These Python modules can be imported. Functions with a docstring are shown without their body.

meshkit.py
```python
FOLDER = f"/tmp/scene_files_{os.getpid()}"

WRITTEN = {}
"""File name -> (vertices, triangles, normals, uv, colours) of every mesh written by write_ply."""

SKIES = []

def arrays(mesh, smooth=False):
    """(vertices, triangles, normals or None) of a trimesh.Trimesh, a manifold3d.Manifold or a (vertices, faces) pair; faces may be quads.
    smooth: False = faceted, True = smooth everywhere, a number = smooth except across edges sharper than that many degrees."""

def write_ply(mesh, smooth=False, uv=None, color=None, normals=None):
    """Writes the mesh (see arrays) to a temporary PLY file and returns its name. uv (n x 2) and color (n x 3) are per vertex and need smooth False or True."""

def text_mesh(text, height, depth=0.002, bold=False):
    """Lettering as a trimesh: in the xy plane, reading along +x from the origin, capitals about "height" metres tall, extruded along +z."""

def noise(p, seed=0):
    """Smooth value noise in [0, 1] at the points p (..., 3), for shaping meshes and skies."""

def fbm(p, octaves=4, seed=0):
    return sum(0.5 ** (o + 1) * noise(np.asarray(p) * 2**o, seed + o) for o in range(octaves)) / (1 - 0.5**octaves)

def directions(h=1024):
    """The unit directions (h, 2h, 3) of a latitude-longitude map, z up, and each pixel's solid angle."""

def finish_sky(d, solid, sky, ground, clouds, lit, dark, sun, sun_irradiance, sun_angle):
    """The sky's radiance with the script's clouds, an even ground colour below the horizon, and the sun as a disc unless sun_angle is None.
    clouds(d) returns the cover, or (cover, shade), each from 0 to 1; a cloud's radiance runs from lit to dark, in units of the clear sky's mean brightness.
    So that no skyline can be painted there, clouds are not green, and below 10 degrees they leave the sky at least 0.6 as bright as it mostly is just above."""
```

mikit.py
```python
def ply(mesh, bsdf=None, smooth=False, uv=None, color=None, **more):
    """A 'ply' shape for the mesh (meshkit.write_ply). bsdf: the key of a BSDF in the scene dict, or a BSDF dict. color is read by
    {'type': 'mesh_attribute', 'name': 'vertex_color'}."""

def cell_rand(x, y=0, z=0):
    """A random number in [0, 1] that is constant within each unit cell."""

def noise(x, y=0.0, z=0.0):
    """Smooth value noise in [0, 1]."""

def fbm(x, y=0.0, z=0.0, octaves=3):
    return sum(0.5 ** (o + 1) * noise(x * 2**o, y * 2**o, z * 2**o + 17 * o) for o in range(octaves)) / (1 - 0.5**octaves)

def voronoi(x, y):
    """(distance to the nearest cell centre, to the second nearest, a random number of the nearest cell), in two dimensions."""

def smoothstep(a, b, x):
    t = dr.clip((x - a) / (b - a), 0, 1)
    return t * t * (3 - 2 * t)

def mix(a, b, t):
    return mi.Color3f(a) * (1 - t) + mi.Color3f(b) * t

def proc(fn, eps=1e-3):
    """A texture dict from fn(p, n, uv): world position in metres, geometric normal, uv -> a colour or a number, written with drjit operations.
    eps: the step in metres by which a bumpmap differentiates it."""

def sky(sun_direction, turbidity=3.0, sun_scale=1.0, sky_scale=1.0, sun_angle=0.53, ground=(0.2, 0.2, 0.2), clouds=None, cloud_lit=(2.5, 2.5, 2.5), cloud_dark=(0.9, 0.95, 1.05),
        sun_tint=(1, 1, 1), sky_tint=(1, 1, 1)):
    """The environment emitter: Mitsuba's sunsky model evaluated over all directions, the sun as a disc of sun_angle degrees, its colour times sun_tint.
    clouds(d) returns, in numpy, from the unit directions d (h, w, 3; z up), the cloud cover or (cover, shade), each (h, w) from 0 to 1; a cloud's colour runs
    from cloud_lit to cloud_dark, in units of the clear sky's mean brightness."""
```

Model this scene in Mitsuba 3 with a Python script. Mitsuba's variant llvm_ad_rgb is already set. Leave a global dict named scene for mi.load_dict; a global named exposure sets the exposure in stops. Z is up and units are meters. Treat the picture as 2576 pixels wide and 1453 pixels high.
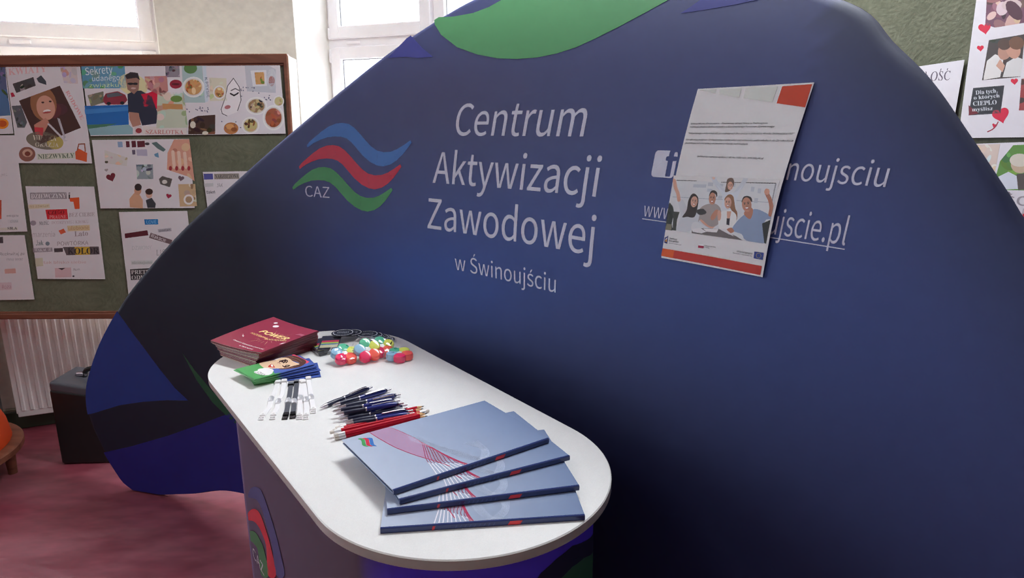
import math, random
import numpy as np
import trimesh, shapely
from shapely import affinity
from shapely.geometry import Polygon, LineString, Point, box as sbox
from shapely.ops import unary_union
import drjit as dr
import mitsuba as mi
import mikit, meshkit
from mikit import noise as tnoise, fbm as tfbm, smoothstep, mix, cell_rand

# ---------------------------------------------------------------- camera, sky, lamps, exposure
FPX, PITCH, ROLL = 1680.0, 0.2347, -0.0053          # focal length in pixels of the 2576 px wide frame
CAM = np.array([0.0, 0.0, 1.5])
_cp, _sp, _cr, _sr = math.cos(PITCH), math.sin(PITCH), math.cos(ROLL), math.sin(ROLL)
T = mi.ScalarTransform4f
scene, labels = {}, {}
scene['camera'] = {'type': 'perspective', 'fov': math.degrees(2 * math.atan(1288 / FPX)), 'fov_axis': 'x', 'near_clip': 0.02, 'far_clip': 200.0,
                   'to_world': T().look_at(origin=CAM.tolist(), target=(CAM + [0, _cp, -_sp]).tolist(), up=[-_sr, _cr * _sp, _cr * _cp])}
exposure = 3.0
SKY_SCALE = 19.0
scene['sky'] = mikit.sky([0.35, 0.75, 0.62], turbidity=4.0, sun_scale=0.0, sky_scale=SKY_SCALE, sun_angle=None, ground=(0.3, 0.3, 0.3),
                         clouds=lambda d: (np.ones(d.shape[:2]), 0.25 + 0.3 * meshkit.fbm(d * 3.0, 3)), cloud_lit=(1.16, 1.34, 1.5), cloud_dark=(0.88, 1.0, 1.12))
LAMPS = [  # centre x, y, half length, half width, turn, radiance
    (0.42, 2.02, 0.62, 0.15, -25.0, 6.2),
    (-1.9, 0.1, 0.62, 0.15, 18.0, 1.5),  # unseen lamp added as fill for the front of the scene
]
LAMP_TINT = (0.94, 1.0, 1.02)
CEIL = 3.05

# ---------------------------------------------------------------- helpers
def lin(c):
    c = np.asarray(c, float) / 255.0
    return np.where(c < 0.04045, c / 12.92, ((c + 0.055) / 1.055) ** 2.4)

def ray(px, py):
    x, y = (np.asarray(px, float) - 1288) / FPX, -(np.asarray(py, float) - 726.5) / FPX
    x, y = _cr * x - _sr * y, _sr * x + _cr * y
    return np.stack([x, _cp + y * _sp, -_sp + y * _cp], -1)

def on_plane(px, py, p0, n):
    """The point of a plane that stands at this pixel of the photograph."""
    d = ray(px, py)
    t = np.dot(np.asarray(p0, float) - CAM, n) / (d @ np.asarray(n, float))
    return CAM + d * np.asarray(t)[..., None]

def at(px, py, z=0.0):
    return on_plane(px, py, [0, 0, z], [0, 0, 1.0])

ORD = ['topmost', 'second', 'third', 'fourth', 'fifth', 'sixth', 'seventh', 'eighth', 'ninth', 'tenth', 'eleventh', 'twelfth', 'thirteenth', 'fourteenth', 'fifteenth', 'sixteenth', 'seventeenth', 'eighteenth', 'nineteenth', 'twentieth',
       'twenty-first', 'twenty-second', 'twenty-third', 'twenty-fourth']
_used = {}
def numbered(name):
    n = _used.get(name, -1) + 1
    _used[name] = n
    return name if n == 0 else f'{name}_{n:03d}'

def tag(key, label=None, cat=None, group=None, kind=None):
    d = labels.setdefault(key, {})
    for k, v in (('label', label), ('category', cat), ('group', group), ('kind', kind)):
        if v:
            d[k] = v
    return key

def thing(name, label, cat, group=None):
    return tag(numbered(name), label, cat, group)

def part(parent, name):
    return numbered(f'{parent}__{name}')

def put(key, mesh, mat, col=None, smooth=False, to_world=None, label=None, emit=None):
    """One entry of the scene. col: one sRGB colour or one per vertex (linear, n x 3)."""
    if isinstance(mesh, dict):
        d = dict(mesh)
    else:
        v, f, n = meshkit.arrays(mesh, smooth)
        c = None
        if col is not None:
            col = np.asarray(col, float)
            c = np.tile(lin(col), (len(v), 1)) if col.ndim == 1 else col
        path = meshkit.write_ply((v, f), False, None, c, normals=n)
        d = {'type': 'ply', 'filename': path, 'face_normals': n is None}
        if mat:
            d['bsdf'] = {'type': 'ref', 'id': mat}
    if emit is not None:
        d['emitter'] = {'type': 'area', 'radiance': {'type': 'rgb', 'value': list(emit)}}
    if to_world is not None:
        d['to_world'] = to_world
    scene[key] = d
    if label:
        tag(key, label)
    return key

def struct(name, mesh, mat, col=None, smooth=False):
    put(name, mesh, mat, col, smooth)
    return tag(name, kind='structure')

def frame3(o, x, y, z):
    m = np.eye(4)
    m[:3, 0], m[:3, 1], m[:3, 2], m[:3, 3] = x, y, z, o
    return m

def xf(m):
    return T(np.asarray(m, float).tolist())

def moved(mesh, m):
    mesh = mesh.copy()
    mesh.apply_transform(m)
    return mesh

def cat(ms):
    return trimesh.util.concatenate(ms)

def bx(x0, y0, z0, x1, y1, z1, ch=0.0):
    """A box between two corners; ch chamfers every edge."""
    x0, x1 = sorted((x0, x1)); y0, y1 = sorted((y0, y1)); z0, z1 = sorted((z0, z1))
    if ch <= 0:
        b = trimesh.creation.box([x1 - x0, y1 - y0, z1 - z0])
        b.apply_translation([(x0 + x1) / 2, (y0 + y1) / 2, (z0 + z1) / 2])
        return b
    pts = []
    for i in range(3):
        lo, hi = np.array([x0, y0, z0]) + ch, np.array([x1, y1, z1]) - ch
        lo[i] -= ch; hi[i] += ch
        for k in range(8):
            pts.append([(lo, hi)[k >> j & 1][j] for j in range(3)])
    return trimesh.convex.convex_hull(np.array(pts))

def lathe(prof, n=20, axis='z'):
    """A closed profile [(height, radius)] turned round an axis."""
    prof = np.asarray(prof, float)
    m = trimesh.creation.revolve(np.stack([prof[:, 1], prof[:, 0]], 1), sections=n)
    if axis == 'x':
        m.apply_transform(np.array([[0, 0, 1, 0], [1, 0, 0, 0], [0, 1, 0, 0], [0, 0, 0, 1.0]]))
    return m

def extrude(poly, h, z=0.0):
    gs = [g for g in getattr(poly, 'geoms', [poly]) if g.area > 0]
    m = cat([trimesh.creation.extrude_polygon(g, h, engine='earcut') for g in gs])
    m.apply_translation([0, 0, z])
    return m

def tube(points, r, n=8, closed=False):
    p = np.asarray(points, float)
    t = np.gradient(p, axis=0)
    t /= np.linalg.norm(t, axis=1, keepdims=True)
    a = np.cross(t, [0, 0, 1.0])
    bad = np.linalg.norm(a, axis=1) < 1e-3
    a[bad] = [1, 0, 0]
    a /= np.linalg.norm(a, axis=1, keepdims=True)
    b = np.cross(t, a)
    ang = np.arange(n) * 2 * np.pi / n
    r = np.broadcast_to(r, (len(p),))
    v = p[:, None] + r[:, None, None] * (np.cos(ang)[None, :, None] * a[:, None] + np.sin(ang)[None, :, None] * b[:, None])
    v = v.reshape(-1, 3)
    f = []
    for i in range(len(p) - 1):
        for j in range(n):
            q = [i * n + j, i * n + (j + 1) % n, (i + 1) * n + (j + 1) % n, (i + 1) * n + j]
            f += [[q[0], q[1], q[2]], [q[0], q[2], q[3]]]
    v = np.vstack([v, p[:1], p[-1:]])
    for j in range(n):
        f += [[len(v) - 2, (j + 1) % n, j], [len(v) - 1, (len(p) - 1) * n + j, (len(p) - 1) * n + (j + 1) % n]]
    m = trimesh.Trimesh(v, f, process=False)
    m.fix_normals()
    return m

def polys(g):
    if g.is_empty:
        return []
    if g.geom_type == 'Polygon':
        return [g]
    return [x for h in getattr(g, 'geoms', []) for x in polys(h)]

def flat(layers, to3, size=None):
    """Flat print: (shape, sRGB colour) from back to front in 2-D, cut so that none overlap, one sheet. to3 maps (n x 2) to points. Returns (mesh, colours)."""
    acc, V, F, C, n = None, [], [], [], 0
    for g, col in reversed(layers):
        if not g.is_valid:
            g = g.buffer(0)
        vis = g if acc is None else g.difference(acc)
        acc = g if acc is None else acc.union(g)
        for p in polys(vis):
            if p.area < 1e-10:
                continue
            v, f = trimesh.creation.triangulate_polygon(p, engine='earcut')
            if len(f) == 0:
                continue
            if size:
                v, f = trimesh.remesh.subdivide_to_size(np.column_stack([v, np.zeros(len(v))]), f, size, max_iter=12)
                v = v[:, :2]
            a = v[f]
            flip = np.cross(a[:, 1] - a[:, 0], a[:, 2] - a[:, 0]) < 0
            f = np.where(flip[:, None], f[:, ::-1], f)
            V.append(v); F.append(f + n); n += len(v)
            C.append(np.tile(lin(col), (len(v), 1)))
    if not V:
        return None
    v2 = np.vstack(V)
    return trimesh.Trimesh(to3(v2), np.vstack(F), process=False), np.vstack(C)

def put_flat(key, layers, to3, mat='print', size=None, label=None):
    r = flat(layers, to3, size)
    if r is None:
        return None
    return put(key, r[0], mat, r[1], label=label)

def spl(pts, n=8, closed=True):
    """A smooth curve (Catmull-Rom) through points."""
    p = np.asarray(pts, float)
    if not closed:
        p = np.vstack([2 * p[0] - p[1], p, 2 * p[-1] - p[-2]])
    k = len(p)
    out = []
    for i in range(k if closed else k - 3):
        a, b, c, d = (p[(i + j - 1) % k] for j in range(4)) if closed else (p[i + j] for j in range(4))
        for t in np.arange(n) / n:
            out.append(0.5 * ((2 * b) + (-a + c) * t + (2 * a - 5 * b + 4 * c - d) * t * t + (-a + 3 * b - 3 * c + d) * t ** 3))
    if not closed:
        out.append(p[-2])
    return np.array(out)

def sp(pts, n=6):
    return Polygon(spl(pts, n)).buffer(0)

def ell(cx, cy, rx, ry, rot=0, n=8):
    return affinity.rotate(affinity.scale(Point(cx, cy).buffer(1, quad_segs=n), rx, ry), rot, origin=(cx, cy))

def rect(x0, y0, x1, y1, rot=0):
    return affinity.rotate(sbox(min(x0, x1), min(y0, y1), max(x0, x1), max(y0, y1)), rot)

def heart(cx, cy, s, rot=0):
    t = np.linspace(0, 2 * np.pi, 40)[:-1]
    x = 16 * np.sin(t) ** 3
    y = 13 * np.cos(t) - 5 * np.cos(2 * t) - 2 * np.cos(3 * t) - np.cos(4 * t)
    return affinity.rotate(Polygon(np.stack([cx + x * s / 32, cy + y * s / 32], 1)), rot, origin=(cx, cy))

# letter outlines, 1000 units to the em: "character advance ring;ring" (b and i before a capital or small letter: bold and slanted book faces)
GLYPHS = {}
GLYPH_TEXT = r'''
A 608 254,732,5,1,97,1,169,225,434,225,505,1,601,0,602,6,355,731;300,656,305,656,411,298,191,299,247,474
B 658 101,732,101,1,334,0,391,3,471,21,519,43,553,69,582,104,602,146,612,201,610,249,604,271,590,306,574,329,554,349,524,369,463,391,464,395,501,413,526,435,545,459,559,489,569,536,569,569,565,601,550,639,530,666,499,692,464,710,421,722,344,732;193,659,356,657,396,650,436,632,462,606,477,569,477,516,462,479,446,461,429,448,401,435,374,428,326,423,194,423;193,349,321,350,376,347,426,337,471,317,502,286,515,261,519,241,521,216,517,181,502,144,489,127,466,108,439,93,406,83,344,75,194,75
C 638 356,744,289,732,229,707,176,670,130,619,96,559,73,494,61,421,58,344,68,259,88,189,118,129,159,77,209,35,269,6,329,-9,396,-12,459,-2,514,20,556,48,590,79,601,94,551,150,496,103,464,85,426,73,381,68,349,70,314,78,284,91,256,108,230,131,213,151,190,189,178,216,163,269,154,344,158,439,178,516,203,566,231,601,251,620,291,644,326,657,371,664,409,662,436,657,469,645,501,625,534,596,583,654,565,674,529,702,474,729,424,742
D 688 101,732,101,1,289,0,344,3,406,15,464,38,519,75,564,126,595,181,617,249,627,321,627,421,612,506,585,576,552,626,519,659,479,687,416,714,361,727,309,732;193,656,276,657,324,654,364,647,409,630,441,609,469,584,497,544,517,496,529,439,534,369,527,284,509,219,487,176,454,136,411,106,366,88,309,77,196,76,193,79
E 590 101,732,101,1,534,1,534,76,531,79,193,81,194,345,469,346,471,349,469,425,193,426,193,654,521,655,523,731
F 552 101,732,101,1,191,0,193,329,473,331,471,408,193,409,193,654,521,655,523,731
G 690 366,744,306,735,244,712,189,677,138,626,103,571,76,501,61,421,58,344,68,261,88,191,118,131,161,77,209,38,269,8,339,-9,409,-12,469,-4,524,13,574,39,614,71,615,379,374,379,376,303,530,301,530,111,489,86,429,70,364,70,316,80,271,101,234,130,203,169,178,219,163,269,154,336,156,419,171,494,190,541,205,566,225,591,256,620,299,645,336,657,384,664,426,662,454,657,489,644,521,625,554,597,604,654,579,680,556,697,499,727,439,742
I 292 101,732,101,1,191,0,193,731
J 535 346,732,345,206,342,169,330,126,316,105,296,86,269,73,241,69,191,73,161,85,129,112,101,150,36,104,58,69,94,33,129,11,169,-4,219,-12,261,-12,309,-2,344,13,378,39,402,69,422,109,432,144,439,216,439,731
K 645 101,732,101,1,193,1,193,231,319,381,538,1,641,1,378,454,606,731,501,732,194,365,193,731
L 542 101,732,101,1,514,1,514,76,511,79,193,81,193,731
M 812 101,732,101,1,184,1,184,414,174,622,376,73,434,73,437,76,631,616,636,621,625,431,625,1,711,1,711,731,600,731,463,349,410,189,406,188,212,731
N 722 101,732,101,1,188,1,187,431,179,613,261,461,526,1,621,0,622,731,534,731,534,351,538,236,547,121,544,120,464,269,196,730
O 742 344,744,279,732,216,705,166,667,125,619,93,559,73,499,61,426,58,346,68,261,86,196,118,129,155,79,206,35,259,8,324,-9,389,-12,454,-2,511,21,546,43,574,66,614,114,650,179,672,251,682,321,682,414,672,486,649,559,615,621,576,666,526,704,471,729,416,742;363,664,416,659,459,645,498,619,532,581,554,544,574,489,585,436,589,369,585,301,575,249,555,194,532,154,499,116,461,90,416,73,371,68,326,73,284,88,244,115,213,149,188,191,168,246,158,296,153,369,158,441,168,491,185,539,208,579,244,619,279,642,326,659
P 632 101,732,101,1,191,0,193,291,341,293,386,298,446,313,496,338,537,374,555,399,567,424,582,484,582,551,572,599,550,644,526,671,509,685,469,707,421,722,341,732;193,656,319,657,361,654,416,641,455,619,472,599,482,579,489,554,492,519,484,461,472,434,457,414,419,388,371,373,324,368,194,368
R 635 101,732,101,1,193,1,193,309,196,311,324,311,502,1,606,1,422,319,424,322,476,341,519,368,549,401,570,439,580,469,585,499,585,554,575,604,557,641,530,674,499,697,459,715,421,724,356,732;193,656,321,657,371,654,421,642,454,624,470,609,482,589,493,544,489,486,482,464,467,439,434,411,406,398,379,391,336,385,194,385
S 595 286,744,241,737,199,722,156,697,124,666,100,631,86,589,82,549,88,504,98,476,116,446,141,418,166,398,211,373,386,294,429,265,449,236,457,211,459,186,452,146,432,114,406,93,374,78,339,70,274,70,214,85,151,118,104,158,49,96,71,73,104,48,141,26,176,10,216,-2,254,-9,331,-12,389,-2,431,13,474,38,515,79,537,116,549,156,552,214,547,249,537,276,522,304,499,331,474,352,426,379,254,455,207,486,190,506,178,536,176,559,180,589,191,611,209,632,236,649,269,660,314,664,344,662,381,654,429,634,479,597,527,654,484,692,416,727,356,742
T 600 31,732,31,656,34,655,252,654,253,1,344,0,346,653,566,655,568,731
U 720 99,732,98,301,100,244,113,171,123,139,140,101,165,66,204,30,234,13,284,-4,336,-12,411,-9,464,3,506,23,549,57,580,99,602,149,617,209,624,301,624,731,535,731,535,276,527,211,514,169,494,131,459,95,416,76,361,68,306,76,269,93,235,124,210,169,198,211,190,271,190,731
V 575 4,732,3,726,235,1,341,0,575,731,480,731,309,149,295,101,289,94,99,729,96,732
W 878 26,731,180,1,291,1,439,608,442,604,478,436,588,1,700,1,850,731,763,731,685,341,645,99,641,96,636,106,584,341,485,731,399,731,298,334,247,99,244,96,121,731
Y 530 1,732,219,284,219,1,309,0,311,284,531,731,435,731,304,441,266,365,248,399,98,731
Z 602 86,732,86,655,436,654,50,56,50,1,556,1,554,79,165,81,550,676,551,731
a 562 271,557,226,550,174,534,116,507,86,489,83,484,119,425,176,457,234,477,281,482,306,479,331,472,355,456,377,426,387,396,392,346,279,327,211,309,156,287,114,260,83,226,63,181,60,121,71,76,93,39,116,18,141,3,181,-10,234,-12,289,0,336,23,399,65,409,0,481,0,482,359,477,406,467,444,439,496,414,522,399,532,366,547,336,554;314,272,392,281,390,131,334,88,279,65,244,62,219,63,189,72,169,87,158,101,150,119,148,159,156,189,177,216,206,237,254,257
b 618 94,797,92,1,164,0,173,54,176,57,234,15,289,-7,316,-12,346,-12,404,0,456,28,495,64,525,106,547,154,562,214,567,281,560,366,544,421,512,481,481,514,441,539,389,555,339,557,284,545,236,522,181,483,184,794,181,797;309,479,346,480,381,472,406,459,429,439,447,411,459,381,467,346,472,301,471,256,465,206,454,171,439,139,417,109,394,89,364,73,331,65,299,65,256,76,221,93,184,121,184,406,241,452,276,470
c 510 289,556,239,547,189,527,149,500,113,464,83,416,63,361,53,304,53,239,63,179,80,129,111,79,142,46,181,18,229,-2,281,-11,326,-12,369,-4,411,11,449,31,482,56,441,117,414,96,381,78,351,68,314,63,286,66,259,73,229,88,206,106,188,126,173,151,153,206,146,271,148,309,156,346,173,391,193,421,219,447,246,464,284,477,334,480,376,467,424,435,470,494,426,527,384,546,334,557
d 620 439,797,436,794,436,589,439,496,389,531,336,552,276,557,221,547,171,522,124,480,93,436,66,369,55,314,53,251,61,184,78,124,98,84,130,44,166,16,206,-2,239,-10,276,-12,331,-5,386,20,444,65,454,0,528,1,528,794,526,797;284,479,324,479,371,467,404,449,436,421,436,139,401,105,369,83,339,71,314,65,279,65,246,73,221,85,196,107,176,136,163,166,153,204,148,244,150,319,160,361,175,396,193,424,219,450,251,469
e 555 274,556,221,544,169,517,128,481,96,439,73,391,58,336,52,286,55,219,63,179,83,126,111,81,149,43,186,18,236,-2,291,-12,356,-9,424,8,488,41,489,44,459,101,456,102,399,73,341,61,289,63,241,78,207,101,173,141,151,194,142,249,506,250,512,301,507,366,497,409,480,451,457,486,429,514,406,530,366,547,319,557;283,484,326,482,351,475,374,462,394,444,412,416,422,391,430,356,431,315,141,316,148,354,158,384,173,414,188,434,206,452,229,467,259,479
f 325 239,806,206,800,174,785,146,760,128,734,116,701,108,659,107,544,33,536,34,469,107,466,109,0,198,1,198,466,311,468,313,471,311,542,198,544,200,664,208,691,216,706,230,721,244,729,264,735,289,734,336,721,355,791,291,807
g 565 251,556,196,544,146,517,106,476,80,426,73,394,71,364,78,314,93,276,105,256,142,216,100,171,88,146,82,121,83,96,90,69,104,47,130,24,131,19,96,-8,71,-39,56,-71,51,-106,55,-139,69,-169,89,-194,121,-217,161,-234,204,-245,251,-250,306,-249,361,-242,414,-227,471,-197,506,-167,529,-136,544,-101,550,-59,542,-14,529,11,509,32,489,45,456,57,384,67,234,68,191,77,174,89,163,104,159,126,163,151,176,174,194,191,231,178,256,173,314,176,351,185,384,200,426,235,450,266,462,294,469,321,473,361,470,396,462,421,447,451,430,471,539,473,540,541,351,543,296,557;254,489,286,490,304,487,329,478,349,464,367,444,377,426,389,379,390,349,385,321,367,284,336,253,311,241,289,235,246,238,209,256,178,289,168,311,161,339,161,389,168,416,180,441,211,472,229,482;185,-1,239,-7,374,-8,416,-16,439,-28,455,-49,460,-76,455,-104,442,-126,421,-147,389,-167,354,-179,306,-187,271,-187,229,-182,194,-172,166,-157,149,-141,136,-119,131,-94,133,-71,143,-46,161,-22
h 608 94,797,92,1,184,1,184,394,226,434,266,462,301,475,331,477,371,472,396,459,416,434,430,396,435,344,435,1,524,0,525,379,517,434,496,486,474,516,451,535,434,544,399,554,346,557,304,549,264,532,219,502,181,468,184,794,181,797
i 275 126,774,101,764,85,746,78,719,81,696,93,674,111,660,136,655,159,658,174,665,190,681,197,701,197,731,189,750,171,767,149,774;94,542,92,1,181,0,184,1,184,541
j 275 126,774,101,764,88,751,78,729,78,704,86,682,101,666,126,656,149,656,174,665,190,681,197,701,197,731,190,749,174,765,149,774;94,542,92,-94,82,-136,72,-151,59,-162,26,-170,-27,-161,-44,-226,-26,-234,14,-242,54,-242,84,-237,106,-229,131,-214,152,-191,165,-169,177,-134,182,-104,184,541
k 552 94,795,92,1,182,1,183,144,284,261,442,1,541,1,337,324,517,541,416,542,184,257,182,794
l 285 94,797,92,109,95,66,100,46,113,21,139,-2,176,-12,221,-10,240,-4,228,64,206,64,195,69,188,79,184,101,184,794,181,797
m 925 329,556,296,549,259,532,216,502,179,465,176,466,166,542,92,541,92,1,184,1,184,394,221,432,259,459,286,472,321,477,356,472,381,459,402,434,415,399,421,331,421,1,511,0,512,394,541,424,584,457,616,472,649,477,686,472,711,459,730,436,744,396,750,346,750,1,841,1,839,386,832,431,822,464,810,489,789,516,766,535,734,550,696,557,646,555,609,542,574,522,539,495,499,455,469,506,434,537,386,554
n 610 341,557,296,547,259,530,219,502,179,465,176,466,166,542,92,541,94,0,184,1,184,394,226,434,266,462,301,475,331,477,371,472,396,459,416,434,430,396,435,344,435,1,526,1,525,369,522,406,512,451,487,501,451,535,431,545,399,554
o 605 279,556,231,547,184,526,146,500,108,459,83,416,63,364,53,304,53,239,63,181,83,126,111,81,144,46,184,18,231,-2,279,-11,326,-11,376,-2,421,18,461,46,497,84,521,124,542,179,552,234,552,311,542,366,522,419,494,464,461,499,421,527,374,547,326,556;282,479,321,480,351,472,381,457,406,436,427,409,442,379,454,339,460,299,460,244,455,206,442,164,425,131,396,98,371,80,339,68,304,63,266,68,239,78,214,95,191,119,163,169,153,204,147,249,147,294,153,339,163,374,178,406,198,434,221,455,254,472
p 620 331,556,299,550,259,534,216,510,179,481,175,484,166,542,92,541,94,-230,184,-229,181,49,236,13,289,-7,341,-12,396,-2,441,18,471,40,495,64,526,109,549,161,565,236,567,281,565,329,552,399,527,459,496,500,474,520,446,537,421,547,389,555;309,479,346,480,381,472,406,459,429,439,447,411,459,381,467,346,472,301,471,256,465,206,454,171,439,139,417,109,394,89,364,73,331,65,299,65,256,76,221,93,184,121,184,406,246,455,276,470
r 388 316,556,281,547,244,525,208,489,176,445,167,541,92,541,94,0,184,1,184,349,208,399,242,441,281,467,319,475,373,469,390,544,364,555
s 468 224,556,184,550,149,537,116,517,91,491,75,466,65,436,62,404,65,371,83,331,101,310,126,290,166,268,284,220,321,194,332,181,342,161,344,144,340,116,329,96,304,74,276,63,236,58,191,63,151,76,114,96,76,123,33,64,74,33,146,1,191,-9,256,-12,301,-5,339,8,369,26,392,46,412,74,427,114,431,149,427,184,420,206,407,229,389,249,366,267,326,289,206,338,171,360,158,376,150,394,149,414,153,434,166,455,186,472,211,482,249,487,276,484,311,474,374,440,416,496,374,525,321,547,269,557
t 378 124,695,113,544,27,536,28,469,108,466,108,151,113,109,120,79,135,46,151,26,174,8,204,-5,241,-12,276,-12,311,-7,356,5,362,11,344,76,314,66,284,62,261,63,234,73,217,89,208,106,201,134,199,164,199,466,346,469,347,541,199,544,199,694
u 608 86,542,86,159,98,94,108,69,124,42,151,15,191,-5,231,-12,286,-9,321,1,359,20,391,45,431,85,440,1,516,1,516,541,425,541,425,159,386,115,349,86,314,71,279,67,244,70,214,85,193,111,180,151,176,211,176,541
v 520 14,542,208,1,316,1,508,541,418,541,316,236,267,79,261,74,108,541
w 802 29,542,179,0,285,1,370,324,397,446,401,448,518,1,630,1,775,541,688,541,574,78,568,89,448,541,359,541,236,78,233,79,230,89,202,226,120,541
y 520 14,542,230,-1,220,-41,199,-89,179,-119,164,-135,136,-152,109,-160,86,-159,56,-152,54,-154,38,-224,84,-235,136,-232,176,-219,216,-193,249,-156,282,-101,304,-46,508,541,418,541,321,241,277,89,274,87,109,540
z 475 66,542,66,471,69,468,320,466,38,54,35,49,35,1,446,1,444,74,152,76,437,494,437,541
0 555 256,744,204,732,164,709,123,669,98,629,75,571,58,494,51,414,51,324,58,244,71,181,93,116,120,69,159,28,194,5,241,-10,291,-12,336,-4,384,18,411,41,430,61,457,106,482,169,497,239,505,316,505,421,497,499,482,566,462,619,434,666,401,702,356,730,314,742;260,671,294,672,324,662,349,644,369,619,387,584,402,536,412,479,417,411,417,324,412,259,402,201,385,146,362,106,336,80,306,65,279,62,249,66,222,79,198,101,176,136,160,176,151,216,143,266,138,341,143,471,153,531,168,581,185,616,209,645,236,664
1 555 271,732,209,703,121,679,121,623,252,621,252,79,249,76,89,75,88,1,489,0,489,76,346,76,343,79,343,731
2 555 231,744,181,735,136,716,91,687,41,639,94,587,144,635,176,655,201,665,226,670,266,670,291,665,316,655,350,626,372,584,380,526,372,464,359,426,337,379,309,334,274,286,179,180,44,54,44,1,504,0,504,79,301,79,184,74,299,191,352,254,392,309,424,364,447,414,465,474,469,511,467,571,457,614,439,651,411,687,376,714,331,734,279,744
3 555 236,744,194,737,146,720,99,692,66,667,57,656,106,601,139,629,171,650,201,662,236,670,281,669,311,662,339,647,359,626,375,596,381,556,377,519,362,484,336,455,296,433,251,421,179,415,178,346,239,342,286,335,331,319,366,297,389,269,402,236,406,199,399,154,382,119,356,93,331,78,289,66,226,65,176,78,131,101,76,146,30,89,49,68,86,38,144,8,214,-9,286,-12,334,-5,379,11,414,30,447,59,472,91,489,131,497,169,498,214,487,264,472,294,454,318,431,339,409,355,374,372,346,380,344,384,386,405,411,423,437,449,459,486,470,519,474,561,470,604,457,641,426,685,404,704,379,719,349,732,306,742
4 555 326,732,21,264,20,204,339,202,340,1,424,0,426,201,524,203,524,274,426,276,426,731;340,631,345,631,340,519,340,276,116,276,281,524
5 555 111,732,86,391,134,360,194,392,239,402,291,400,334,385,370,356,394,316,407,269,407,206,397,164,374,122,341,90,301,71,251,63,219,66,184,73,129,98,74,143,28,84,91,33,124,16,166,0,214,-10,259,-12,301,-9,334,-2,371,13,411,38,447,74,472,111,490,154,500,199,502,246,495,309,477,359,452,399,424,427,381,452,331,467,281,472,234,467,209,460,174,444,171,446,190,651,191,655,464,655,466,731
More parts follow.
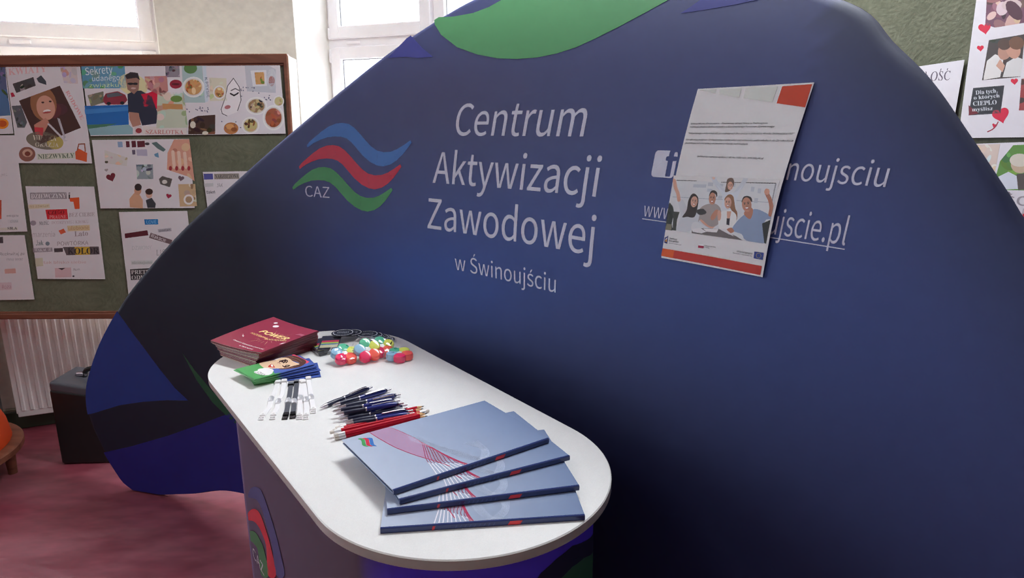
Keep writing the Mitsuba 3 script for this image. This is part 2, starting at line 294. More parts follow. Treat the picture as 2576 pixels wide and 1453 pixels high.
6 555 304,744,246,732,199,710,156,675,118,626,90,569,73,514,60,439,56,351,60,266,71,206,90,144,120,86,154,46,194,15,241,-5,301,-12,346,-7,384,5,419,26,450,54,474,86,494,126,507,171,512,226,504,301,492,341,480,366,462,391,441,412,411,432,389,442,329,454,296,455,266,450,231,437,204,422,176,402,144,369,142,371,148,454,166,534,193,594,229,635,259,655,276,662,314,669,346,669,396,654,424,637,446,615,498,669,464,702,406,732,366,742;282,386,309,386,341,380,364,369,383,354,399,334,412,306,424,246,424,206,420,174,410,141,397,116,382,96,361,78,336,65,314,60,284,60,254,68,226,83,198,111,181,139,166,174,153,221,146,274,145,296,189,344,236,375
7 555 51,732,51,655,404,654,333,544,291,459,253,359,223,236,208,134,198,1,291,0,308,201,320,281,340,364,368,444,403,519,451,599,507,676,508,731
8 555 259,744,204,732,151,704,118,671,93,626,85,601,81,559,83,531,93,494,108,464,126,439,180,386,121,344,78,294,53,236,46,181,50,141,64,104,88,66,121,35,164,11,209,-5,256,-12,304,-12,351,-5,389,8,431,31,459,55,482,84,499,119,507,151,508,194,497,249,472,296,434,337,386,371,420,406,447,441,465,474,477,506,482,536,482,574,475,614,462,646,429,691,404,712,381,724,324,742;244,672,294,677,319,672,344,662,359,652,387,619,402,579,404,531,395,489,372,446,331,400,269,425,219,455,186,489,168,526,164,559,166,581,173,609,186,631,205,651,224,664;228,356,304,325,354,297,390,266,412,231,420,206,422,179,420,154,412,129,402,111,384,90,349,68,314,58,281,55,249,58,219,66,189,81,169,96,150,116,136,144,128,174,128,206,133,236,143,264,170,306,201,337
9 555 234,744,191,735,156,720,121,695,93,664,70,626,55,589,48,556,44,506,46,471,53,426,75,369,91,346,115,321,161,293,184,285,224,278,259,278,289,283,324,295,356,314,415,364,407,274,389,199,362,139,328,99,306,83,279,71,249,65,214,65,164,78,134,96,109,118,59,64,91,33,134,8,179,-7,234,-12,296,-5,346,16,390,49,430,96,462,159,484,231,497,311,501,396,497,474,482,551,459,611,432,656,394,697,344,727,294,742;251,674,291,669,316,660,343,641,367,614,385,581,397,546,407,504,414,444,384,406,349,375,306,353,269,346,231,348,214,353,189,365,171,380,153,404,143,426,130,489,130,526,135,561,146,594,161,621,184,647,201,660,224,669
. 278 136,126,109,119,85,99,75,76,73,49,80,24,96,3,119,-9,146,-12,166,-7,189,11,202,36,205,64,199,86,184,109,164,122
, 278 129,124,104,114,86,98,76,74,76,51,81,34,94,16,121,0,151,-2,152,-19,142,-54,122,-86,89,-117,54,-136,76,-190,124,-164,169,-124,199,-79,217,-24,220,44,214,69,204,91,189,110,174,119,154,125
- 348 46,314,46,246,49,245,302,246,301,315
: 278 126,529,104,520,83,499,75,479,73,451,83,421,96,406,119,393,149,391,176,401,195,421,204,449,204,471,194,499,175,519,149,529;136,126,109,119,85,99,75,76,73,49,80,24,96,3,119,-9,146,-12,166,-7,189,11,202,36,205,64,199,86,184,109,164,122
" 475 91,770,93,659,110,484,166,483,184,669,186,769;286,769,288,669,307,484,361,483,380,654,383,769
( 338 239,817,175,699,131,581,113,514,101,441,92,311,93,259,101,179,113,109,128,49,150,-19,175,-79,205,-139,239,-196,294,-171,266,-119,238,-59,200,54,186,119,175,184,168,309,175,436,186,501,201,566,238,679,266,739,294,791
) 338 99,817,43,791,97,684,120,624,139,559,162,444,169,371,171,311,169,249,162,176,139,61,99,-59,43,-171,99,-196,130,-144,162,-79,207,39,225,106,237,176,244,251,246,311,244,371,237,446,225,514,207,581,185,646,159,706
bA 650 309,694,65,91,47,59,30,41,11,31,-12,26,-13,1,190,1,189,27,161,28,134,36,120,46,113,59,111,74,115,101,154,196,374,197,412,106,422,64,414,46,399,36,381,30,341,26,341,1,659,0,660,26,639,30,618,44,601,69,583,104,335,691;262,471,265,471,359,240,170,241
bB 660 24,677,24,653,71,646,85,639,97,626,107,599,111,549,109,91,104,69,91,46,69,33,26,26,24,1,356,0,414,3,459,11,494,21,531,38,561,58,597,99,617,144,622,174,622,211,612,254,589,291,554,322,504,347,431,369,484,383,521,401,553,426,574,454,587,491,589,539,579,579,559,611,531,635,499,652,459,665,404,674,339,678;299,644,324,646,359,642,381,632,399,616,412,594,420,566,424,516,422,479,410,431,400,414,386,400,364,388,341,381,274,375,271,376,273,611,280,634;273,344,334,342,381,330,404,317,417,304,437,269,447,211,447,161,442,124,432,91,422,74,404,55,386,45,356,38,306,38,287,46,275,64,271,96
bC 698 349,691,281,679,219,654,156,612,111,564,76,509,53,449,40,379,41,299,53,229,79,164,116,106,166,56,221,20,286,-4,346,-15,421,-14,494,0,561,31,596,56,624,81,665,131,639,157,589,105,549,75,504,53,451,38,401,35,364,40,324,55,291,78,263,111,243,151,228,199,218,256,214,319,215,396,223,466,238,529,250,561,268,594,286,616,311,637,336,650,361,657,396,660,431,657,481,640,530,606,560,576,582,546,605,506,624,461,649,459,650,691,624,692,617,674,606,658,594,651,576,648,559,650,501,672,444,687,404,692
bD 738 24,678,24,653,69,647,84,640,97,626,107,596,110,559,110,111,107,74,99,51,86,39,66,31,31,26,30,1,359,0,426,5,476,15,529,33,571,56,609,86,645,129,674,189,692,261,697,336,692,411,677,474,652,529,615,579,574,614,536,637,486,657,434,670,354,678;312,644,351,644,396,635,434,614,464,584,489,541,507,489,517,431,522,364,520,274,512,214,497,156,477,114,449,79,421,58,376,40,334,36,306,38,284,49,275,66,271,99,271,584,276,616,283,631,296,640
bE 658 26,678,25,654,61,649,89,637,102,619,109,591,112,549,112,116,110,81,97,49,86,39,69,31,21,24,21,1,599,1,639,213,611,211,582,151,541,101,511,78,461,56,394,43,344,41,309,43,289,50,280,59,273,79,272,99,274,331,311,329,339,324,364,315,381,304,402,279,414,251,429,176,451,176,453,179,453,511,451,514,429,512,420,469,409,439,395,411,379,393,359,380,334,371,274,366,272,586,278,624,289,634,306,639,381,640,441,632,486,617,514,600,534,579,557,536,571,477,591,476,594,479,594,677
bF 602 21,677,21,654,71,642,86,634,97,624,107,599,111,556,109,94,102,64,92,49,64,33,24,25,23,1,381,0,381,25,344,28,311,35,292,46,278,66,271,111,271,331,299,332,331,327,354,319,374,306,392,286,405,261,417,221,424,178,426,176,449,176,450,514,424,516,405,441,392,416,371,393,351,381,329,373,299,368,271,369,273,619,279,630,289,637,329,642,416,637,471,622,501,605,522,584,544,544,562,479,564,476,584,476,586,676
bI 388 21,678,21,653,59,650,89,640,102,626,110,606,112,576,112,114,109,81,97,54,69,36,21,26,20,1,364,0,364,26,324,33,299,43,281,61,273,89,272,574,275,609,286,631,296,640,316,647,364,654,364,676
bK 760 26,678,26,653,56,650,84,639,99,624,110,596,112,564,112,121,110,84,97,51,86,41,71,33,26,26,24,1,361,1,359,26,324,30,301,38,283,56,275,79,272,109,272,294,296,317,475,94,495,61,496,46,484,33,466,28,419,25,419,0,773,1,771,26,751,28,729,35,712,46,690,69,403,424,526,550,569,589,606,617,654,642,691,652,721,653,721,678,434,677,434,653,484,649,501,644,513,636,519,621,512,599,484,562,274,350,272,566,275,606,283,626,296,639,319,647,360,654,361,676
bL 635 26,678,25,654,66,647,86,638,102,619,109,591,111,121,107,76,97,51,89,43,69,33,24,25,23,1,598,1,634,219,634,230,608,229,584,171,555,124,524,91,479,63,416,46,339,41,294,48,283,56,275,71,271,124,273,596,280,621,292,636,306,645,324,650,371,653,371,677
bM 945 24,678,22,654,56,650,86,640,99,629,109,604,112,569,112,119,109,84,97,54,74,36,21,24,21,1,252,1,251,25,206,31,186,38,168,56,160,79,157,119,159,575,400,4,404,0,426,0,430,1,676,591,677,124,675,84,667,59,651,41,624,31,591,26,589,1,918,1,916,26,876,31,864,35,851,45,841,64,836,89,834,561,838,601,848,624,861,637,876,645,919,654,919,677,669,677,471,214,276,676
bN 735 29,678,27,654,59,641,113,576,113,119,110,74,99,49,76,33,29,26,27,1,248,1,246,26,199,33,176,46,166,64,161,86,161,518,598,-14,626,-16,630,596,640,626,654,640,681,650,714,654,714,677,493,676,494,653,534,647,556,639,572,624,579,601,582,561,581,253,234,677
bO 782 386,694,319,687,254,667,196,637,141,591,98,539,68,481,48,414,41,339,48,264,68,196,98,139,140,86,189,45,251,11,316,-9,389,-16,461,-9,521,8,589,43,641,86,684,139,714,196,734,261,742,339,734,419,714,484,684,541,642,594,589,637,521,672,454,690;367,659,404,659,441,650,479,627,504,599,529,556,547,506,560,439,564,379,564,299,559,231,549,174,532,119,507,74,476,43,444,26,404,18,366,20,336,30,304,51,278,79,253,121,238,161,225,214,218,279,216,356,221,436,230,499,246,551,270,599,297,629,331,650
bP 622 26,678,25,654,64,647,89,634,102,616,109,591,111,121,107,76,97,51,89,43,69,33,24,25,23,1,359,0,359,26,324,30,301,38,285,51,276,74,271,119,271,304,404,308,444,313,501,330,546,358,569,380,585,401,597,426,605,451,609,491,607,521,592,571,564,611,534,637,496,657,449,669,361,677;308,641,336,642,371,634,394,622,412,601,424,574,432,539,435,489,432,444,417,394,405,376,386,361,344,345,274,342,271,344,271,599,275,621,281,630,291,637
bR 705 26,678,25,654,64,647,89,634,102,616,109,591,111,121,107,76,97,51,89,43,69,33,24,25,24,0,360,1,359,26,324,30,301,38,285,51,276,74,271,121,271,314,274,316,302,314,504,0,715,1,714,26,681,33,651,64,470,331,524,353,561,375,594,409,612,441,620,484,617,539,602,579,579,610,546,635,516,649,476,662,424,672,341,678;317,641,349,641,381,635,406,622,425,604,442,571,450,539,452,499,450,461,442,429,430,401,416,384,399,370,374,358,344,351,274,348,271,351,273,604,278,621,286,632
bS 580 269,694,226,689,181,674,149,655,113,619,91,581,78,539,74,494,81,441,103,391,125,364,154,338,219,296,351,229,390,199,404,179,412,156,415,121,410,96,397,71,383,54,366,41,339,28,311,23,274,23,221,35,186,55,153,89,135,116,118,151,93,234,66,235,66,-16,91,-15,101,8,119,18,146,14,224,-10,264,-14,336,-12,391,1,444,26,479,54,509,94,527,136,535,181,532,239,520,284,497,321,464,355,424,382,266,458,219,488,190,519,183,534,178,559,178,576,185,604,195,621,216,642,234,652,261,660,296,662,326,657,369,639,412,604,452,549,467,516,480,476,504,475,504,694,479,694,466,670,456,663,446,662,341,687
bT 630 16,677,16,476,19,473,42,474,50,516,60,546,78,579,104,607,129,624,161,637,201,644,232,644,232,121,230,86,222,61,211,46,181,30,139,26,137,1,486,0,486,26,441,30,411,45,401,61,393,94,392,644,421,644,466,637,494,627,519,612,547,584,564,556,579,514,586,474,609,472,611,676
bW 910 -21,678,-23,654,1,649,16,642,30,626,42,601,254,-15,284,-14,469,457,472,454,636,-14,664,-15,861,579,888,631,904,644,929,654,929,677,749,676,750,654,789,647,807,636,814,624,817,599,807,556,706,249,585,606,588,629,601,642,619,650,654,654,654,677,341,677,341,654,389,644,410,629,425,599,448,524,331,230,220,554,210,594,210,624,216,636,231,647,269,654,269,676
bY 635 -19,678,-19,652,4,647,24,637,54,601,239,266,239,119,232,66,225,51,209,38,189,31,151,24,151,1,486,0,486,26,451,30,429,38,413,51,403,76,399,119,400,304,580,599,600,624,619,640,654,653,654,676,439,676,441,652,486,647,509,634,517,619,517,591,497,546,371,338,243,584,233,611,234,629,249,644,266,650,306,652,306,678
bZ 658 86,678,68,494,66,474,69,471,91,472,113,529,136,569,164,600,191,617,224,630,264,637,304,640,410,639,33,21,30,1,606,1,630,229,629,244,606,243,584,179,560,134,529,98,489,71,451,55,401,45,229,44,604,659,605,676
ba 512 229,474,184,470,151,462,111,445,86,427,63,401,53,379,49,351,53,324,71,298,96,286,131,285,156,295,176,316,183,344,177,369,156,404,159,421,171,432,186,437,236,439,256,435,271,427,282,416,290,401,296,369,296,284,219,259,154,234,101,207,74,187,46,154,33,121,30,81,39,49,54,24,74,6,99,-7,121,-12,166,-12,211,-2,254,18,296,50,310,14,326,-2,341,-9,364,-14,389,-15,431,-4,464,16,490,41,476,61,454,51,444,53,438,61,435,339,429,371,422,394,396,431,361,454,306,470;293,251,296,249,295,94,274,71,249,56,229,50,206,53,188,69,178,96,178,149,186,176,199,198,224,222,256,240
bb 538 14,678,14,654,36,650,51,642,57,634,62,611,65,-16,79,-17,156,42,211,3,244,-9,269,-14,304,-15,336,-10,389,11,426,38,460,76,487,126,499,164,507,211,507,284,497,336,479,379,452,419,424,444,391,462,356,472,304,472,274,465,244,449,206,418,206,676;264,416,281,417,304,412,319,404,337,386,349,361,357,334,365,261,362,156,355,106,344,71,332,49,319,35,301,26,274,21,244,26,223,41,210,66,206,101,206,359,214,381,225,396,244,410
bc 438 239,474,199,467,161,452,131,435,96,404,71,371,48,329,36,289,30,241,30,191,38,149,56,101,81,61,106,34,141,8,176,-7,219,-15,249,-15,284,-10,336,10,383,44,423,89,404,106,374,80,341,63,311,57,274,60,249,70,230,84,211,104,193,134,180,166,171,214,168,309,178,376,188,401,204,423,224,437,244,442,271,440,284,432,292,419,294,409,293,359,298,336,310,319,326,308,356,304,384,311,402,326,412,351,412,379,404,406,389,429,369,447,346,459,314,470,279,475
bd 550 264,678,264,654,286,652,309,645,322,634,330,619,332,596,332,419,311,439,281,460,254,470,216,474,179,470,144,457,114,437,91,415,73,391,53,354,41,316,33,279,30,186,38,141,48,109,71,64,104,25,139,1,176,-12,224,-14,264,-5,301,19,331,56,334,-15,444,9,524,16,526,39,499,48,486,57,478,74,475,94,475,676;242,416,271,417,299,407,322,386,332,359,332,114,320,84,305,66,281,48,261,42,241,43,226,48,211,59,198,76,183,121,176,191,178,296,188,354,196,376,208,396,224,410
be 448 229,474,191,470,154,457,121,437,86,404,63,371,43,326,33,286,29,234,31,196,41,141,55,101,81,59,116,23,149,2,181,-9,229,-15,289,-7,339,16,384,54,412,89,423,109,401,127,374,95,346,75,319,65,289,63,259,68,234,80,213,99,198,121,180,176,175,214,176,247,421,249,419,296,409,346,392,386,369,419,336,447,306,462,266,472;231,441,249,442,264,437,277,429,287,414,295,389,299,351,299,286,174,286,175,351,186,399,205,429,216,437
bh 568 29,677,28,656,49,652,63,644,72,631,77,611,78,84,76,61,70,41,51,28,28,24,27,1,268,1,267,24,244,28,234,34,225,46,221,66,220,349,238,374,256,389,276,400,301,404,319,402,334,394,342,381,347,364,350,331,350,84,347,56,340,39,326,28,303,24,301,1,541,1,540,24,516,28,507,34,498,46,493,61,492,334,484,384,474,411,462,431,441,452,411,467,364,474,334,472,299,462,274,449,249,430,221,399,220,676
bi 295 136,689,111,680,90,661,78,636,76,601,86,574,109,550,134,540,166,540,191,551,212,571,222,591,224,626,215,654,194,676,171,687;34,462,31,459,30,439,51,435,66,427,72,419,77,399,78,76,74,51,70,41,56,30,28,24,27,1,266,0,267,24,236,33,229,41,223,59,220,461
bj 312 149,692,116,680,95,659,88,644,83,624,85,596,95,574,116,553,141,543,176,543,204,556,224,579,232,599,232,634,221,659,201,679,179,690;34,462,33,439,64,434,79,427,89,414,95,389,95,-89,90,-139,82,-159,69,-170,44,-174,21,-167,16,-151,37,-111,37,-81,30,-66,19,-55,6,-48,-14,-43,-44,-46,-66,-59,-80,-81,-83,-111,-80,-129,-69,-151,-55,-169,-36,-184,-11,-197,11,-204,64,-209,126,-199,151,-190,176,-175,195,-159,212,-136,230,-94,237,-34,237,459,234,462
bk 535 31,677,31,654,56,649,66,644,72,636,77,614,78,84,77,61,70,41,56,30,27,24,26,1,268,1,267,24,246,28,232,36,225,46,221,66,220,199,241,218,354,56,355,39,349,30,339,26,316,24,314,1,559,0,559,24,536,30,521,44,332,311,414,392,439,412,474,429,514,438,514,461,306,461,306,438,341,434,360,424,363,414,360,399,344,375,221,252,220,676
bl 298 31,678,31,654,49,652,66,644,72,634,77,614,78,84,77,61,70,41,56,30,28,24,27,1,266,0,267,24,246,28,231,37,223,56,221,76,221,676
bm 825 346,474,316,469,281,455,249,430,219,396,216,462,28,461,28,439,51,434,64,427,72,416,77,396,78,84,76,61,70,41,51,28,28,24,27,1,264,1,263,24,244,28,230,36,223,46,218,69,218,349,231,369,249,387,271,400,296,404,321,399,335,386,342,364,345,324,344,66,339,46,331,35,319,28,298,24,297,1,530,1,529,24,506,28,496,35,488,49,484,69,483,351,499,373,521,392,544,402,561,404,586,399,600,386,607,364,610,324,609,66,604,46,596,35,584,28,563,24,562,1,798,1,797,24,769,30,758,41,753,54,750,76,750,316,747,359,735,406,712,441,689,459,661,470,621,474,584,470,554,459,526,442,476,391,459,429,429,457,396,469
bn 568 356,474,321,470,281,454,250,431,221,400,219,462,28,461,29,438,51,434,69,421,77,399,78,376,77,64,72,46,61,33,28,24,29,0,268,1,267,24,244,28,234,34,225,46,221,66,220,349,238,374,256,389,276,400,301,404,319,402,334,394,342,381,347,364,350,331,350,84,347,56,340,39,326,28,303,24,301,1,541,1,540,24,516,28,507,34,498,46,493,64,492,334,487,371,480,399,460,434,434,457,401,470
bo 500 244,474,191,467,151,452,116,430,80,394,55,354,38,309,30,269,28,214,35,161,48,121,71,79,101,43,136,16,174,-2,214,-12,266,-15,314,-7,351,8,389,33,419,64,445,104,462,149,470,189,472,246,465,299,452,339,429,381,400,416,366,442,326,462,284,472;237,444,271,442,289,432,302,416,317,376,325,314,327,184,324,129,317,76,309,54,294,33,274,20,256,17,236,18,221,23,207,34,195,49,183,84,175,156,175,301,183,374,190,401,200,421,214,434
br 428 344,474,311,467,276,447,240,411,219,378,216,462,31,461,30,439,51,435,66,427,72,419,77,399,78,84,77,61,70,41,56,30,28,24,29,0,294,1,293,24,259,28,239,36,228,49,223,64,223,309,230,339,240,359,256,377,276,387,299,382,331,343,351,333,371,331,394,335,408,344,420,356,429,379,431,396,427,424,419,441,406,456,389,467,371,472
bs 430 189,474,154,467,124,454,101,438,80,414,65,386,58,361,55,329,58,299,76,259,114,220,149,198,244,150,266,132,277,119,285,101,285,71,271,45,246,28,209,22,174,28,146,43,113,76,94,111,79,156,54,157,54,-12,76,-12,89,7,109,13,121,12,181,-9,211,-14,244,-14,281,-7,311,6,341,29,364,59,377,91,382,121,382,166,374,199,359,226,336,250,309,269,184,335,164,356,156,386,163,414,181,432,206,440,251,437,284,420,308,396,325,369,340,331,361,330,363,474,344,475,331,459,316,454,239,472
bt 340 191,630,137,556,30,444,31,415,72,414,72,91,81,46,95,19,116,1,144,-10,184,-14,231,-7,274,16,305,49,330,96,306,109,297,91,283,74,266,63,254,60,231,65,223,74,218,89,215,116,215,414,309,416,309,459,306,462,215,464,215,629
bu 558 19,462,17,439,39,435,51,429,60,419,65,404,68,376,70,101,85,46,98,24,114,8,136,-5,161,-12,196,-15,229,-12,256,-4,291,13,316,33,339,58,341,-15,439,9,536,21,535,44,499,53,488,66,483,84,481,462,283,461,282,439,321,429,330,421,337,401,340,369,340,99,324,78,304,63,284,55,264,53,244,56,227,66,215,84,211,104,210,461
bw 648 -14,462,-16,439,6,426,22,401,184,-15,206,-15,210,-11,331,291,430,-14,453,-14,618,396,637,429,663,441,661,462,530,461,531,439,561,432,572,424,575,399,501,213,498,216,446,381,440,406,440,416,446,426,461,434,481,439,480,461,251,462,251,439,274,435,287,424,313,351,249,191,181,369,170,404,171,419,176,429,206,439,205,461
by 448 -6,462,-7,439,11,435,24,427,50,384,209,-6,197,-54,182,-89,162,-121,136,-145,124,-147,113,-141,107,-91,95,-74,79,-63,54,-59,29,-63,12,-74,-2,-91,-9,-114,-10,-136,-4,-159,8,-179,26,-195,46,-204,76,-209,104,-207,131,-200,156,-185,180,-161,205,-121,235,-54,393,379,416,423,426,432,446,439,446,459,444,462,303,461,302,439,344,430,352,419,354,404,345,364,276,179,198,381,191,409,193,421,199,429,241,439,240,461
bz 435 49,462,40,351,41,322,65,324,75,356,88,381,101,399,124,415,166,427,249,426,20,24,19,1,399,1,409,160,387,159,375,126,357,94,341,74,321,58,301,48,274,41,244,37,188,39,407,429,409,461
iO 770 456,706,394,697,344,680,284,649,226,609,171,558,126,504,88,444,58,379,41,321,33,266,33,209,45,149,68,99,101,56,144,23,186,3,221,-7,271,-14,346,-12,421,5,486,35,549,80,584,114,617,151,667,224,707,306,722,351,732,396,735,469,725,536,711,571,696,599,656,646,629,667,601,682,569,694,536,702,494,707;461,676,509,674,551,659,584,631,599,609,609,586,622,526,622,459,612,384,592,309,565,241,524,169,487,119,441,73,394,40,344,20,289,15,244,23,214,38,186,64,163,101,151,141,145,191,148,259,158,316,173,371,193,424,221,481,261,544,294,583,339,624,381,652,424,669
iS 550 311,706,276,702,239,690,206,672,179,648,156,619,140,586,133,556,131,524,138,476,163,424,195,381,294,276,334,219,347,186,351,161,349,131,339,96,327,74,306,50,284,33,261,23,241,18,209,16,176,21,154,28,119,51,90,84,75,114,66,144,57,216,39,217,5,-1,6,-12,21,-12,37,11,46,17,61,20,81,17,141,-2,194,-12,259,-12,301,-4,339,11,376,35,407,66,432,109,444,146,448,189,445,229,432,271,417,301,397,329,298,434,255,489,241,514,233,536,231,576,236,601,245,624,261,644,281,660,304,669,331,675,359,675,386,669,419,652,447,621,467,571,475,504,476,501,489,501,492,506,523,701,521,704,506,704,489,686,466,680,379,704
iC 700 456,706,404,700,344,682,281,652,226,615,175,569,128,514,88,451,61,391,43,326,38,266,43,204,58,149,83,101,116,60,161,26,209,3,259,-10,321,-15,374,-12,431,1,479,20,526,50,566,85,612,136,594,152,566,124,521,85,486,63,449,46,391,31,339,28,304,33,279,40,234,66,209,90,193,111,168,166,158,221,158,301,168,366,183,416,215,486,248,536,296,590,336,622,394,654,441,669,489,674,521,672,551,664,586,645,612,614,624,589,631,559,633,496,654,496,695,699,676,700,659,680,639,675,534,702,494,707
'''
def _load(text):
    for line in text.strip().split('\n'):
        ch, adv, rings = line.split(' ')
        g = None
        for r in rings.split(';'):
            q = [int(x) for x in r.split(',')]
            p = Polygon(list(zip(q[0::2], q[1::2]))).buffer(0)
            g = p if g is None else g.symmetric_difference(p)
        GLYPHS[ch] = (int(adv), g)
_load(GLYPH_TEXT)
_ACUTE = {'ś': 's', 'ć': 'c', 'ó': 'o', 'ń': 'n', 'ź': 'z', 'Ś': 'S', 'Ć': 'C', 'Ó': 'O'}

def glyph(ch, style=''):
    base, extra = ch, None
    if ch in _ACUTE:
        base, extra = _ACUTE[ch], 'acute'
    elif ch in 'żŻ':
        base, extra = ('z' if ch == 'ż' else 'Z'), 'dot'
    elif ch in 'ąęĄĘ':
        base, extra = {'ą': 'a', 'ę': 'e', 'Ą': 'A', 'Ę': 'E'}[ch], 'tail'
    elif ch in 'łŁ':
        base, extra = ('l' if ch == 'ł' else 'L'), 'bar'
    adv, g = GLYPHS.get(style + base) or GLYPHS.get(base) or GLYPHS['o']
    x0, y0, x1, y1 = g.bounds
    if extra == 'acute':
        c = (x0 + x1) / 2 + 15
        g = g.union(Polygon([(c - 50, y1 + 45), (c + 10, y1 + 45), (c + 110, y1 + 185), (c + 20, y1 + 185)]))
    elif extra == 'dot':
        g = g.union(Point((x0 + x1) / 2, y1 + 110).buffer(58))
    elif extra == 'tail':
        g = g.union(LineString([(x1 - 75, 10), (x1 - 130, -90), (x1 - 90, -160), (x1 - 20, -160)]).buffer(30))
    elif extra == 'bar':
        g = g.union(LineString([(x0 - 75, 300), (x0 + 190, 430)]).buffer(32))
    return adv, g

def text(s, h, style='', slant=0.0, bold=0.0, width=None, wide=1.0, track=0.0):
    """Lettering as a 2-D shape: baseline on y = 0 from x = 0, capitals h tall. width: the length it is fitted to."""
    x, gs = 0.0, []
    for ch in s:
        if ch == ' ':
            x += 240 + track
            continue
        adv, g = glyph(ch, style)
        gs.append(affinity.translate(g, x, 0))
        x += adv + track
    g = unary_union(gs)
    if bold:
        g = g.buffer(bold * 1000, quad_segs=2)
    if slant:
        g = affinity.skew(g, xs=slant, origin=(0, 0))
    k = h / 735.0
    g = affinity.scale(g, k * wide, k, origin=(0, 0))
    x0, _, x1, _ = g.bounds
    g = affinity.translate(g, -x0, 0)
    if width:
        g = affinity.scale(g, width / (x1 - x0), 1, origin=(0, 0))
    return g

# ---------------------------------------------------------------- materials
def vc():
    return {'type': 'mesh_attribute', 'name': 'vertex_color'}

def two(b):
    return {'type': 'twosided', 'bsdf': b}

def pr(col, rough, spec=0.5, **k):
    return two({'type': 'principled', 'base_color': col, 'roughness': rough, 'specular': spec, **k})

def lc(c):
    return [float(x) for x in lin(c)]

def rgb(c):
    return {'type': 'rgb', 'value': [float(x) for x in lin(c)]}

def bump(b, fn, scale, eps=1e-3):
    return {'type': 'bumpmap', 'arbitrary': mikit.proc(fn, eps), 'scale': scale, 'bsdf': b}

scene['print'] = pr(vc(), 0.5, 0.35)
scene['gloss'] = pr(vc(), 0.22, 0.5)
scene['shiny'] = pr(vc(), 0.08, 0.5, clearcoat=0.6, clearcoat_gloss=0.95)
scene['satin'] = pr(vc(), 0.35, 0.5)
scene['matte'] = pr(vc(), 0.85, 0.2)
scene['cloth'] = pr(vc(), 0.62, 0.35, sheen=0.4)
scene['chrome'] = two({'type': 'roughconductor', 'material': 'Cr', 'alpha': 0.12, 'specular_reflectance': {'type': 'rgb', 'value': [1.0, 1.0, 1.0]}})
scene['silver_foil'] = pr(rgb((232, 232, 236)), 0.3, 0.6, metallic=0.55)
scene['clear_film'] = {'type': 'thindielectric', 'int_ior': 1.45}
scene['window_glass'] = {'type': 'thindielectric', 'int_ior': 1.5}
scene['white_plastic'] = pr(rgb((238, 236, 239)), 0.3, 0.5)
scene['ceiling_paint'] = pr(rgb((232, 230, 224)), 0.9, 0.1)
def _plaster(p, n, uv):
    a = tfbm(p.x * 3, p.y * 3, p.z * 3, octaves=4)
    b = tfbm(p.x * 40, p.y * 40, p.z * 40, octaves=3)
    return mix(lc((180, 174, 164)), lc((198, 193, 184)), a) * (0.9 + 0.2 * b)
scene['plaster'] = bump(pr(mikit.proc(_plaster), 0.9, 0.1), lambda p, n, uv: tfbm(p.x * 70, p.y * 70, p.z * 70, octaves=4), 0.004)
def _floor(p, n, uv):
    a = tfbm(p.x * 2.2 + 3 * tnoise(p.x * 1.3, p.y * 1.3), p.y * 5, 1.0, octaves=4)
    b = tfbm(p.x * 14, p.y * 34, 5.0, octaves=3)
    c = mix(lc((168, 70, 90)), lc((198, 112, 128)), smoothstep(0.3, 0.75, a))
    return c * (0.85 + 0.3 * b)
def _floor_rough(p, n, uv):
    return 0.26 + 0.22 * tfbm(p.x * 5, p.y * 9, 3.0, octaves=4)
scene['linoleum'] = bump(two({'type': 'roughplastic', 'diffuse_reflectance': mikit.proc(_floor), 'distribution': 'ggx', 'alpha': 0.22, 'int_ior': 1.85, 'nonlinear': False}),
                         lambda p, n, uv: tfbm(p.x * 7, p.y * 16, 0.0, octaves=4), 0.006, 4e-3)
def _felt(p, n, uv):
    a = tfbm(p.x * 9, p.y * 9, p.z * 9, octaves=3)
    b = tfbm(p.x * 110 + 20 * a, p.y * 110, p.z * 60, octaves=3)
    return mix(lc((74, 78, 62)), lc((124, 124, 106)), 0.45 * a + 0.55 * b)
scene['felt'] = bump(pr(mikit.proc(_felt), 1.0, 0.05, sheen=0.5), lambda p, n, uv: tfbm(p.x * 160, p.y * 160, p.z * 160, octaves=3), 0.002)
def _wood(p, n, uv):
    g = tfbm(p.x * 4 + p.y * 4, p.z * 60 + 3 * tnoise(p.x * 5, p.z * 9), p.y * 30, octaves=4)
    return mix(lc((92, 52, 40)), lc((134, 84, 62)), g)
scene['frame_wood'] = pr(mikit.proc(_wood), 0.4, 0.4)
def _laminate(p, n, uv):
    b = tnoise(p.x * 900, p.y * 900, p.z * 900)
    return mix(lc((216, 215, 214)), lc((224, 223, 222)), b)
scene['laminate'] = bump(pr(mikit.proc(_laminate), 0.42, 0.45), lambda p, n, uv: tnoise(p.x * 1100, p.y * 1100, 0.0), 0.00012, 4e-4)
scene['leatherette'] = bump(pr(rgb((24, 25, 27)), 0.32, 0.5), lambda p, n, uv: tfbm(p.x * 300, p.y * 300, p.z * 300, octaves=2), 0.0008)

# ---------------------------------------------------------------- the room
AO, AD = np.array([-2.5, 3.25, 0.0]), np.array([0.92, 0.392, 0.0]) / math.hypot(0.92, 0.392)
AN = np.array([AD[1], -AD[0], 0.0])                         # wall with the radiator: origin, direction, normal into the room
CORNER = AO + AD * 1.452
BD = np.array([0.934, -0.358, 0.0]) / math.hypot(0.934, 0.358)
BN = np.array([BD[1], -BD[0], 0.0])
BO = CORNER - BN * 0.30                                     # plane of the second window, 0.3 m behind the face of its wall
UP = np.array([0, 0, 1.0])
MA, MB = frame3(AO, AD, -AN, UP), frame3(BO, BD, -BN, UP)   # local: x along the wall, y outward, z up

def wall_with_hole(x0, x1, y0, y1, hx0, hx1, hz0, hz1, top):
    return cat([bx(x0, y0, 0, hx0, y1, top), bx(hx1, y0, 0, x1, y1, top), bx(hx0, y0, 0, hx1, y1, hz0), bx(hx0, y0, hz1, hx1, y1, top)])

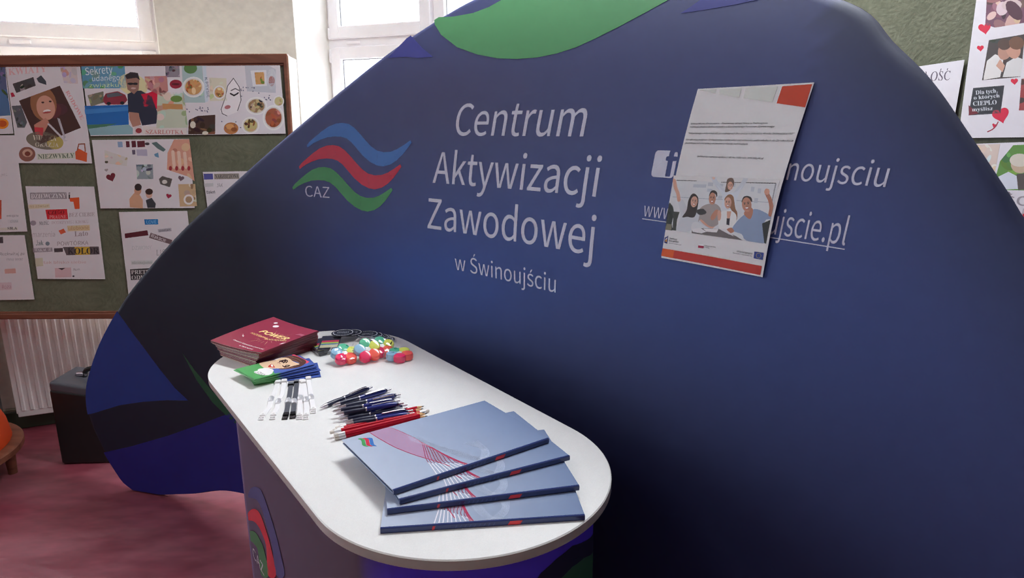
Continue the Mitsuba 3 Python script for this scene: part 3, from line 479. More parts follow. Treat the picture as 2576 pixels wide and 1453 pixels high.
RO, RD = np.array([1.117, 1.7, 0.0]), np.array([0.2239, -0.9746, 0.0])   # notice board on the right wall: face, direction towards the camera
RN = np.array([-0.9746, -0.2239, 0.0])
MR = frame3(RO - RN * 0.04, RD, -RN, UP)

struct('floor', bx(-6.5, -3.2, -0.06, 3.2, 5.2, 0.0), 'linoleum')
struct('ceiling', bx(-6.5, -3.2, CEIL, 3.2, 5.2, CEIL + 0.06), 'ceiling_paint')
struct('wall_left', moved(cat([wall_with_hole(-0.9, 1.452, 0, 0.34, -0.62, 0.79, 0.95, 2.85, CEIL), wall_with_hole(-4.6, -0.9, 0, 0.34, -2.5, -1.05, 0.85, 2.85, CEIL)]), MA), 'plaster')
struct('wall_back', moved(wall_with_hole(-0.02, 3.4, -0.30, 0.12, 0.0, 1.60, 0.95, 2.85, CEIL), MB), 'plaster')
struct('wall_right', moved(bx(-2.1, 0, 0, 5.2, 0.2, CEIL), MR), 'plaster')
struct('wall_rear', bx(-6.5, -3.2, 0, 3.2, -3.0, CEIL), 'plaster')
struct('wall_side', bx(-6.5, -3.0, 0, -6.3, 2.2, CEIL), 'plaster')
struct('baseboard_left', moved(bx(-4.6, -0.016, 0.0, 1.452, 0.0, 0.094, 0.004), MA), 'satin', (62, 74, 60))

def window(name, M, x0, x1, z0, z1, y, splits, transom, label, reveal=0.0):
    """White plastic window: frame, mullion, transom, sashes with panes, hinges. Local x along the wall, y outward."""
    fr = 0.028
    put(part(name, 'frame'), moved(cat([bx(x0, y, z0, x0 + fr, y + .07, z1, .004), bx(x1 - fr, y, z0, x1, y + .07, z1, .004), bx(x0, y, z0, x1, y + .07, z0 + fr, .004),
        bx(x0, y, z1 - fr, x1, y + .07, z1, .004)] + [bx(s - .016, y, z0, s + .016, y + .07, z1, .003) for s in splits]
        + [bx(x0, y, transom - .022, x1, y + .07, transom + .022, .003)]), M), 'white_plastic')
    xs = [x0 + fr] + [e for s in splits for e in (s - .016, s + .016)] + [x1 - fr]
    for a, b in zip(xs[0::2], xs[1::2]):
        for lo, hi in ((z0 + fr, transom - .022), (transom + .022, z1 - fr)):
            w, yy = 0.068, y - 0.022
            a1, b1 = a - .006, b + .006
            k = part(name, 'sash')
            put(k, moved(cat([bx(a1, yy, lo, a1 + w, yy + .06, hi, .005), bx(b1 - w, yy, lo, b1, yy + .06, hi, .005),
                              bx(a1 + w - .004, yy, lo, b1 - w + .004, yy + .06, lo + w, .005), bx(a1 + w - .004, yy, hi - w, b1 - w + .004, yy + .06, hi, .005)]), M), 'white_plastic')
            put(part(k, 'pane'), moved(bx(a1 + w - .01, yy + .034, lo + w - .01, b1 - w + .01, yy + .036, hi - w + .01), M), 'window_glass')
            put(part(k, 'gasket'), moved(cat([bx(a1 + w - .003, yy + .026, lo + w - .003, a1 + w + .003, yy + .032, hi - w + .003), bx(b1 - w - .003, yy + .026, lo + w - .003, b1 - w + .003, yy + .032, hi - w + .003),
                 bx(a1 + w, yy + .026, hi - w - .003, b1 - w, yy + .032, hi - w + .003), bx(a1 + w, yy + .026, lo + w - .003, b1 - w, yy + .032, lo + w + .003)]), M), 'satin', (70, 70, 76))
            put(part(k, 'hinge'), moved(bx(a1 - .004, yy - .008, (lo if hi > transom + .1 and lo > transom else hi - .085), a1 + .008, yy + .004, (lo + .06 if lo > transom else hi - .01), .003), M), 'white_plastic')
        put(part(name, 'vent_stay'), moved(bx(a + .10, y - .012, transom - .009, a + .19, y + .002, transom + .009, .003), M), 'white_plastic')
    put(part(name, 'sill'), moved(bx(x0, y - .2, z0 - .03, x1, y + .02, z0 + .002, .005), M), 'white_plastic')
    if reveal:
        put(part(name, 'reveal'), moved(cat([bx(x0 - .001, -reveal, z0, x0 + .003, y + .002, z1), bx(x1 - .003, -reveal, z0, x1 + .001, y + .002, z1), bx(x0, -reveal, z1 - .003, x1, y + .002, z1 + .001)]), M), 'ceiling_paint')
    tag(name, label, kind='structure')

YA = 0.13
window('window_1', MA, -0.62, 0.79, 0.95, 2.85, YA, [0.02], 1.925, 'white plastic window with a vent sash above the left pin board', 0.001)
window('window_2', MB, 0.0, 1.60, 0.95, 2.85, 0.0, [0.685], 1.985, 'white plastic window in a deep reveal behind the blue banner', 0.30)

window('window_3', MA, -2.5, -1.05, 0.85, 2.85, YA, [-1.78], 1.925, 'added white plastic window, unseen, further along the left wall to light the floor', 0.001)  # unseen window added so daylight reaches the floor at left

# ceiling lamps; the front one is an added fill
for cx, cy, hl, hw, rot, rad in LAMPS:
    M = frame3([cx, cy, 0], [math.cos(math.radians(rot)), math.sin(math.radians(rot)), 0], [-math.sin(math.radians(rot)), math.cos(math.radians(rot)), 0], UP)
    k = thing('ceiling_lamp', 'long white fluorescent ceiling lamp, one above the banner, one added as front fill' if cy > 0 else 'added fluorescent fill lamp, unseen, on the ceiling at the front of the room', 'lamp')
    put(part(k, 'housing'), moved(cat([bx(-hl, -hw, CEIL - .07, hl, -hw + .012, CEIL), bx(-hl, hw - .012, CEIL - .07, hl, hw, CEIL), bx(-hl, -hw, CEIL - .07, -hl + .012, hw, CEIL),
        bx(hl - .012, -hw, CEIL - .07, hl, hw, CEIL), bx(-hl, -hw, CEIL - .012, hl, hw, CEIL)]), M), 'white_plastic')
    v = np.array([[-hl + .014, -hw + .014, CEIL - .062], [hl - .014, -hw + .014, CEIL - .062], [hl - .014, hw - .014, CEIL - .062], [-hl + .014, hw - .014, CEIL - .062]])
    put(part(k, 'diffuser'), moved(trimesh.Trimesh(v, [[0, 2, 1], [0, 3, 2]], process=False), M), 'white_plastic', emit=[rad * t for t in LAMP_TINT])

# radiator on the left wall
rk = thing('radiator', 'white ribbed panel radiator under the left pin board', 'radiator')
RX0, RX1, RZ0, RZ1, RY = -0.045, 1.25, 0.094, 0.84, -0.10
xs, prof = RX0 + 0.012, []
pitch = 0.0375
pts = [(RX0, 0.0)]
n = int((RX1 - RX0 - 0.03) / pitch)
for i in range(n):
    x = RX0 + 0.018 + i * pitch
    pts += [(x, 0.0), (x + 0.004, -0.007), (x + 0.0165, -0.008), (x + 0.0205, 0.0)]
pts += [(RX1, 0.0)]
front = Polygon(pts + [(RX1, 0.02), (RX0, 0.02)])
m = extrude(front, RZ1 - RZ0 - 0.07, RZ0 + 0.035)
m2 = cat([m, bx(RX0, -0.001, RZ0, RX1, 0.02, RZ0 + 0.036, .003), bx(RX0, -0.001, RZ1 - 0.036, RX1, 0.02, RZ1, .003)])
m2.apply_translation([0, RY, 0])
put(part(rk, 'front_panel'), moved(m2, MA), 'satin', (212, 204, 205))
put(part(rk, 'back_panel'), moved(bx(RX0, RY + .07, RZ0, RX1, RY + .085, RZ1, .003), MA), 'satin', (212, 204, 205))
put(part(rk, 'side_cover'), moved(bx(RX0 - .004, RY, RZ0 + .02, RX0 + .002, RY + .085, RZ1, .001), MA), 'satin', (205, 198, 198))
put(part(rk, 'top_grille'), moved(bx(RX0, RY, RZ1, RX1, RY + .085, RZ1 + .006, .001), MA), 'satin', (212, 204, 205))
put(part(rk, 'bracket'), moved(bx(RX0 + .2, RY + .085, .3, RX0 + .23, 0.0, .6), MA), 'satin', (205, 198, 198))
pk = thing('heating_pipe', 'thin heating pipe running along the green baseboard beside the radiator', 'pipe')
put(pk, moved(tube([(-1.6, -.03, .115), (-.9, -.03, .115), (-.3, -.03, .115), (-.05, -.03, .115)], .009, 8), MA), 'satin', (120, 118, 100), 60)

# ---------------------------------------------------------------- the curved blue banner
# fabric surface: a big concave arc in plan whose top leans back; s along the arc, v up the cloth
BQ = (-2.51269487, -0.68917082, 3.44497587, 0.05740077, -0.27257693, 0.28658066, 0.06517376, 0.13034485)
BSC, BZC, BTAU, BZT = 0.953, 1.06, 0.12, 1.95

def b_rho(ph, z):
    _, _, R, a1, b1, a2, b2, c3 = BQ
    q = np.clip(z, BZC, BZT) - 1.2
    p = ph - 0.7
    r = R + (a1 + b1 * p) * q + (a2 + b2 * p) * q ** 2 + c3 * q ** 3
    k = (a1 + b1 * p) + 2 * (a2 + b2 * p) * q + 3 * c3 * q ** 2
    return r + k * BTAU * (np.exp(np.minimum(z - BZC, 0) / BTAU) - 1) + k * np.maximum(z - BZT, 0)

def b_slope(ph, z):
    return (b_rho(ph, z + 1e-3) - b_rho(ph, z - 1e-3)) / 2e-3

def b_v(ph, z):
    u = np.linspace(0, 1, 9)
    return 1.2 + (z - 1.2) * np.sqrt(1 + b_slope(ph[:, None], 1.2 + (z - 1.2)[:, None] * u) ** 2).mean(1)

def bs_at(px, py):
    """(s, v) of the cloth at a pixel of the photograph."""
    d = ray(np.atleast_1d(px), np.atleast_1d(py))
    cx, cy, r = BQ[0], BQ[1], np.full(len(d), BQ[2])
    for _ in range(14):
        A, B, C = d[:, 0] ** 2 + d[:, 1] ** 2, -(d[:, 0] * cx + d[:, 1] * cy), cx * cx + cy * cy - r * r
        t = (-B + np.sqrt(np.maximum(B * B - A * C, 0))) / A
        ph, z = np.arctan2(d[:, 1] * t - cy, d[:, 0] * t - cx), 1.5 + d[:, 2] * t
        r = b_rho(ph, z)
    return np.stack([ph * BQ[2], b_v(ph, z)], 1)

def bp(sv, off=0.0):
    """Points of the cloth (n x 3), lifted by off towards the room."""
    sv = np.asarray(sv, float)
    def pos(s, v):
        ph = s / BQ[2]
        z = v.copy()
        for _ in range(6):
            z = z - (b_v(ph, z) - v) / np.sqrt(1 + b_slope(ph, z) ** 2)
        r = b_rho(ph, z)
        return CAM + BSC * (np.stack([BQ[0] + r * np.cos(ph), BQ[1] + r * np.sin(ph), z], 1) - CAM)
    P = pos(sv[:, 0], sv[:, 1])
    o = np.broadcast_to(np.asarray(off, float), (len(sv),))
    if np.any(o != 0):
        e = 2e-3
        n = np.cross(pos(sv[:, 0] + e, sv[:, 1]) - P, pos(sv[:, 0], sv[:, 1] + e) - P)
        n /= np.linalg.norm(n, axis=1, keepdims=True)
        n *= np.sign((n * (np.array([BQ[0], BQ[1], 1.2]) - P)).sum(1, keepdims=True))
        P = P + n * o[:, None]
    return P

BL = bs_at(*np.array([[1175, 0], [1000, 110], [800, 270], [600, 445], [480, 555], [400, 640], [330, 725], [290, 785], [250, 860], [225, 930], [214, 985], [221, 1050], [255, 1130], [300, 1203], [322, 1225], [345, 1238], [390, 1245], [480, 1243], [590, 1238]]).T)
BR = bs_at(*np.array([[2140, 0], [2237, 95], [2330, 190], [2420, 320], [2530, 490], [2576, 560]]).T)
BTOP = [(2.80, 1.915), (2.68, 1.955), (2.54, 1.965), (2.40, 1.945), (2.27, 1.90), (2.10, 1.825)]
BLOW = [(1.33, 1.20), (1.02, 0.95), (0.74, 0.64), (0.58, 0.42), (0.53, 0.27), (0.57, 0.12), (0.68, 0.0), (0.80, -0.06)]
BOUT = spl(np.vstack([BL[::-1], BTOP, BR, BLOW, [(1.2, -0.072), (1.6, -0.06), (2.2, -0.02), (3.0, 0.02), (3.6, 0.03)]]), 10)
BOUT[:, 1] = np.maximum(BOUT[:, 1], -0.073)
BPOLY = Polygon(BOUT).buffer(0)
BC = np.array([2.62, 0.72])

def banner_solid():
    ring = np.array(BPOLY.exterior.coords)[:-1]
    L = LineString(np.vstack([ring, ring[:1]]))
    N = 420
    ring = np.array([L.interpolate(i / N, normalized=True).coords[0] for i in range(N)])
    rad = 0.014
    ds = [0, rad * .12, rad * .4, rad * .8, rad * 1.3] + list(np.linspace(0.06, 0.97, 40))
    rows, offs = [], []
    dirv = BC - ring
    dl = np.linalg.norm(dirv, axis=1, keepdims=True)
    for i, d in enumerate(ds):
        if i < 5:
            rows.append(ring + dirv / dl * d * 1.3)
            offs.append(np.full(N, -rad + rad * math.sqrt(max(0.0, 1 - (1 - min(d / (rad * 1.3), 1)) ** 2))))
        else:
            rows.append(ring + dirv * d)
            offs.append(np.zeros(N))
    front = np.vstack(rows + [BC[None]])
    fo = np.concatenate(offs + [np.zeros(1)])
    V = [bp(front, fo)]
    nb = len(front)
    V.append(bp(front[N:], -2 * rad - fo[N:]))
    V = np.vstack(V)
    sv = np.vstack([front, front[N:]])
    F = []
    R = len(ds)
    idx = lambda r, j: r * N + j % N
    bidx = lambda r, j: (j % N) if r == 0 else nb + (r - 1) * N + j % N
    for r in range(R - 1):
        for j in range(N):
            a, b, c, d = idx(r, j), idx(r, j + 1), idx(r + 1, j + 1), idx(r + 1, j)
            F += [[a, b, c], [a, c, d]]
            a, b, c, d = bidx(r, j), bidx(r, j + 1), bidx(r + 1, j + 1), bidx(r + 1, j)
            F += [[a, c, b], [a, d, c]]
    cb = len(V) - 1
    for j in range(N):
        F.append([idx(R - 1, j), idx(R - 1, j + 1), nb - 1])
        F.append([bidx(R - 1, j), cb, bidx(R - 1, j + 1)])
    return trimesh.Trimesh(V, F, process=False), sv

def banner_print_shade(sv):
    """The printed ground: navy that runs to near black at the foot and the rim, part print and part shade put into the colour, with soft brighter clouds of blue."""
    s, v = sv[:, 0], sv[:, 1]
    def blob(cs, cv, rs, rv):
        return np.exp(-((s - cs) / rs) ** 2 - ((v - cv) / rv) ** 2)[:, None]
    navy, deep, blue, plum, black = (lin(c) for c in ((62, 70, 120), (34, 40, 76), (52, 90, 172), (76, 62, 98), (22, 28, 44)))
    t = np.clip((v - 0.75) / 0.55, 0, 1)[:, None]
    c = deep * (1 - t) + navy * t  # darker foot: part print, part shade carried in the colour
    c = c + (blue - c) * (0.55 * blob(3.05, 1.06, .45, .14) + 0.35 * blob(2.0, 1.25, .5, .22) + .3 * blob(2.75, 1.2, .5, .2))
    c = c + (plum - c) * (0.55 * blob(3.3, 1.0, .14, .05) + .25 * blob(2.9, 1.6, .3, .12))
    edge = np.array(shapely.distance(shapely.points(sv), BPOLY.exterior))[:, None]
    c = c + (black - c) * (0.55 * np.exp(-(edge / 0.10) ** 2)) * (s < 1.9)[:, None]  # shade of the cloth turning round the tube, coloured into the right rim
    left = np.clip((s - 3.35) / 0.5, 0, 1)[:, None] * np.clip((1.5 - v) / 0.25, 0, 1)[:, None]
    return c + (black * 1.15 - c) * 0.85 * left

bk = thing('exhibition_banner', 'large curved navy blue fabric banner wall with white lettering, standing behind the counter', 'banner')
mesh, bsv = banner_solid()
mesh.fix_normals()
put(part(bk, 'fabric'), mesh, 'cloth', banner_print_shade(bsv), smooth=True)

def on_cloth(off):
    return lambda v2: bp(v2, off)

def bshape(px_pts, n=6, smooth=True):
    p = bs_at(*np.array(px_pts, float).T)
    return (sp(p, n) if smooth else Polygon(p)).intersection(BPOLY.buffer(-0.004))

def bput(name, layers, off=0.0006, label=None):
    put_flat(part(bk, name), layers, on_cloth(off), 'cloth', 0.05, label)

leaf = Polygon(np.vstack([bs_at(*np.array([[1092, 44], [1094, 62], [1110, 88], [1150, 119], [1200, 137], [1252, 147], [1300, 148.5], [1350, 145], [1400, 135], [1450, 119], [1500, 96], [1560, 66], [1620, 34], [1682, 0]]).T),
    [(2.18, 1.83), (2.30, 1.885), (2.50, 1.90)], bs_at(*np.array([[1262, 0], [1230, 18], [1190, 33], [1140, 42]]).T)])).buffer(0)
bput('green_leaf', [(leaf.intersection(BPOLY.buffer(-0.004)), (84, 158, 102))], label='large green leaf shape printed at the top')
bput('blue_shape', [(bshape([[976, 146], [1032, 88], [1040, 96], [1062, 120], [1090, 143], [1050, 146], [1020, 143]], smooth=False), (62, 66, 150))])
bput('blue_shape', [(Polygon(np.vstack([bs_at(*np.array([[1712, 34], [1738, 17], [1762, 0]]).T), [(2.10, 1.815), (2.0, 1.78)], bs_at(*np.array([[1905, 0], [1850, 12], [1780, 24]]).T)])).buffer(0).intersection(BPOLY.buffer(-.004)), (50, 54, 140))])
bput('blue_shape', [(bshape([[293, 780], [340, 845], [400, 925], [440, 975], [474, 1007], [420, 1006], [360, 1010], [300, 1019], [232, 1040], [160, 1050], [160, 940], [230, 840]], smooth=False), (38, 62, 142))], label='blue wedge printed at the lower left')
bput('indigo_shape', [(bshape([[258, 1138], [330, 1122], [420, 1096], [500, 1068], [560, 1045], [640, 1020], [720, 1000], [800, 1200], [760, 1240], [600, 1243], [390, 1250], [320, 1250], [240, 1180]], smooth=False), (36, 36, 126))], label='indigo field printed along the foot')
bput('green_crescent', [(bshape([[458, 886], [490, 930], [530, 978], [570, 1022], [640, 1085], [640, 1110], [578, 1053], [535, 1012], [495, 956]], smooth=False), (40, 90, 62))])

# the emblem: three waves, each the same shape shifted down and to the left
WAVE = np.array([(290, 420), (330, 370), (400, 308), (500, 225), (600, 155), (700, 115), (790, 105), (880, 120), (960, 175), (1040, 260), (1120, 355), (1200, 440), (1280, 495), (1370, 518), (1470, 510), (1560, 475), (1650, 420), (1750, 350),
    (1765, 385), (1700, 475), (1640, 550), (1560, 630), (1470, 690), (1370, 718), (1280, 705), (1180, 655), (1080, 570), (1000, 475), (920, 380), (850, 325), (770, 300), (680, 297), (580, 310), (480, 345), (390, 390), (300, 455)], float) / 5.588 + [720, 290]
WAVE_SV = bs_at(*WAVE.T)
WAVE_LOCAL = (WAVE_SV - [3.245, 1.459]) * [-1, 1]            # metres, x to the right
WCOL = [(66, 118, 190), (196, 48, 76), (74, 152, 96)]
def wave(dx, dy, k=1.0):
    return Polygon(WAVE_LOCAL * k + [dx, dy]).buffer(0.0015).buffer(-0.0015)
def mirror(g):                                               # x to the right becomes s
    return affinity.scale(g, -1, 1, origin=(0, 0))
def sgeo(g, s, v):
    return affinity.translate(mirror(g), s, v)
for i, c in enumerate(WCOL):
    bput('emblem_wave', [(sgeo(wave(-0.0345 * i, -0.0698 * i), 3.245, 1.459), c)], label=('blue', 'red', 'green')[i] + ' wave of the emblem')
WHITE = (205, 208, 226)
def bline(s, cap, s0, s1, v, col=WHITE, **k):
    bput('lettering', [(sgeo(text(s, cap, width=s0 - s1, **k), s0, v), col)])
bline('Centrum', 0.0855, 2.846, 2.3985, 1.4868, bold=.002)
bline('Aktywizacji', 0.0855, 2.914, 2.3305, 1.3552, bold=.002)
bline('Zawodowej', 0.0855, 2.931, 2.3215, 1.2258, bold=.002)
bline('w Świnoujściu', 0.0425, 2.8185, 2.4358, 1.1203)
bline('CAZ', 0.0352, 3.4835, 3.3690, 1.2868, col=(190, 192, 214))
bline('noujsciu', 0.0375, 1.8885, 1.7213, 1.4186)
bline('www', 0.029, 2.1915, 2.118, 1.3262)
bline('ujscie.pl', 0.042, 1.9010, 1.7608, 1.3268)
bput('lettering', [(Polygon([(2.1927, 1.3216), (1.7594, 1.3216), (1.7594, 1.3198), (2.1927, 1.3198)]), WHITE)])
logo = rect(0, 0, 0.0572, 0.0538).buffer(-.008).buffer(.008, quad_segs=6)
fl = affinity.scale(text('f', 0.048, bold=.030), 1.25, 1.02, origin=(0, 0))
x0, y0, x1, y1 = fl.bounds
fl = affinity.translate(fl, 0.030 - x0, 0.0025 - y0)
bput('logo_tile', [(sgeo(logo.difference(fl), 2.188, 1.4068), WHITE)], label='white rounded square with a letter f')

# the paper poster fixed to the banner
pk = thing('information_poster', 'white printed poster with a photo of five cheering people, fixed to the blue banner', 'poster')
PQ = np.array([(2.1192, 1.5816), (1.8835, 1.5811), (1.8927, 1.2525), (2.1275, 1.2497)])   # corners: left top, right top, right foot, left foot
def pbil(ab):
    a, b = ab[:, :1], ab[:, 1:]                               # a to the right, b down, both 0 to 1
    return (PQ[0] * (1 - a) + PQ[1] * a) * (1 - b) + (PQ[3] * (1 - a) + PQ[2] * a) * b
def plift(ab):
    a, b = ab[:, 0], ab[:, 1]
    return 0.003 + 0.005 * np.clip(a, 0, 1) ** 2 * np.exp(-((b - .62) / .3) ** 2)
def poster3(off):
    return lambda ab: bp(pbil(np.asarray(ab)), plift(np.asarray(ab)) + off)
g = np.stack(np.meshgrid(np.linspace(0, 1, 13), np.linspace(0, 1, 17)), -1).reshape(-1, 2)
top, bot = poster3(0)(g), poster3(-0.0006)(g)
F = []
for j in range(16):
    for i in range(12):
        a, b, c, d = j * 13 + i, j * 13 + i + 1, (j + 1) * 13 + i + 1, (j + 1) * 13 + i
        F += [[a, c, b], [a, d, c], [a + 221, b + 221, c + 221], [a + 221, c + 221, d + 221]]
rim = [i for i in range(13)] + [j * 13 + 12 for j in range(1, 17)] + [16 * 13 + i for i in range(11, -1, -1)] + [j * 13 for j in range(15, 0, -1)]
for a, b in zip(rim, rim[1:] + rim[:1]):
    F += [[a, b, b + 221], [a, b + 221, a + 221]]
m = trimesh.Trimesh(np.vstack([top, bot]), F, process=False)
m.fix_normals()
put(part(pk, 'sheet'), m, 'print', (226, 226, 228))
def pab(px_pts):
    """Poster coordinates of pixels of the photograph."""
    s = bs_at(*np.array(px_pts, float).T)
    ab = np.full(s.shape, .5)
    for _ in range(12):
        e = s - pbil(ab)
        ab = ab + np.stack([e[:, 0] / -.2355, e[:, 1] / -.3303], 1)
    return ab
P7, P5 = (1640, 400, 4.5417), (1600, 180, 2.691)
def Pz(fr, pts):
    return pab(np.array(pts, float) / fr[2] + [fr[0], fr[1]])
def Pp(fr, pts, n=0):
    q = Pz(fr, pts)
    return sp(q, n) if n else Polygon(q).buffer(0)
def Pe(cx, cy, rx, ry, rot=0, fr=P7):
    g = ell(cx, cy, rx, ry, rot, 4)
    return Polygon(Pz(fr, np.array(g.exterior.coords)[:-1]))
def pput(name, layers, label=None):
    put_flat(part(pk, name), layers, poster3(0.0005), 'print', 0.12, label)
pput('header_block', [(Pp(P5, [(998, 105), (1200, 90), (1153, 247), (960, 219)]), (200, 66, 40))], 'orange-red block in the top corner')
for q in ([(430, 128), (550, 122), (545, 152)], [(575, 124), (722, 117), (705, 180), (572, 158)], [(750, 116), (968, 106), (930, 213), (735, 184)]):
    pput('header_block', [(Pp(P5, q), (214, 218, 214))])
pput('footer_band', [(Pp(P5, [(188, 1195), (864, 1316), (853, 1377), (178, 1246)]), (196, 48, 40)), (Pp(P5, [(188, 1195), (268, 1210), (258, 1262), (178, 1246)]), (222, 92, 36))], 'red band along the foot')
def ptext(s, a0, a1, b, h, col=(52, 52, 58), **k):
    """A line of print from a0 to a1 with its baseline at b; h: height of capitals as a fraction of the poster's."""
    g = text(s, h * 1.40, width=a1 - a0, **k)
    g = affinity.scale(g, 1, -1 / 1.40, origin=(0, 0))
    return (affinity.translate(g, a0, b), col)
pput('print_text', [ptext('www.mapadotacji.gov.pl', .285, .685, .9515, .017, (240, 232, 214), bold=.012)])
def pl_(fr, x0, y0, x1, y1, s, h, **k):
    q = Pz(fr, [(x0, y0), (x1, y1)])
    return ptext(s, q[0, 0], q[1, 0], (q[0, 1] + q[1, 1]) / 2, h, **k)
BI = dict(bold=.010, slant=10)
pput('print_text', [pl_(P5, 377, 362, 900, 356, 'Gmina Miasto Świnoujście - Powiatowy Urząd Pracy w Świnoujściu', .0085, **BI), pl_(P5, 372, 383, 944, 380, 'realizuje projekt dofinansowany z Europejskiego Funduszu Społecznego', .0085, **BI)])
pput('print_text', [pl_(P5, 360, 427, 1083, 428, '"Aktywizacja osób młodych pozostających bez pracy w powiecie Miasto Świnoujście (IV)"', .0085, **BI)])
pput('print_text', [pl_(P5, 345, 470, 1076, 476, 'Cel główny projektu: Zwiększenie możliwości zatrudnienia osób młodych do 29 roku życia', .0085, **BI), pl_(P5, 338, 493, 768, 496, 'pozostających bez pracy w powiecie Miasto Świnoujście.', .0085, **BI)])
pput('print_text', [pl_(P5, 420, 582, 875, 596, 'Dofinansowanie projektu z UE na 2019 rok: 348 966,40 zł', .0085, **BI)])
pput('print_text', [pl_(P7, 214, 918, 300, 922, 'Fundusze', .009, bold=.008), pl_(P7, 208, 942, 318, 952, 'Europejskie', .009, bold=.008), pl_(P7, 206, 962, 350, 984, 'Wiedza Edukacja Rozwój', .0045)])
pput('print_text', [pl_(P7, 622, 995, 742, 1010, 'Rzeczpospolita', .006), pl_(P7, 620, 1013, 672, 1020, 'Polska', .006)])
pput('print_text', [pl_(P7, 988, 1062, 1168, 1088, 'Unia Europejska', .0095, bold=.004), pl_(P7, 945, 1078, 1162, 1112, 'Europejski Fundusz Społeczny', .0055)])
pput('flag', [(Pp(P7, [(1195, 1056), (1303, 1073), (1290, 1152), (1183, 1134)]), (40, 58, 140))] + [(Pe(1243 + 28 * math.cos(a), 1104 + 28 * math.sin(a), 4, 4), (232, 208, 70)) for a in np.arange(12) * math.pi / 6], 'blue flag with a ring of stars')
pput('flag', [(Pp(P7, [(546, 970), (611, 980), (607, 1000), (544, 990)]), (238, 236, 240)), (Pp(P7, [(544, 985), (609, 993), (606, 1020), (542, 1012)]), (160, 30, 66))])
pput('fund_sign', [(Pp(P7, [(160, 900), (200, 876), (188, 966), (155, 955)]), (44, 46, 110)), (Pp(P7, [(165, 915), (196, 893), (178, 928)]), (232, 226, 232)), (Pp(P7, [(160, 935), (186, 912), (184, 950)]), (214, 150, 50))])
def curve(pts, w, fr=P7):
    return Polygon(Pz(fr, np.array(LineString(spl(pts, 5, False)).buffer(w, quad_segs=3).exterior.coords)[:-1]))
SK, SK2, SK3 = (214, 166, 146), (196, 140, 116), (182, 122, 98)
def face(cx, cy, rx, ry, skin, rot=0):
    """A printed face: head, shade, eyes, brows, nose, open smile."""
    r = lambda dx, dy: (cx + dx * math.cos(math.radians(rot)) * 1 - dy * math.sin(math.radians(rot)), cy + dx * math.sin(math.radians(rot)) + dy * math.cos(math.radians(rot)))
    L = [(Pe(cx, cy, rx, ry, rot), skin), (Pe(*r(rx * .45, ry * .15), rx * .5, ry * .7, rot), tuple(int(c * .93) for c in skin))]
    for sx in (-.42, .32):
        L += [(Pe(*r(sx * rx, -ry * .12), rx * .17, ry * .06, rot), (52, 38, 36)), (Pe(*r(sx * rx, -ry * .28), rx * .24, ry * .045, rot), (84, 58, 50))]
    L += [(Pe(*r(-.04 * rx, ry * .18), rx * .12, ry * .08, rot), tuple(int(c * .82) for c in skin)), (Pe(*r(-.04 * rx, ry * .48), rx * .42, ry * .15, rot), (168, 72, 74)), (Pe(*r(-.04 * rx, ry * .45), rx * .34, ry * .09, rot), (244, 240, 236))]
    return L
ph = [(Pp(P7, [(262, 200), (1490, 262), (1330, 970), (165, 806)]), (216, 219, 224)), (Pp(P7, [(262, 180), (1500, 240), (1495, 290), (255, 246)]), (222, 222, 224)),
      (Pp(P7, [(294, 242), (528, 250), (528, 256), (294, 250)]), (70, 70, 76)), (Pp(P7, [(810, 266), (1450, 280), (1450, 290), (810, 272)]), (60, 60, 66)),
      (Pp(P7, [(1440, 286), (1456, 288), (1400, 560), (1390, 556)]), (150, 152, 160)), (Pp(P7, [(250, 430), (1400, 500), (1400, 508), (250, 438)]), (180, 186, 196))]
for x, y, w, h in ((490, 290, 150, 40), (660, 270, 60, 44), (800, 285, 38, 34), (920, 280, 60, 44), (780, 420, 46, 40), (650, 340, 60, 40), (1160, 320, 40, 60), (1240, 340, 40, 60), (1120, 430, 40, 60), (1200, 450, 44, 60)):
    ph.append((Pp(P7, [(x, y), (x + w, y + 4), (x + w - 8, y + h), (x - 6, y + h - 4)]), (192, 198, 208)))
ph += [(Pp(P7, [(205, 520), (235, 522), (258, 560), (262, 640), (240, 740), (250, 812), (165, 806)], 3), (38, 44, 38)), (Pp(P7, [(262, 600), (330, 606), (300, 700), (290, 818), (250, 812)]), (62, 64, 58)), (Pp(P7, [(185, 740), (240, 745), (236, 810), (165, 806)]), (120, 116, 96))]
ph += [(Pp(P7, [(470, 810), (600, 790), (790, 800), (980, 880), (1060, 930), (470, 848)]), (112, 104, 106)), (Pp(P7, [(470, 800), (560, 785), (640, 830), (580, 850), (480, 830)]), (226, 226, 230)), (Pp(P7, [(600, 795), (780, 800), (760, 840), (640, 830)]), (232, 230, 232))]
# woman behind with both arms up
ph += [(curve([(700, 180), (720, 220), (760, 290), (850, 390)], 26), (206, 212, 222)), (curve([(1150, 140), (1110, 200), (1060, 290), (985, 390)], 26), (206, 212, 222)), (Pp(P7, [(760, 300), (850, 380), (985, 380), (1060, 300), (990, 470), (960, 560), (820, 560), (830, 440)], 4), (214, 220, 230)),
       (curve([(698, 172), (724, 224)], 15), (226, 196, 184)), (curve([(1156, 130), (1120, 200)], 15), (226, 196, 184)), (Pp(P7, [(880, 240), (915, 220), (950, 232), (960, 290), (930, 350), (885, 378), (855, 376), (868, 300)], 4), (112, 86, 74))] + face(915, 310, 32, 48, (222, 172, 150))
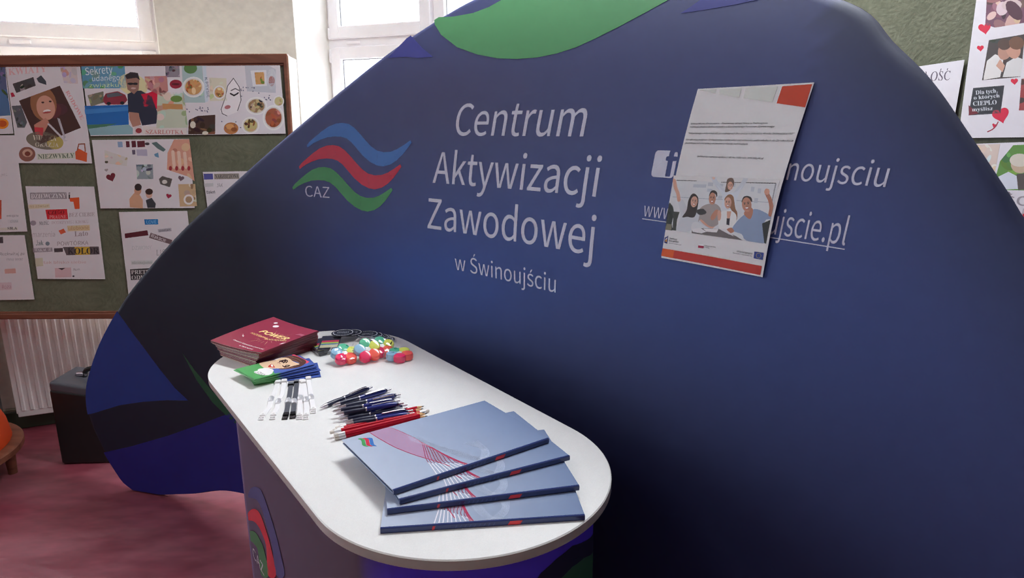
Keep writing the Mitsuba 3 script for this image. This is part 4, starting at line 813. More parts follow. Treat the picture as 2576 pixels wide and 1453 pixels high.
# woman at the left, arm raised
ph += [(Pp(P7, [(310, 460), (370, 470), (420, 560), (500, 600), (560, 640), (700, 760), (660, 790), (540, 720), (470, 740), (450, 830), (290, 808), (340, 680), (330, 580)], 3), (204, 208, 216)), (curve([(270, 250), (285, 330), (312, 400), (322, 470)], 20), SK), (curve([(262, 240), (278, 270)], 16), SK),
       (Pp(P7, [(430, 480), (470, 405), (510, 402), (545, 450), (540, 540), (510, 650), (470, 670), (420, 660), (360, 665), (410, 590)], 4), (52, 38, 38))] + face(497, 490, 40, 64, SK, 8) + [(Pp(P7, [(560, 680), (700, 750), (735, 740), (735, 775), (690, 792), (600, 740)], 3), SK)]
# man in grey
ph += [(Pp(P7, [(570, 560), (660, 515), (760, 520), (810, 590), (800, 700), (760, 760), (680, 770), (580, 690), (545, 720), (560, 640)], 4), (168, 158, 156)), (Pp(P7, [(668, 430), (690, 372), (730, 360), (764, 390), (760, 440), (740, 400), (690, 402)], 3), (58, 46, 44))] + face(708, 455, 40, 70, SK2, 4) + [(Pp(P7, [(690, 655), (750, 580), (780, 600), (740, 680), (700, 700)], 3), SK2), (Pp(P7, [(520, 590), (600, 570), (640, 620), (560, 640)], 3), (60, 54, 56))]
# woman in white
ph += [(Pp(P7, [(850, 480), (880, 420), (920, 408), (955, 440), (975, 560), (1000, 620), (990, 700), (960, 720), (940, 600)], 4), (150, 104, 72)), (Pp(P7, [(780, 660), (820, 600), (880, 590), (930, 590), (985, 640), (985, 720), (950, 780), (880, 800), (790, 800)], 3), (230, 230, 230)), (Pp(P7, [(876, 680), (912, 676), (905, 760), (872, 750)], 0), (46, 42, 52)), (Pp(P7, [(878, 600), (930, 600), (912, 680), (880, 682)]), SK)] + face(890, 505, 40, 66, SK, 3) + [(Pp(P7, [(770, 600), (800, 590), (812, 640), (800, 700), (772, 690)], 3), SK)]
# man in blue at the right, fist raised
ph += [(Pp(P7, [(1010, 700), (1080, 640), (1180, 580), (1270, 590), (1400, 660), (1390, 690), (1320, 720), (1318, 960), (1100, 930), (1050, 860), (960, 830), (940, 790)], 3), (142, 160, 192)), (Pp(P7, [(1290, 740), (1390, 700), (1330, 970), (1312, 960)]), (40, 44, 44)), (curve([(1345, 400), (1385, 480), (1400, 560), (1388, 640)], 24), SK3), (Pe(1345, 380, 32, 36), (214, 160, 138)),
       (Pp(P7, [(1080, 640), (1150, 690), (1185, 600), (1160, 560), (1090, 600)], 3), SK3), (Pp(P7, [(1048, 500), (1070, 440), (1120, 426), (1165, 450), (1172, 500), (1140, 470), (1080, 470)], 3), (52, 42, 40))] + face(1110, 525, 56, 84, SK2, -6) + [(Pp(P7, [(870, 810), (930, 785), (960, 830), (900, 850)], 3), SK3), (Pp(P7, [(785, 800), (860, 795), (960, 885), (880, 850)]), (222, 222, 226))]
clip = Pp(P7, [(262, 190), (1497, 245), (1330, 970), (165, 806)])
pput('photograph', [(g.intersection(clip), c) for g, c in ph if not g.intersection(clip).is_empty], 'photograph of five people in an office raising their arms')

# ---------------------------------------------------------------- the promotion counter
CC, CA, CHL, CR, CZ = np.array([-0.2942, 1.3428]), 2.1991, 0.349, 0.258, 0.9274
CDIR = np.array([math.cos(CA), math.sin(CA)])
def stadium(r, c=CC, hl=CHL, q=40):
    return LineString([c - CDIR * hl, c + CDIR * hl]).buffer(r, quad_segs=q)
ck = thing('promotion_counter', 'promotion counter with a pale grey rounded top and a dark printed body', 'counter')
pts = []
for r, z in ((CR - .0015, CZ), (CR, CZ - .0015), (CR, CZ - .0165), (CR - .0015, CZ - .018)):
    pts += [(x, y, z) for x, y in stadium(r).exterior.coords[:-1]]
put(part(ck, 'worktop'), trimesh.convex.convex_hull(np.array(pts)), 'laminate', smooth=25)
for r, z in (): pass
edge = stadium(CR + .0004)
em = extrude(edge.difference(stadium(CR - .004)), .0145, CZ - .0163)
put(part(ck, 'edge_band'), em, 'satin', (176, 172, 168), 25)

BCX, BR_ = CC + [0.012, 0.0], 0.218
ring = np.array(stadium(BR_, BCX, CHL, 36).exterior.coords)[:-1]
NB = len(ring)
zs = np.linspace(0.0, CZ - .018, 24)
V = np.array([[x, y, z] for z in zs for x, y in ring])
F = []
for i in range(len(zs) - 1):
    for j in range(NB):
        a, b, c, d = i * NB + j, i * NB + (j + 1) % NB, (i + 1) * NB + (j + 1) % NB, (i + 1) * NB + j
        F += [[a, b, c], [a, c, d]]
near = np.array([-CDIR[0], -CDIR[1]])
left = np.array([-CDIR[1], CDIR[0]])
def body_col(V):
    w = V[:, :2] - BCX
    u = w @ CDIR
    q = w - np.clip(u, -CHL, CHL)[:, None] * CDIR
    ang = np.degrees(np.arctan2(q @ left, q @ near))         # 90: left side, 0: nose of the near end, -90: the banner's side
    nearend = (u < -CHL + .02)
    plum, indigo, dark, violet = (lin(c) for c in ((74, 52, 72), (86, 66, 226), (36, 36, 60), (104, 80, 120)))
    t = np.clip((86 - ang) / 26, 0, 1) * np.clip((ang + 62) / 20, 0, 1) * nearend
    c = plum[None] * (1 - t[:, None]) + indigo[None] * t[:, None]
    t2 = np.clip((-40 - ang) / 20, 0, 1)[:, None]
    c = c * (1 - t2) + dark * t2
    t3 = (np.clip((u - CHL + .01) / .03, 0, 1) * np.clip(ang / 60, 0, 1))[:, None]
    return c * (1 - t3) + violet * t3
m = trimesh.Trimesh(V, F, process=False)
m.fix_normals()
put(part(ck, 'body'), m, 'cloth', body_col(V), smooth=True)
put(part(ck, 'base_plate'), extrude(stadium(BR_ + .004, BCX), .012, 0.0), 'satin', (40, 36, 44), 25)
put(part(ck, 'top_support'), extrude(stadium(BR_ - .004, BCX), .012, CZ - .031), 'satin', (60, 56, 60), 25)

# emblem on the long left side of the body
SP0 = np.append(BCX + left * BR_, 0.0)
SN, SX = np.append(left, 0.0), np.append(near, 0.0)
def side3(off):
    return lambda v: SP0 + SN * off + np.asarray(v)[:, :1] * SX + np.asarray(v)[:, 1:] * UP
def side_at(px, py):
    P = on_plane(px, py, SP0, SN) - SP0
    return np.stack([P @ SX, P[..., 2]], -1)
def side_poly(fr, pts, n=5):
    return sp(side_at(*(np.array(pts, float) / fr[2] + [fr[0], fr[1]]).T), n).intersection(rect(-CHL, 0.02, CHL + .0, .9))
FA, FB = (560, 1000, 3.823), (0, 780, 2.158)
put_flat(part(ck, 'emblem_wave'), [(side_poly(FA, [(250, 950), (268, 880), (300, 855), (340, 858), (375, 890), (410, 970), (450, 1090), (500, 1250), (550, 1440), (600, 1700), (520, 1700), (480, 1420), (430, 1240), (385, 1080), (340, 990), (300, 965)]), (70, 64, 118))], side3(.0012), 'cloth', label='blue-violet wave of the emblem')
put_flat(part(ck, 'emblem_wave'), [(side_poly(FA, [(240, 1150), (255, 1095), (300, 1066), (345, 1085), (385, 1160), (425, 1280), (465, 1420), (520, 1700), (440, 1700), (425, 1440), (390, 1320), (345, 1228), (300, 1185), (255, 1175)]), (200, 30, 50))], side3(.0012), 'cloth', label='red wave of the emblem')
put_flat(part(ck, 'emblem_wave'), [(side_poly(FA, [(232, 1345), (250, 1292), (285, 1276), (325, 1298), (365, 1365), (400, 1450), (450, 1700), (375, 1700), (345, 1470), (310, 1405), (270, 1372), (240, 1372)]), (60, 112, 70))], side3(.0012), 'cloth', label='green wave of the emblem')
q = side_at(np.array([637.0, 664.0]), np.array([1383.0, 1440.0]))
g = text('CAZ', abs(0.031), width=(q[1, 0] - q[0, 0]) * 1.05)
put_flat(part(ck, 'lettering'), [(affinity.translate(g, q[0, 0], (q[0, 1] + q[1, 1]) / 2 - .012), (196, 186, 196))], side3(.0014), 'cloth', label='white letters')
# green and dark bands on the rounded near end
def nose_at(px, py):
    d = ray(px, py)
    c = BCX - CDIR * CHL
    A, B, C = d[0] ** 2 + d[1] ** 2, -(d[0] * c[0] + d[1] * c[1]), c @ c - (BR_ + .001) ** 2
    t = (-B - math.sqrt(max(B * B - A * C, 0))) / A
    P = CAM + d * t
    w = P[:2] - c
    return math.atan2(w @ left, w @ near), P[2]
def nose3(off):
    c = BCX - CDIR * CHL
    def f(v):
        v = np.asarray(v)
        r = BR_ + off
        xy = c + r * (np.cos(v[:, :1]) * near + np.sin(v[:, :1]) * left)
        return np.column_stack([xy, v[:, 1]])
    return f
dk = Polygon([nose_at(*p) for p in ((1494, 1335), (1440, 1372), (1400, 1405), (1362, 1440), (1340, 1470), (1340, 1600), (1494, 1600))]).buffer(0)
gr = Polygon([nose_at(*p) for p in ((1494, 1385), (1470, 1402), (1440, 1425), (1412, 1453), (1400, 1480), (1400, 1600), (1494, 1600))]).buffer(0)
put_flat(part(ck, 'printed_band'), [(dk, (36, 38, 64)), (gr, (50, 96, 72))], nose3(.0008), 'cloth', 0.06, 'dark and green diagonal bands')

def tp(px, py, h=0.0):
    return at(px, py, CZ + h)

# ---------------------------------------------------------------- folders
FW, FD, FT = 0.303, 0.212, 0.0082                             # along the spine, depth, thickness
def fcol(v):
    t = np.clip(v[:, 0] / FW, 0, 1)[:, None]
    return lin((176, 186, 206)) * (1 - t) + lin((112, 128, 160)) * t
cover = cat([bx(FW * i / 16, .0045 + (FD - .0045) * j / 6, FT - .0016, FW * (i + 1) / 16, .0045 + (FD - .0045) * (j + 1) / 6, FT) for i in range(16) for j in range(6)])
cover = trimesh.Trimesh(cover.vertices, cover.faces)
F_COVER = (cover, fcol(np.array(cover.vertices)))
back = bx(0.001, .0045, 0, FW - .001, FD, .0016)
spine = Polygon([(0, .0006), (.0009, 0), (.0042, 0), (.0042, FT + .0002), (.0012, FT + .0004), (0, FT - .0008)])
spine = extrude(spine, FW)
spine.apply_transform(np.array([[0, 0, 1, 0], [1, 0, 0, 0], [0, 1, 0, 0], [0, 0, 0, 1.0]]))
leaves = bx(.003, .007, .0022, FW - .003, FD - .004, FT - .0024)
hinge = bx(0.0006, .0040, .0012, FW - .0006, .0056, FT - .0005)
Z5 = (780, 940, 3.159)
FSPEC = []   # (left spine end px, right spine end px, height of the top)
for i, (a, b, ha, hb, dx, dy) in enumerate([((954, 1330), (1474, 1296), FT, FT, 0, 0), ((976, 1282), (1456, 1222), 2 * FT + .0008, 2 * FT + .0008, 0, 0), ((1013, 1255), (1428, 1148), 3 * FT + .0016, 3 * FT + .0016, 0, 0), ((1004, 1229), (1371, 1106), 4 * FT + .0024, 4 * FT + .0024, 0, 0)]):
    A, B = tp(*a, ha), tp(*b, hb)
    print('folder', i, np.linalg.norm(B - A))
    x = (B - A) / np.linalg.norm(B - A)
    y = np.array([-x[1], x[0], 0.0])
    mid = (A + B) / 2
    o = mid - x * FW / 2
    o[2] = CZ + ha - FT + .0002
    FSPEC.append(frame3(o, x, y, UP))
MT = FSPEC[3]
MTI = np.linalg.inv(MT)
def f_at(px_pts):
    p = np.array(px_pts, float) / Z5[2] + [Z5[0], Z5[1]]
    P = np.array([on_plane(x, y, MT[:3, 3] + [0, 0, FT], UP) for x, y in p])
    return (np.column_stack([P, np.ones(len(P))]) @ MTI.T)[:, :2]
fpanel = rect(0.0006, .0048, FW - .0006, FD - .0006)
cA = spl(f_at([(455, 455), (480, 470), (560, 520), (680, 585), (820, 640), (950, 680), (1040, 708), (1110, 733)]), 6, False)
cB = spl(f_at([(585, 417), (640, 428), (720, 458), (830, 510), (890, 545), (960, 580), (1060, 635), (1180, 690), (1255, 717)]), 6, False)
red_l, light_l, silver_l = [], [], []
k = min(len(cA), len(cB))
ia, ib = np.linspace(0, len(cA) - 1, 40).astype(int), np.linspace(0, len(cB) - 1, 40).astype(int)
band = Polygon(np.vstack([cA[ia][:30], cB[ib][:22][::-1]])).buffer(0)
fl = [(band, (166, 142, 172))]
for t in np.linspace(.08, .92, 13):
    fl.append((LineString((cA[ia] * (1 - t) + cB[ib] * t)[:34]).buffer(.00022), (186, 116, 142)))
fan0 = f_at([(890, 545), (905, 565), (925, 575), (950, 585), (975, 600), (1005, 615), (1040, 630), (1080, 650), (1120, 670)])
fan1 = f_at([(1010, 800), (1045, 796), (1075, 790), (1105, 780), (1130, 770), (1160, 760), (1190, 750), (1225, 738), (1255, 722)])
for p0, p1 in zip(fan0, fan1):
    mid = (p0 + p1) / 2 + [-.006, .0]
    c = spl([p0, (p0 + mid) / 2, mid, (mid + p1) / 2, p1], 4, False)
    h = int(len(c) * .62)
    fl.append((LineString(c[:h + 1]).buffer(.0005), (140, 40, 70)))
    fl.append((LineString(c[h:]).buffer(.0009), (225, 222, 232)))
for dy in (0, .005, .010, .015, .02):
    fl.append((LineString(cB[ib][16:] + [0, -dy * .7]).buffer(.00035), (176, 60, 92)))
fl += [(LineString(cA).buffer(.0006), (186, 40, 76)), (LineString(cB).buffer(.0006), (178, 48, 84))]
for t in np.linspace(0, 1, 9):
    c = spl(f_at([(760 + 40 * t, 470 + 60 * t), (1000 + 60 * t, 560 + 50 * t), (1200 + 40 * t, 620 + 50 * t), (1330 + 10 * t, 660 + 24 * t), (1415 - 60 * t, 655 + 10 * t), (1412 - 60 * t, 600 - 8 * t), (1330 - 120 * t, 530 + 20 * t)]), 6, False)
    fl.append((LineString(c).buffer(.0003), (186, 196, 218)))
em_l = []
for i, c in enumerate([(72, 152, 90), (198, 50, 76), (62, 112, 184)]):
    x = 380 + i * 32
    em_l.append((Polygon(f_at(spl([(x, 518), (x + 18, 512 - 2 * i), (x + 50, 516 - 2 * i), (x + 58, 540 - 2 * i), (x + 66, 566 - 2 * i), (x + 85, 578 - 2 * i), (x + 60, 576 - 2 * i), (x + 36, 566 - 2 * i), (x + 30, 540 - 2 * i), (x + 22, 524 - 2 * i)], 4))).buffer(0), c))
fl = [(g.intersection(fpanel), c) for g, c in fl]
F_PRINT = flat([x for x in fl if not x[0].is_empty], lambda v: np.column_stack([v, np.full(len(v), FT + .0003)]))
F_EMB = [flat([x], lambda v: np.column_stack([v, np.full(len(v), FT + .0004)])) for x in em_l]
sl = [(Polygon([(.074, .001), (.078, .001), (.080, FT - .001), (.076, FT - .001)]), (206, 48, 62)), (Polygon([(.186, .001), (.205, .001), (.209, FT - .001), (.190, FT - .001)]), (222, 44, 52))]
for i in range(9):
    sl.append((Polygon([(.108 + .007 * i, .0015), (.1087 + .007 * i, .0015), (.1117 + .007 * i, FT - .002), (.1110 + .007 * i, FT - .002)]), (84, 98, 156)))
F_SPR = lambda l: flat(l, lambda v: np.column_stack([v[:, 0], np.full(len(v), -.0003), v[:, 1]]))
FLAB = ['lowest of the four blue-grey folders, its whole spine showing', 'second blue-grey folder from the bottom of the fanned stack',
        'third blue-grey folder from the bottom of the fanned stack', 'topmost blue-grey folder with a small wave emblem, lying on the red pencils']
fd = {'cover': put('tmp', F_COVER[0], 'gloss', F_COVER[1]), }
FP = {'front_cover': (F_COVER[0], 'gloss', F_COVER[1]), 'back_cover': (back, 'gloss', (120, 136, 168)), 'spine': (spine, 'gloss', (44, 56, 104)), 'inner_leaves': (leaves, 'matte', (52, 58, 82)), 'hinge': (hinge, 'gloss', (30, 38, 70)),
      'line_pattern': (F_PRINT[0], 'gloss', F_PRINT[1])}
for n, r in [('spine_lines', F_SPR(sl[2:])), ('spine_mark', F_SPR(sl[:1])), ('spine_block', F_SPR(sl[1:2]))] + [(('emblem_wave', r)) if not j else (f'emblem_wave_{j:03d}', r) for j, r in enumerate(F_EMB)]:
    FP[n] = (r[0], 'gloss', r[1])
del scene['tmp']
FDICT = {}
for n, (m, mat, c) in FP.items():
    put('tmp', m, mat, c)
    FDICT[n] = scene.pop('tmp')
FLABELS = {'line_pattern': 'red and silver line pattern', 'spine': 'dark navy spine', 'spine_block': 'red block on the spine'}
for M, lab in zip(FSPEC, FLAB):
    k = thing('folder', lab, 'folder', 'folders fanned out on the counter')
    for n, d in FDICT.items():
        kk = put(f'{k}__{n}', d, None, to_world=xf(M), label=FLABELS.get(n))
        if n in ('line_pattern', 'spine_lines'):
            tag(kk, kind='stuff')

# ---------------------------------------------------------------- pens
PL = 0.142
pen_tip = lathe([(0, .0006), (.002, .0010), (.0025, .0019), (.014, .0042), (.018, .0047), (.018, 0)], 16, 'x')
pen_tip = cat([pen_tip])
pen_grip = lathe([(.018, 0), (.018, .0046), (.024, .0049), (.036, .0054), (.048, .0052), (.056, .0047), (.062, .0049), (.062, 0)], 16, 'x')
pen_ring = lathe([(.0615, 0), (.0615, .0053), (.0645, .0053), (.0645, 0)], 16, 'x')
pen_barrel = lathe([(.0645, 0), (.0645, .0048), (.075, .0049), (.095, .0055), (.112, .0057), (.122, .0050), (.127, .0040), (.127, 0)], 16, 'x')
pen_collar = lathe([(.1265, 0), (.1265, .0040), (.131, .0036), (.131, 0)], 16, 'x')
pen_button = lathe([(.130, 0), (.130, .0026), (.141, .0026), (.142, .0020), (.142, 0)], 14, 'x')
cl = [(.128, .0042), (.124, .0072), (.116, .0083), (.100, .0078), (.086, .0068), (.078, .0066), (.076, .0060)]
pen_clip = cat([bx(0, -.0016 + .0006 * (i > 3), -.0005, 1, .0016 - .0006 * (i > 3), .0005) for i in range(0)] + [trimesh.convex.convex_hull(np.array([[x, y, z + s] for (x, z) in (cl[i], cl[i + 1]) for y in (-.0017 + .0001 * i, .0017 - .0001 * i) for s in (-.0005, .0005)])) for i in range(len(cl) - 1)])
PEN = {}
for n, (m, mat, c) in {'tip': (pen_tip, 'chrome', None), 'grip': (pen_grip, 'satin', (26, 28, 54)), 'ring': (pen_ring, 'chrome', None), 'barrel': (pen_barrel, 'shiny', (22, 34, 110)),
                       'collar': (pen_collar, 'shiny', (20, 24, 60)), 'button': (pen_button, 'chrome', None), 'clip': (pen_clip, 'chrome', None)}.items():
    put('tmp', m, mat, c, 35)
    PEN[n] = scene.pop('tmp')
PB = dict(PEN)
PEN_SHADE = {**PEN}
put('tmp', pen_barrel, 'shiny', (20, 22, 52), 35)  # same blue barrel, darkened in its colour where reflections are missing
PEN_SHADE['barrel'] = scene.pop('tmp')
def stick(a, b, length, roll):
    """A rod's frame: x from a towards b, starting at a; z up, turned by roll."""
    x = (b - a) / np.linalg.norm(b - a)
    y = np.cross(UP, x); y /= np.linalg.norm(y)
    z = np.cross(x, y)
    c, s = math.cos(roll), math.sin(roll)
    return frame3(a, x, c * y + s * z, -s * y + c * z)
Zp = (640, 940, 5.6)
r1, r2 = .0058, .0165
PENS = [  # tip, button end in the enlarged crop; heights of both ends; roll; set; label
    ((920, 477), (1650, 190), r1, r1 + .001, .2, PEN_SHADE, 'blue ballpoint pen, shade painted into its barrel, lying apart, farthest from the red pencils'),
    ((1090, 445), (1835, 240), r1, r1, .5, PB, 'blue ballpoint pen lying second from the far side of the pile'),
    ((1165, 478), (2065, 285), r1, r1, .9, PB, 'blue ballpoint pen lying third from the far side of the pile'),
    ((1090, 530), (2190, 350), r2 - .001, r2 - .002, .3, PB, 'blue ballpoint pen lying on top of the pile, the farther of the top two'),
    ((1130, 572), (2222, 388), r2, r2, -.9, PB, 'blue ballpoint pen lying on top of the pile, the nearer of the top two'),
    ((1195, 600), (2120, 440), r1, r1, .4, PB, 'blue ballpoint pen lying underneath the two top pens of the pile'),
    ((1185, 648), (2190, 470), r1, r1, -.8, PEN_SHADE, 'blue ballpoint pen, shade painted into its barrel, clip towards the viewer, beneath the top pens'),
    ((1258, 682), (2200, 520), r1, r1, .3, PB, 'blue ballpoint pen next to the nearest one, half under the red pencils'),
    ((1268, 716), (2210, 560), r1, r1, 1.3, PB, 'nearest blue ballpoint pen, only its tip and grip showing beside the red pencils')]
def zp(p, fr, h):
    return tp(p[0] / fr[2] + fr[0], p[1] / fr[2] + fr[1], h)
for a, b, ha, hb, roll, S, lab in PENS:
    A, B = zp(a, Zp, ha), zp(b, Zp, hb)
    print('pen', round(np.linalg.norm(B - A), 4))
    M = stick(A, B, PL, roll)
    k = thing('ballpoint_pen', lab, 'pen', 'blue pens beside the red pencils')
    for n, d in S.items():
        put(part(k, n), d, None, to_world=xf(M))

# ---------------------------------------------------------------- pencils
pr_ = .0037
hexa = lambda r, x0, x1: lathe([(x0, 0), (x0, r), (x1, r), (x1, 0)], 6, 'x')
PC = {}
for n, (m, mat, c, sm) in {'shaft': (hexa(pr_, .018, .172), 'shiny', (180, 12, 40), False), 'ferrule': (lathe([(.005, 0), (.005, .0038), (.008, .0040), (.010, .0037), (.013, .0040), (.018, .0038), (.018, 0)], 14, 'x'), 'silver_foil', None, 35),
        'eraser': (lathe([(-.003, 0), (-.003, .0028), (-.001, .0035), (.006, .0035), (.006, 0)], 14, 'x'), 'matte', (216, 208, 200), 35), 'wood_cone': (lathe([(.172, 0), (.172, .0036), (.184, .0014), (.184, 0)], 12, 'x'), 'matte', (208, 164, 120), 30),
        'lead': (lathe([(.184, 0), (.184, .0014), (.190, .0002), (.190, 0)], 10, 'x'), 'satin', (40, 38, 40), 30)}.items():
    put('tmp', m, mat, c, sm)
    PC[n] = scene.pop('tmp')
PENCILS = [((1165, 760), (2365, 458), .0037, 'farthest red pencil of the row, beside the pens'), ((1130, 795), (2400, 484), .0037, 'second red pencil from the pens'),
           ((2440, 520), (1095, 842), .0037, 'red pencil lying the other way round, its eraser to the right'), ((1085, 822), (2432, 538), .0112, 'red pencil on top of the row, its eraser furthest left'),
           ((1142, 862), (2455, 550), .0112, 'red pencil on top of the row, next to the top folder'), ((1155, 905), (2520, 570), .0037, 'nearest red pencil, half hidden by the top folder')]
for a, b, h, lab in PENCILS:
    A, B = zp(a, Zp, h), zp(b, Zp, h)
    print('pencil', round(np.linalg.norm(B - A), 4))
    k = thing('red_pencil', lab, 'pencil', 'red pencils between the pens and the folders')
    M = stick(A, B, .19, .26)
    for n, d in PC.items():
        put(part(k, n), d, None, to_world=xf(M))

# ---------------------------------------------------------------- charging cable bands
def ribbon(path, w, t, z):
    """A flat band along a path on the table."""
    p = spl(path, 6, False)
    d = np.gradient(p, axis=0); d /= np.linalg.norm(d, axis=1, keepdims=True)
    nrm = np.column_stack([-d[:, 1], d[:, 0]])
    zz = np.broadcast_to(z, (len(p),))
    sec = [(-.5, .2), (-.42, 0), (.42, 0), (.5, .2), (.5, .8), (.42, 1), (-.42, 1), (-.5, .8)]
    V = np.array([[*(p[i] + nrm[i] * a * w), CZ + zz[i] + b * t] for i in range(len(p)) for a, b in sec])
    n, F = len(sec), []
    for i in range(len(p) - 1):
        for j in range(n):
            a, b, c, e = i * n + j, i * n + (j + 1) % n, (i + 1) * n + (j + 1) % n, (i + 1) * n + j
            F += [[a, b, c], [a, c, e]]
    for j in range(1, n - 1):
        F += [[0, j, j + 1], [(len(p) - 1) * n, (len(p) - 1) * n + j + 1, (len(p) - 1) * n + j]]
    m = trimesh.Trimesh(V, F, process=False)
    m.fix_normals()
    return m
USB = [  # px of plug end, plug neck, lower strap, bead, upper strap, connector
    [(651, 1061), (661, 1045), (677, 1024), (682, 1005), (692, 982), (699, 962)], [(683, 1058), (688, 1044), (697, 1026), (700, 1011), (710, 990), (715, 960)],
    [(713, 1060), (719, 1044), (723, 1025), (725, 1009), (729, 990), (732, 967)], [(735, 1055), (737, 1042), (739, 1026), (740, 1011), (745, 985), (747, 961)],
    [(752, 1057), (753, 1044), (754, 1024), (755, 1002), (757, 978), (759, 960)], [(768, 1058), (770, 1044), (771, 1026), (770, 1006), (767, 981), (763, 962)],
    [(788, 1045), (788, 1029), (786, 1015), (783, 1000), (779, 972), (776, 953)]]
USBL = ['white charging cable band furthest left of the row, bent to the left', 'white charging cable band, second from the left', 'black charging cable band, the left one of the two', 'black charging cable band, the right one of the two',
        'white charging cable band beside the black ones', 'white charging cable band between two other white ones near the right', 'white charging cable band furthest right of the row']
for i, (P, lab) in enumerate(zip(USB, USBL)):
    blk = i in (2, 3)
    mc, sc_ = ((24, 24, 26), (88, 90, 98)) if blk else ((236, 234, 234), (234, 232, 234))
    q = [tp(x, y, .002)[:2] for x, y in P]
    k = thing('charging_cable', lab, 'cable', 'charging cable bands in a row on the counter')
    zb = .0004
    a, b, c, d, e, f = q
    put(part(k, 'strap'), ribbon([b, (b + c) / 2, c, (c + d) / 2, d], .0102, .0030, zb), 'gloss', sc_, 40)
    put(part(k, 'strap'), ribbon([d, (d + e) / 2, e, (e + f) / 2, f], .0102, .0030, zb), 'gloss', sc_, 40)
    u = (c - d) / np.linalg.norm(c - d)
    bead = lathe([(-.012, 0), (-.012, .0050), (-.008, .0054), (0, .0064), (.008, .0054), (.012, .0050), (.012, 0)], 16, 'x')
    bead.apply_scale([1, 1, .62])
    put(part(k, 'bead'), moved(bead, frame3([*d, CZ + .0037], [*u, 0], [-u[1], u[0], 0], UP)), 'silver_foil', None, 35)
    u = (a - b) / np.linalg.norm(a - b)
    M = frame3([*b, CZ + zb], [*u, 0], [-u[1], u[0], 0], UP)
    body = cat([bx(-.009, -.0058, 0, .004, .0058, .0052, .0012), bx(.003, -.0058, 0, .0185, .0058, .0021, .0006)])
    put(part(k, 'plug'), moved(body, M), 'gloss', mc)
    for j in range(4):
        put(part(k, 'contact'), moved(bx(.008, -.0043 + .0025 * j, .0020, .0165, -.0043 + .0025 * j + .0012, .0025), M), 'chrome')
    put(part(k, 'thumb_notch'), moved(lathe([(0, 0), (0, .0026), (.0004, .0026), (.0004, 0)], 14), M @ frame3([-.001, 0, .005], [1, 0, 0], [0, 1, 0], UP)), 'satin', tuple(int(x * .85) for x in mc))
    u = (f - e) / np.linalg.norm(f - e)
    M = frame3([*f, CZ + zb], [*u, 0], [-u[1], u[0], 0], UP)
    put(part(k, 'connector'), moved(cat([bx(-.007, -.0064, 0, .009, .0064, .0065, .0014), bx(.008, -.0036, .001, .0125, .0036, .0050, .0008)]), M), 'gloss', mc if not blk else (120, 122, 130))
    put(part(k, 'connector_band'), moved(bx(-.008, -.0066, 0, -.0062, .0066, .0068, .0005), M), 'gloss', (16, 16, 18) if blk else (214, 212, 212))

# ---------------------------------------------------------------- stacks of print
def slab(C4, t, nx=4, ny=4, lift=None):
    """A thin curved booklet on four top corners (a: 0 to 1 along the first edge, b along the second). Returns the closed mesh."""
    g = np.stack(np.meshgrid(np.linspace(0, 1, nx + 1), np.linspace(0, 1, ny + 1)), -1).reshape(-1, 2)
    top = quad3(C4, lift)(g)
    V = np.vstack([top, top - [0, 0, t]])
    n, w, F = len(g), nx + 1, []
    for j in range(ny):
        for i in range(nx):
            a, b, c, d = j * w + i, j * w + i + 1, (j + 1) * w + i + 1, (j + 1) * w + i
            F += [[a, b, c], [a, c, d], [n + a, n + c, n + b], [n + a, n + d, n + c]]
    rim = list(range(w)) + [j * w + nx for j in range(1, ny + 1)] + [ny * w + i for i in range(nx - 1, -1, -1)] + [j * w for j in range(ny - 1, 0, -1)]
    for a, b in zip(rim, rim[1:] + rim[:1]):
        F += [[a, n + a, n + b], [a, n + b, b]]
    m = trimesh.Trimesh(V, F, process=False)
    m.fix_normals()
    return m

def quad3(C4, lift=None, off=0.0):
    C4 = np.asarray(C4, float)
    def f(ab):
        ab = np.asarray(ab, float)
        a, b = ab[:, :1], ab[:, 1:]
        p = (C4[0] * (1 - a) + C4[1] * a) * (1 - b) + (C4[3] * (1 - a) + C4[2] * a) * b
        z = (lift(ab[:, 0], ab[:, 1]) if lift else 0) + off
        return p + np.outer(z * np.ones(len(ab)), UP)
    return f

def quad_inv(C4, px_pts, lift_h=0.0):
    """(a, b) of pixels on the quad's mean plane."""
    C4 = np.asarray(C4, float)
    n = np.cross(C4[1] - C4[0], C4[3] - C4[0]); n /= np.linalg.norm(n)
    P = on_plane(*np.array(px_pts, float).T, C4.mean(0) + UP * lift_h, n)
    A = np.column_stack([C4[1] - C4[0], C4[3] - C4[0]])
    return np.linalg.lstsq(A, (P - C4[0]).T, rcond=None)[0].T

rng = random.Random(4)
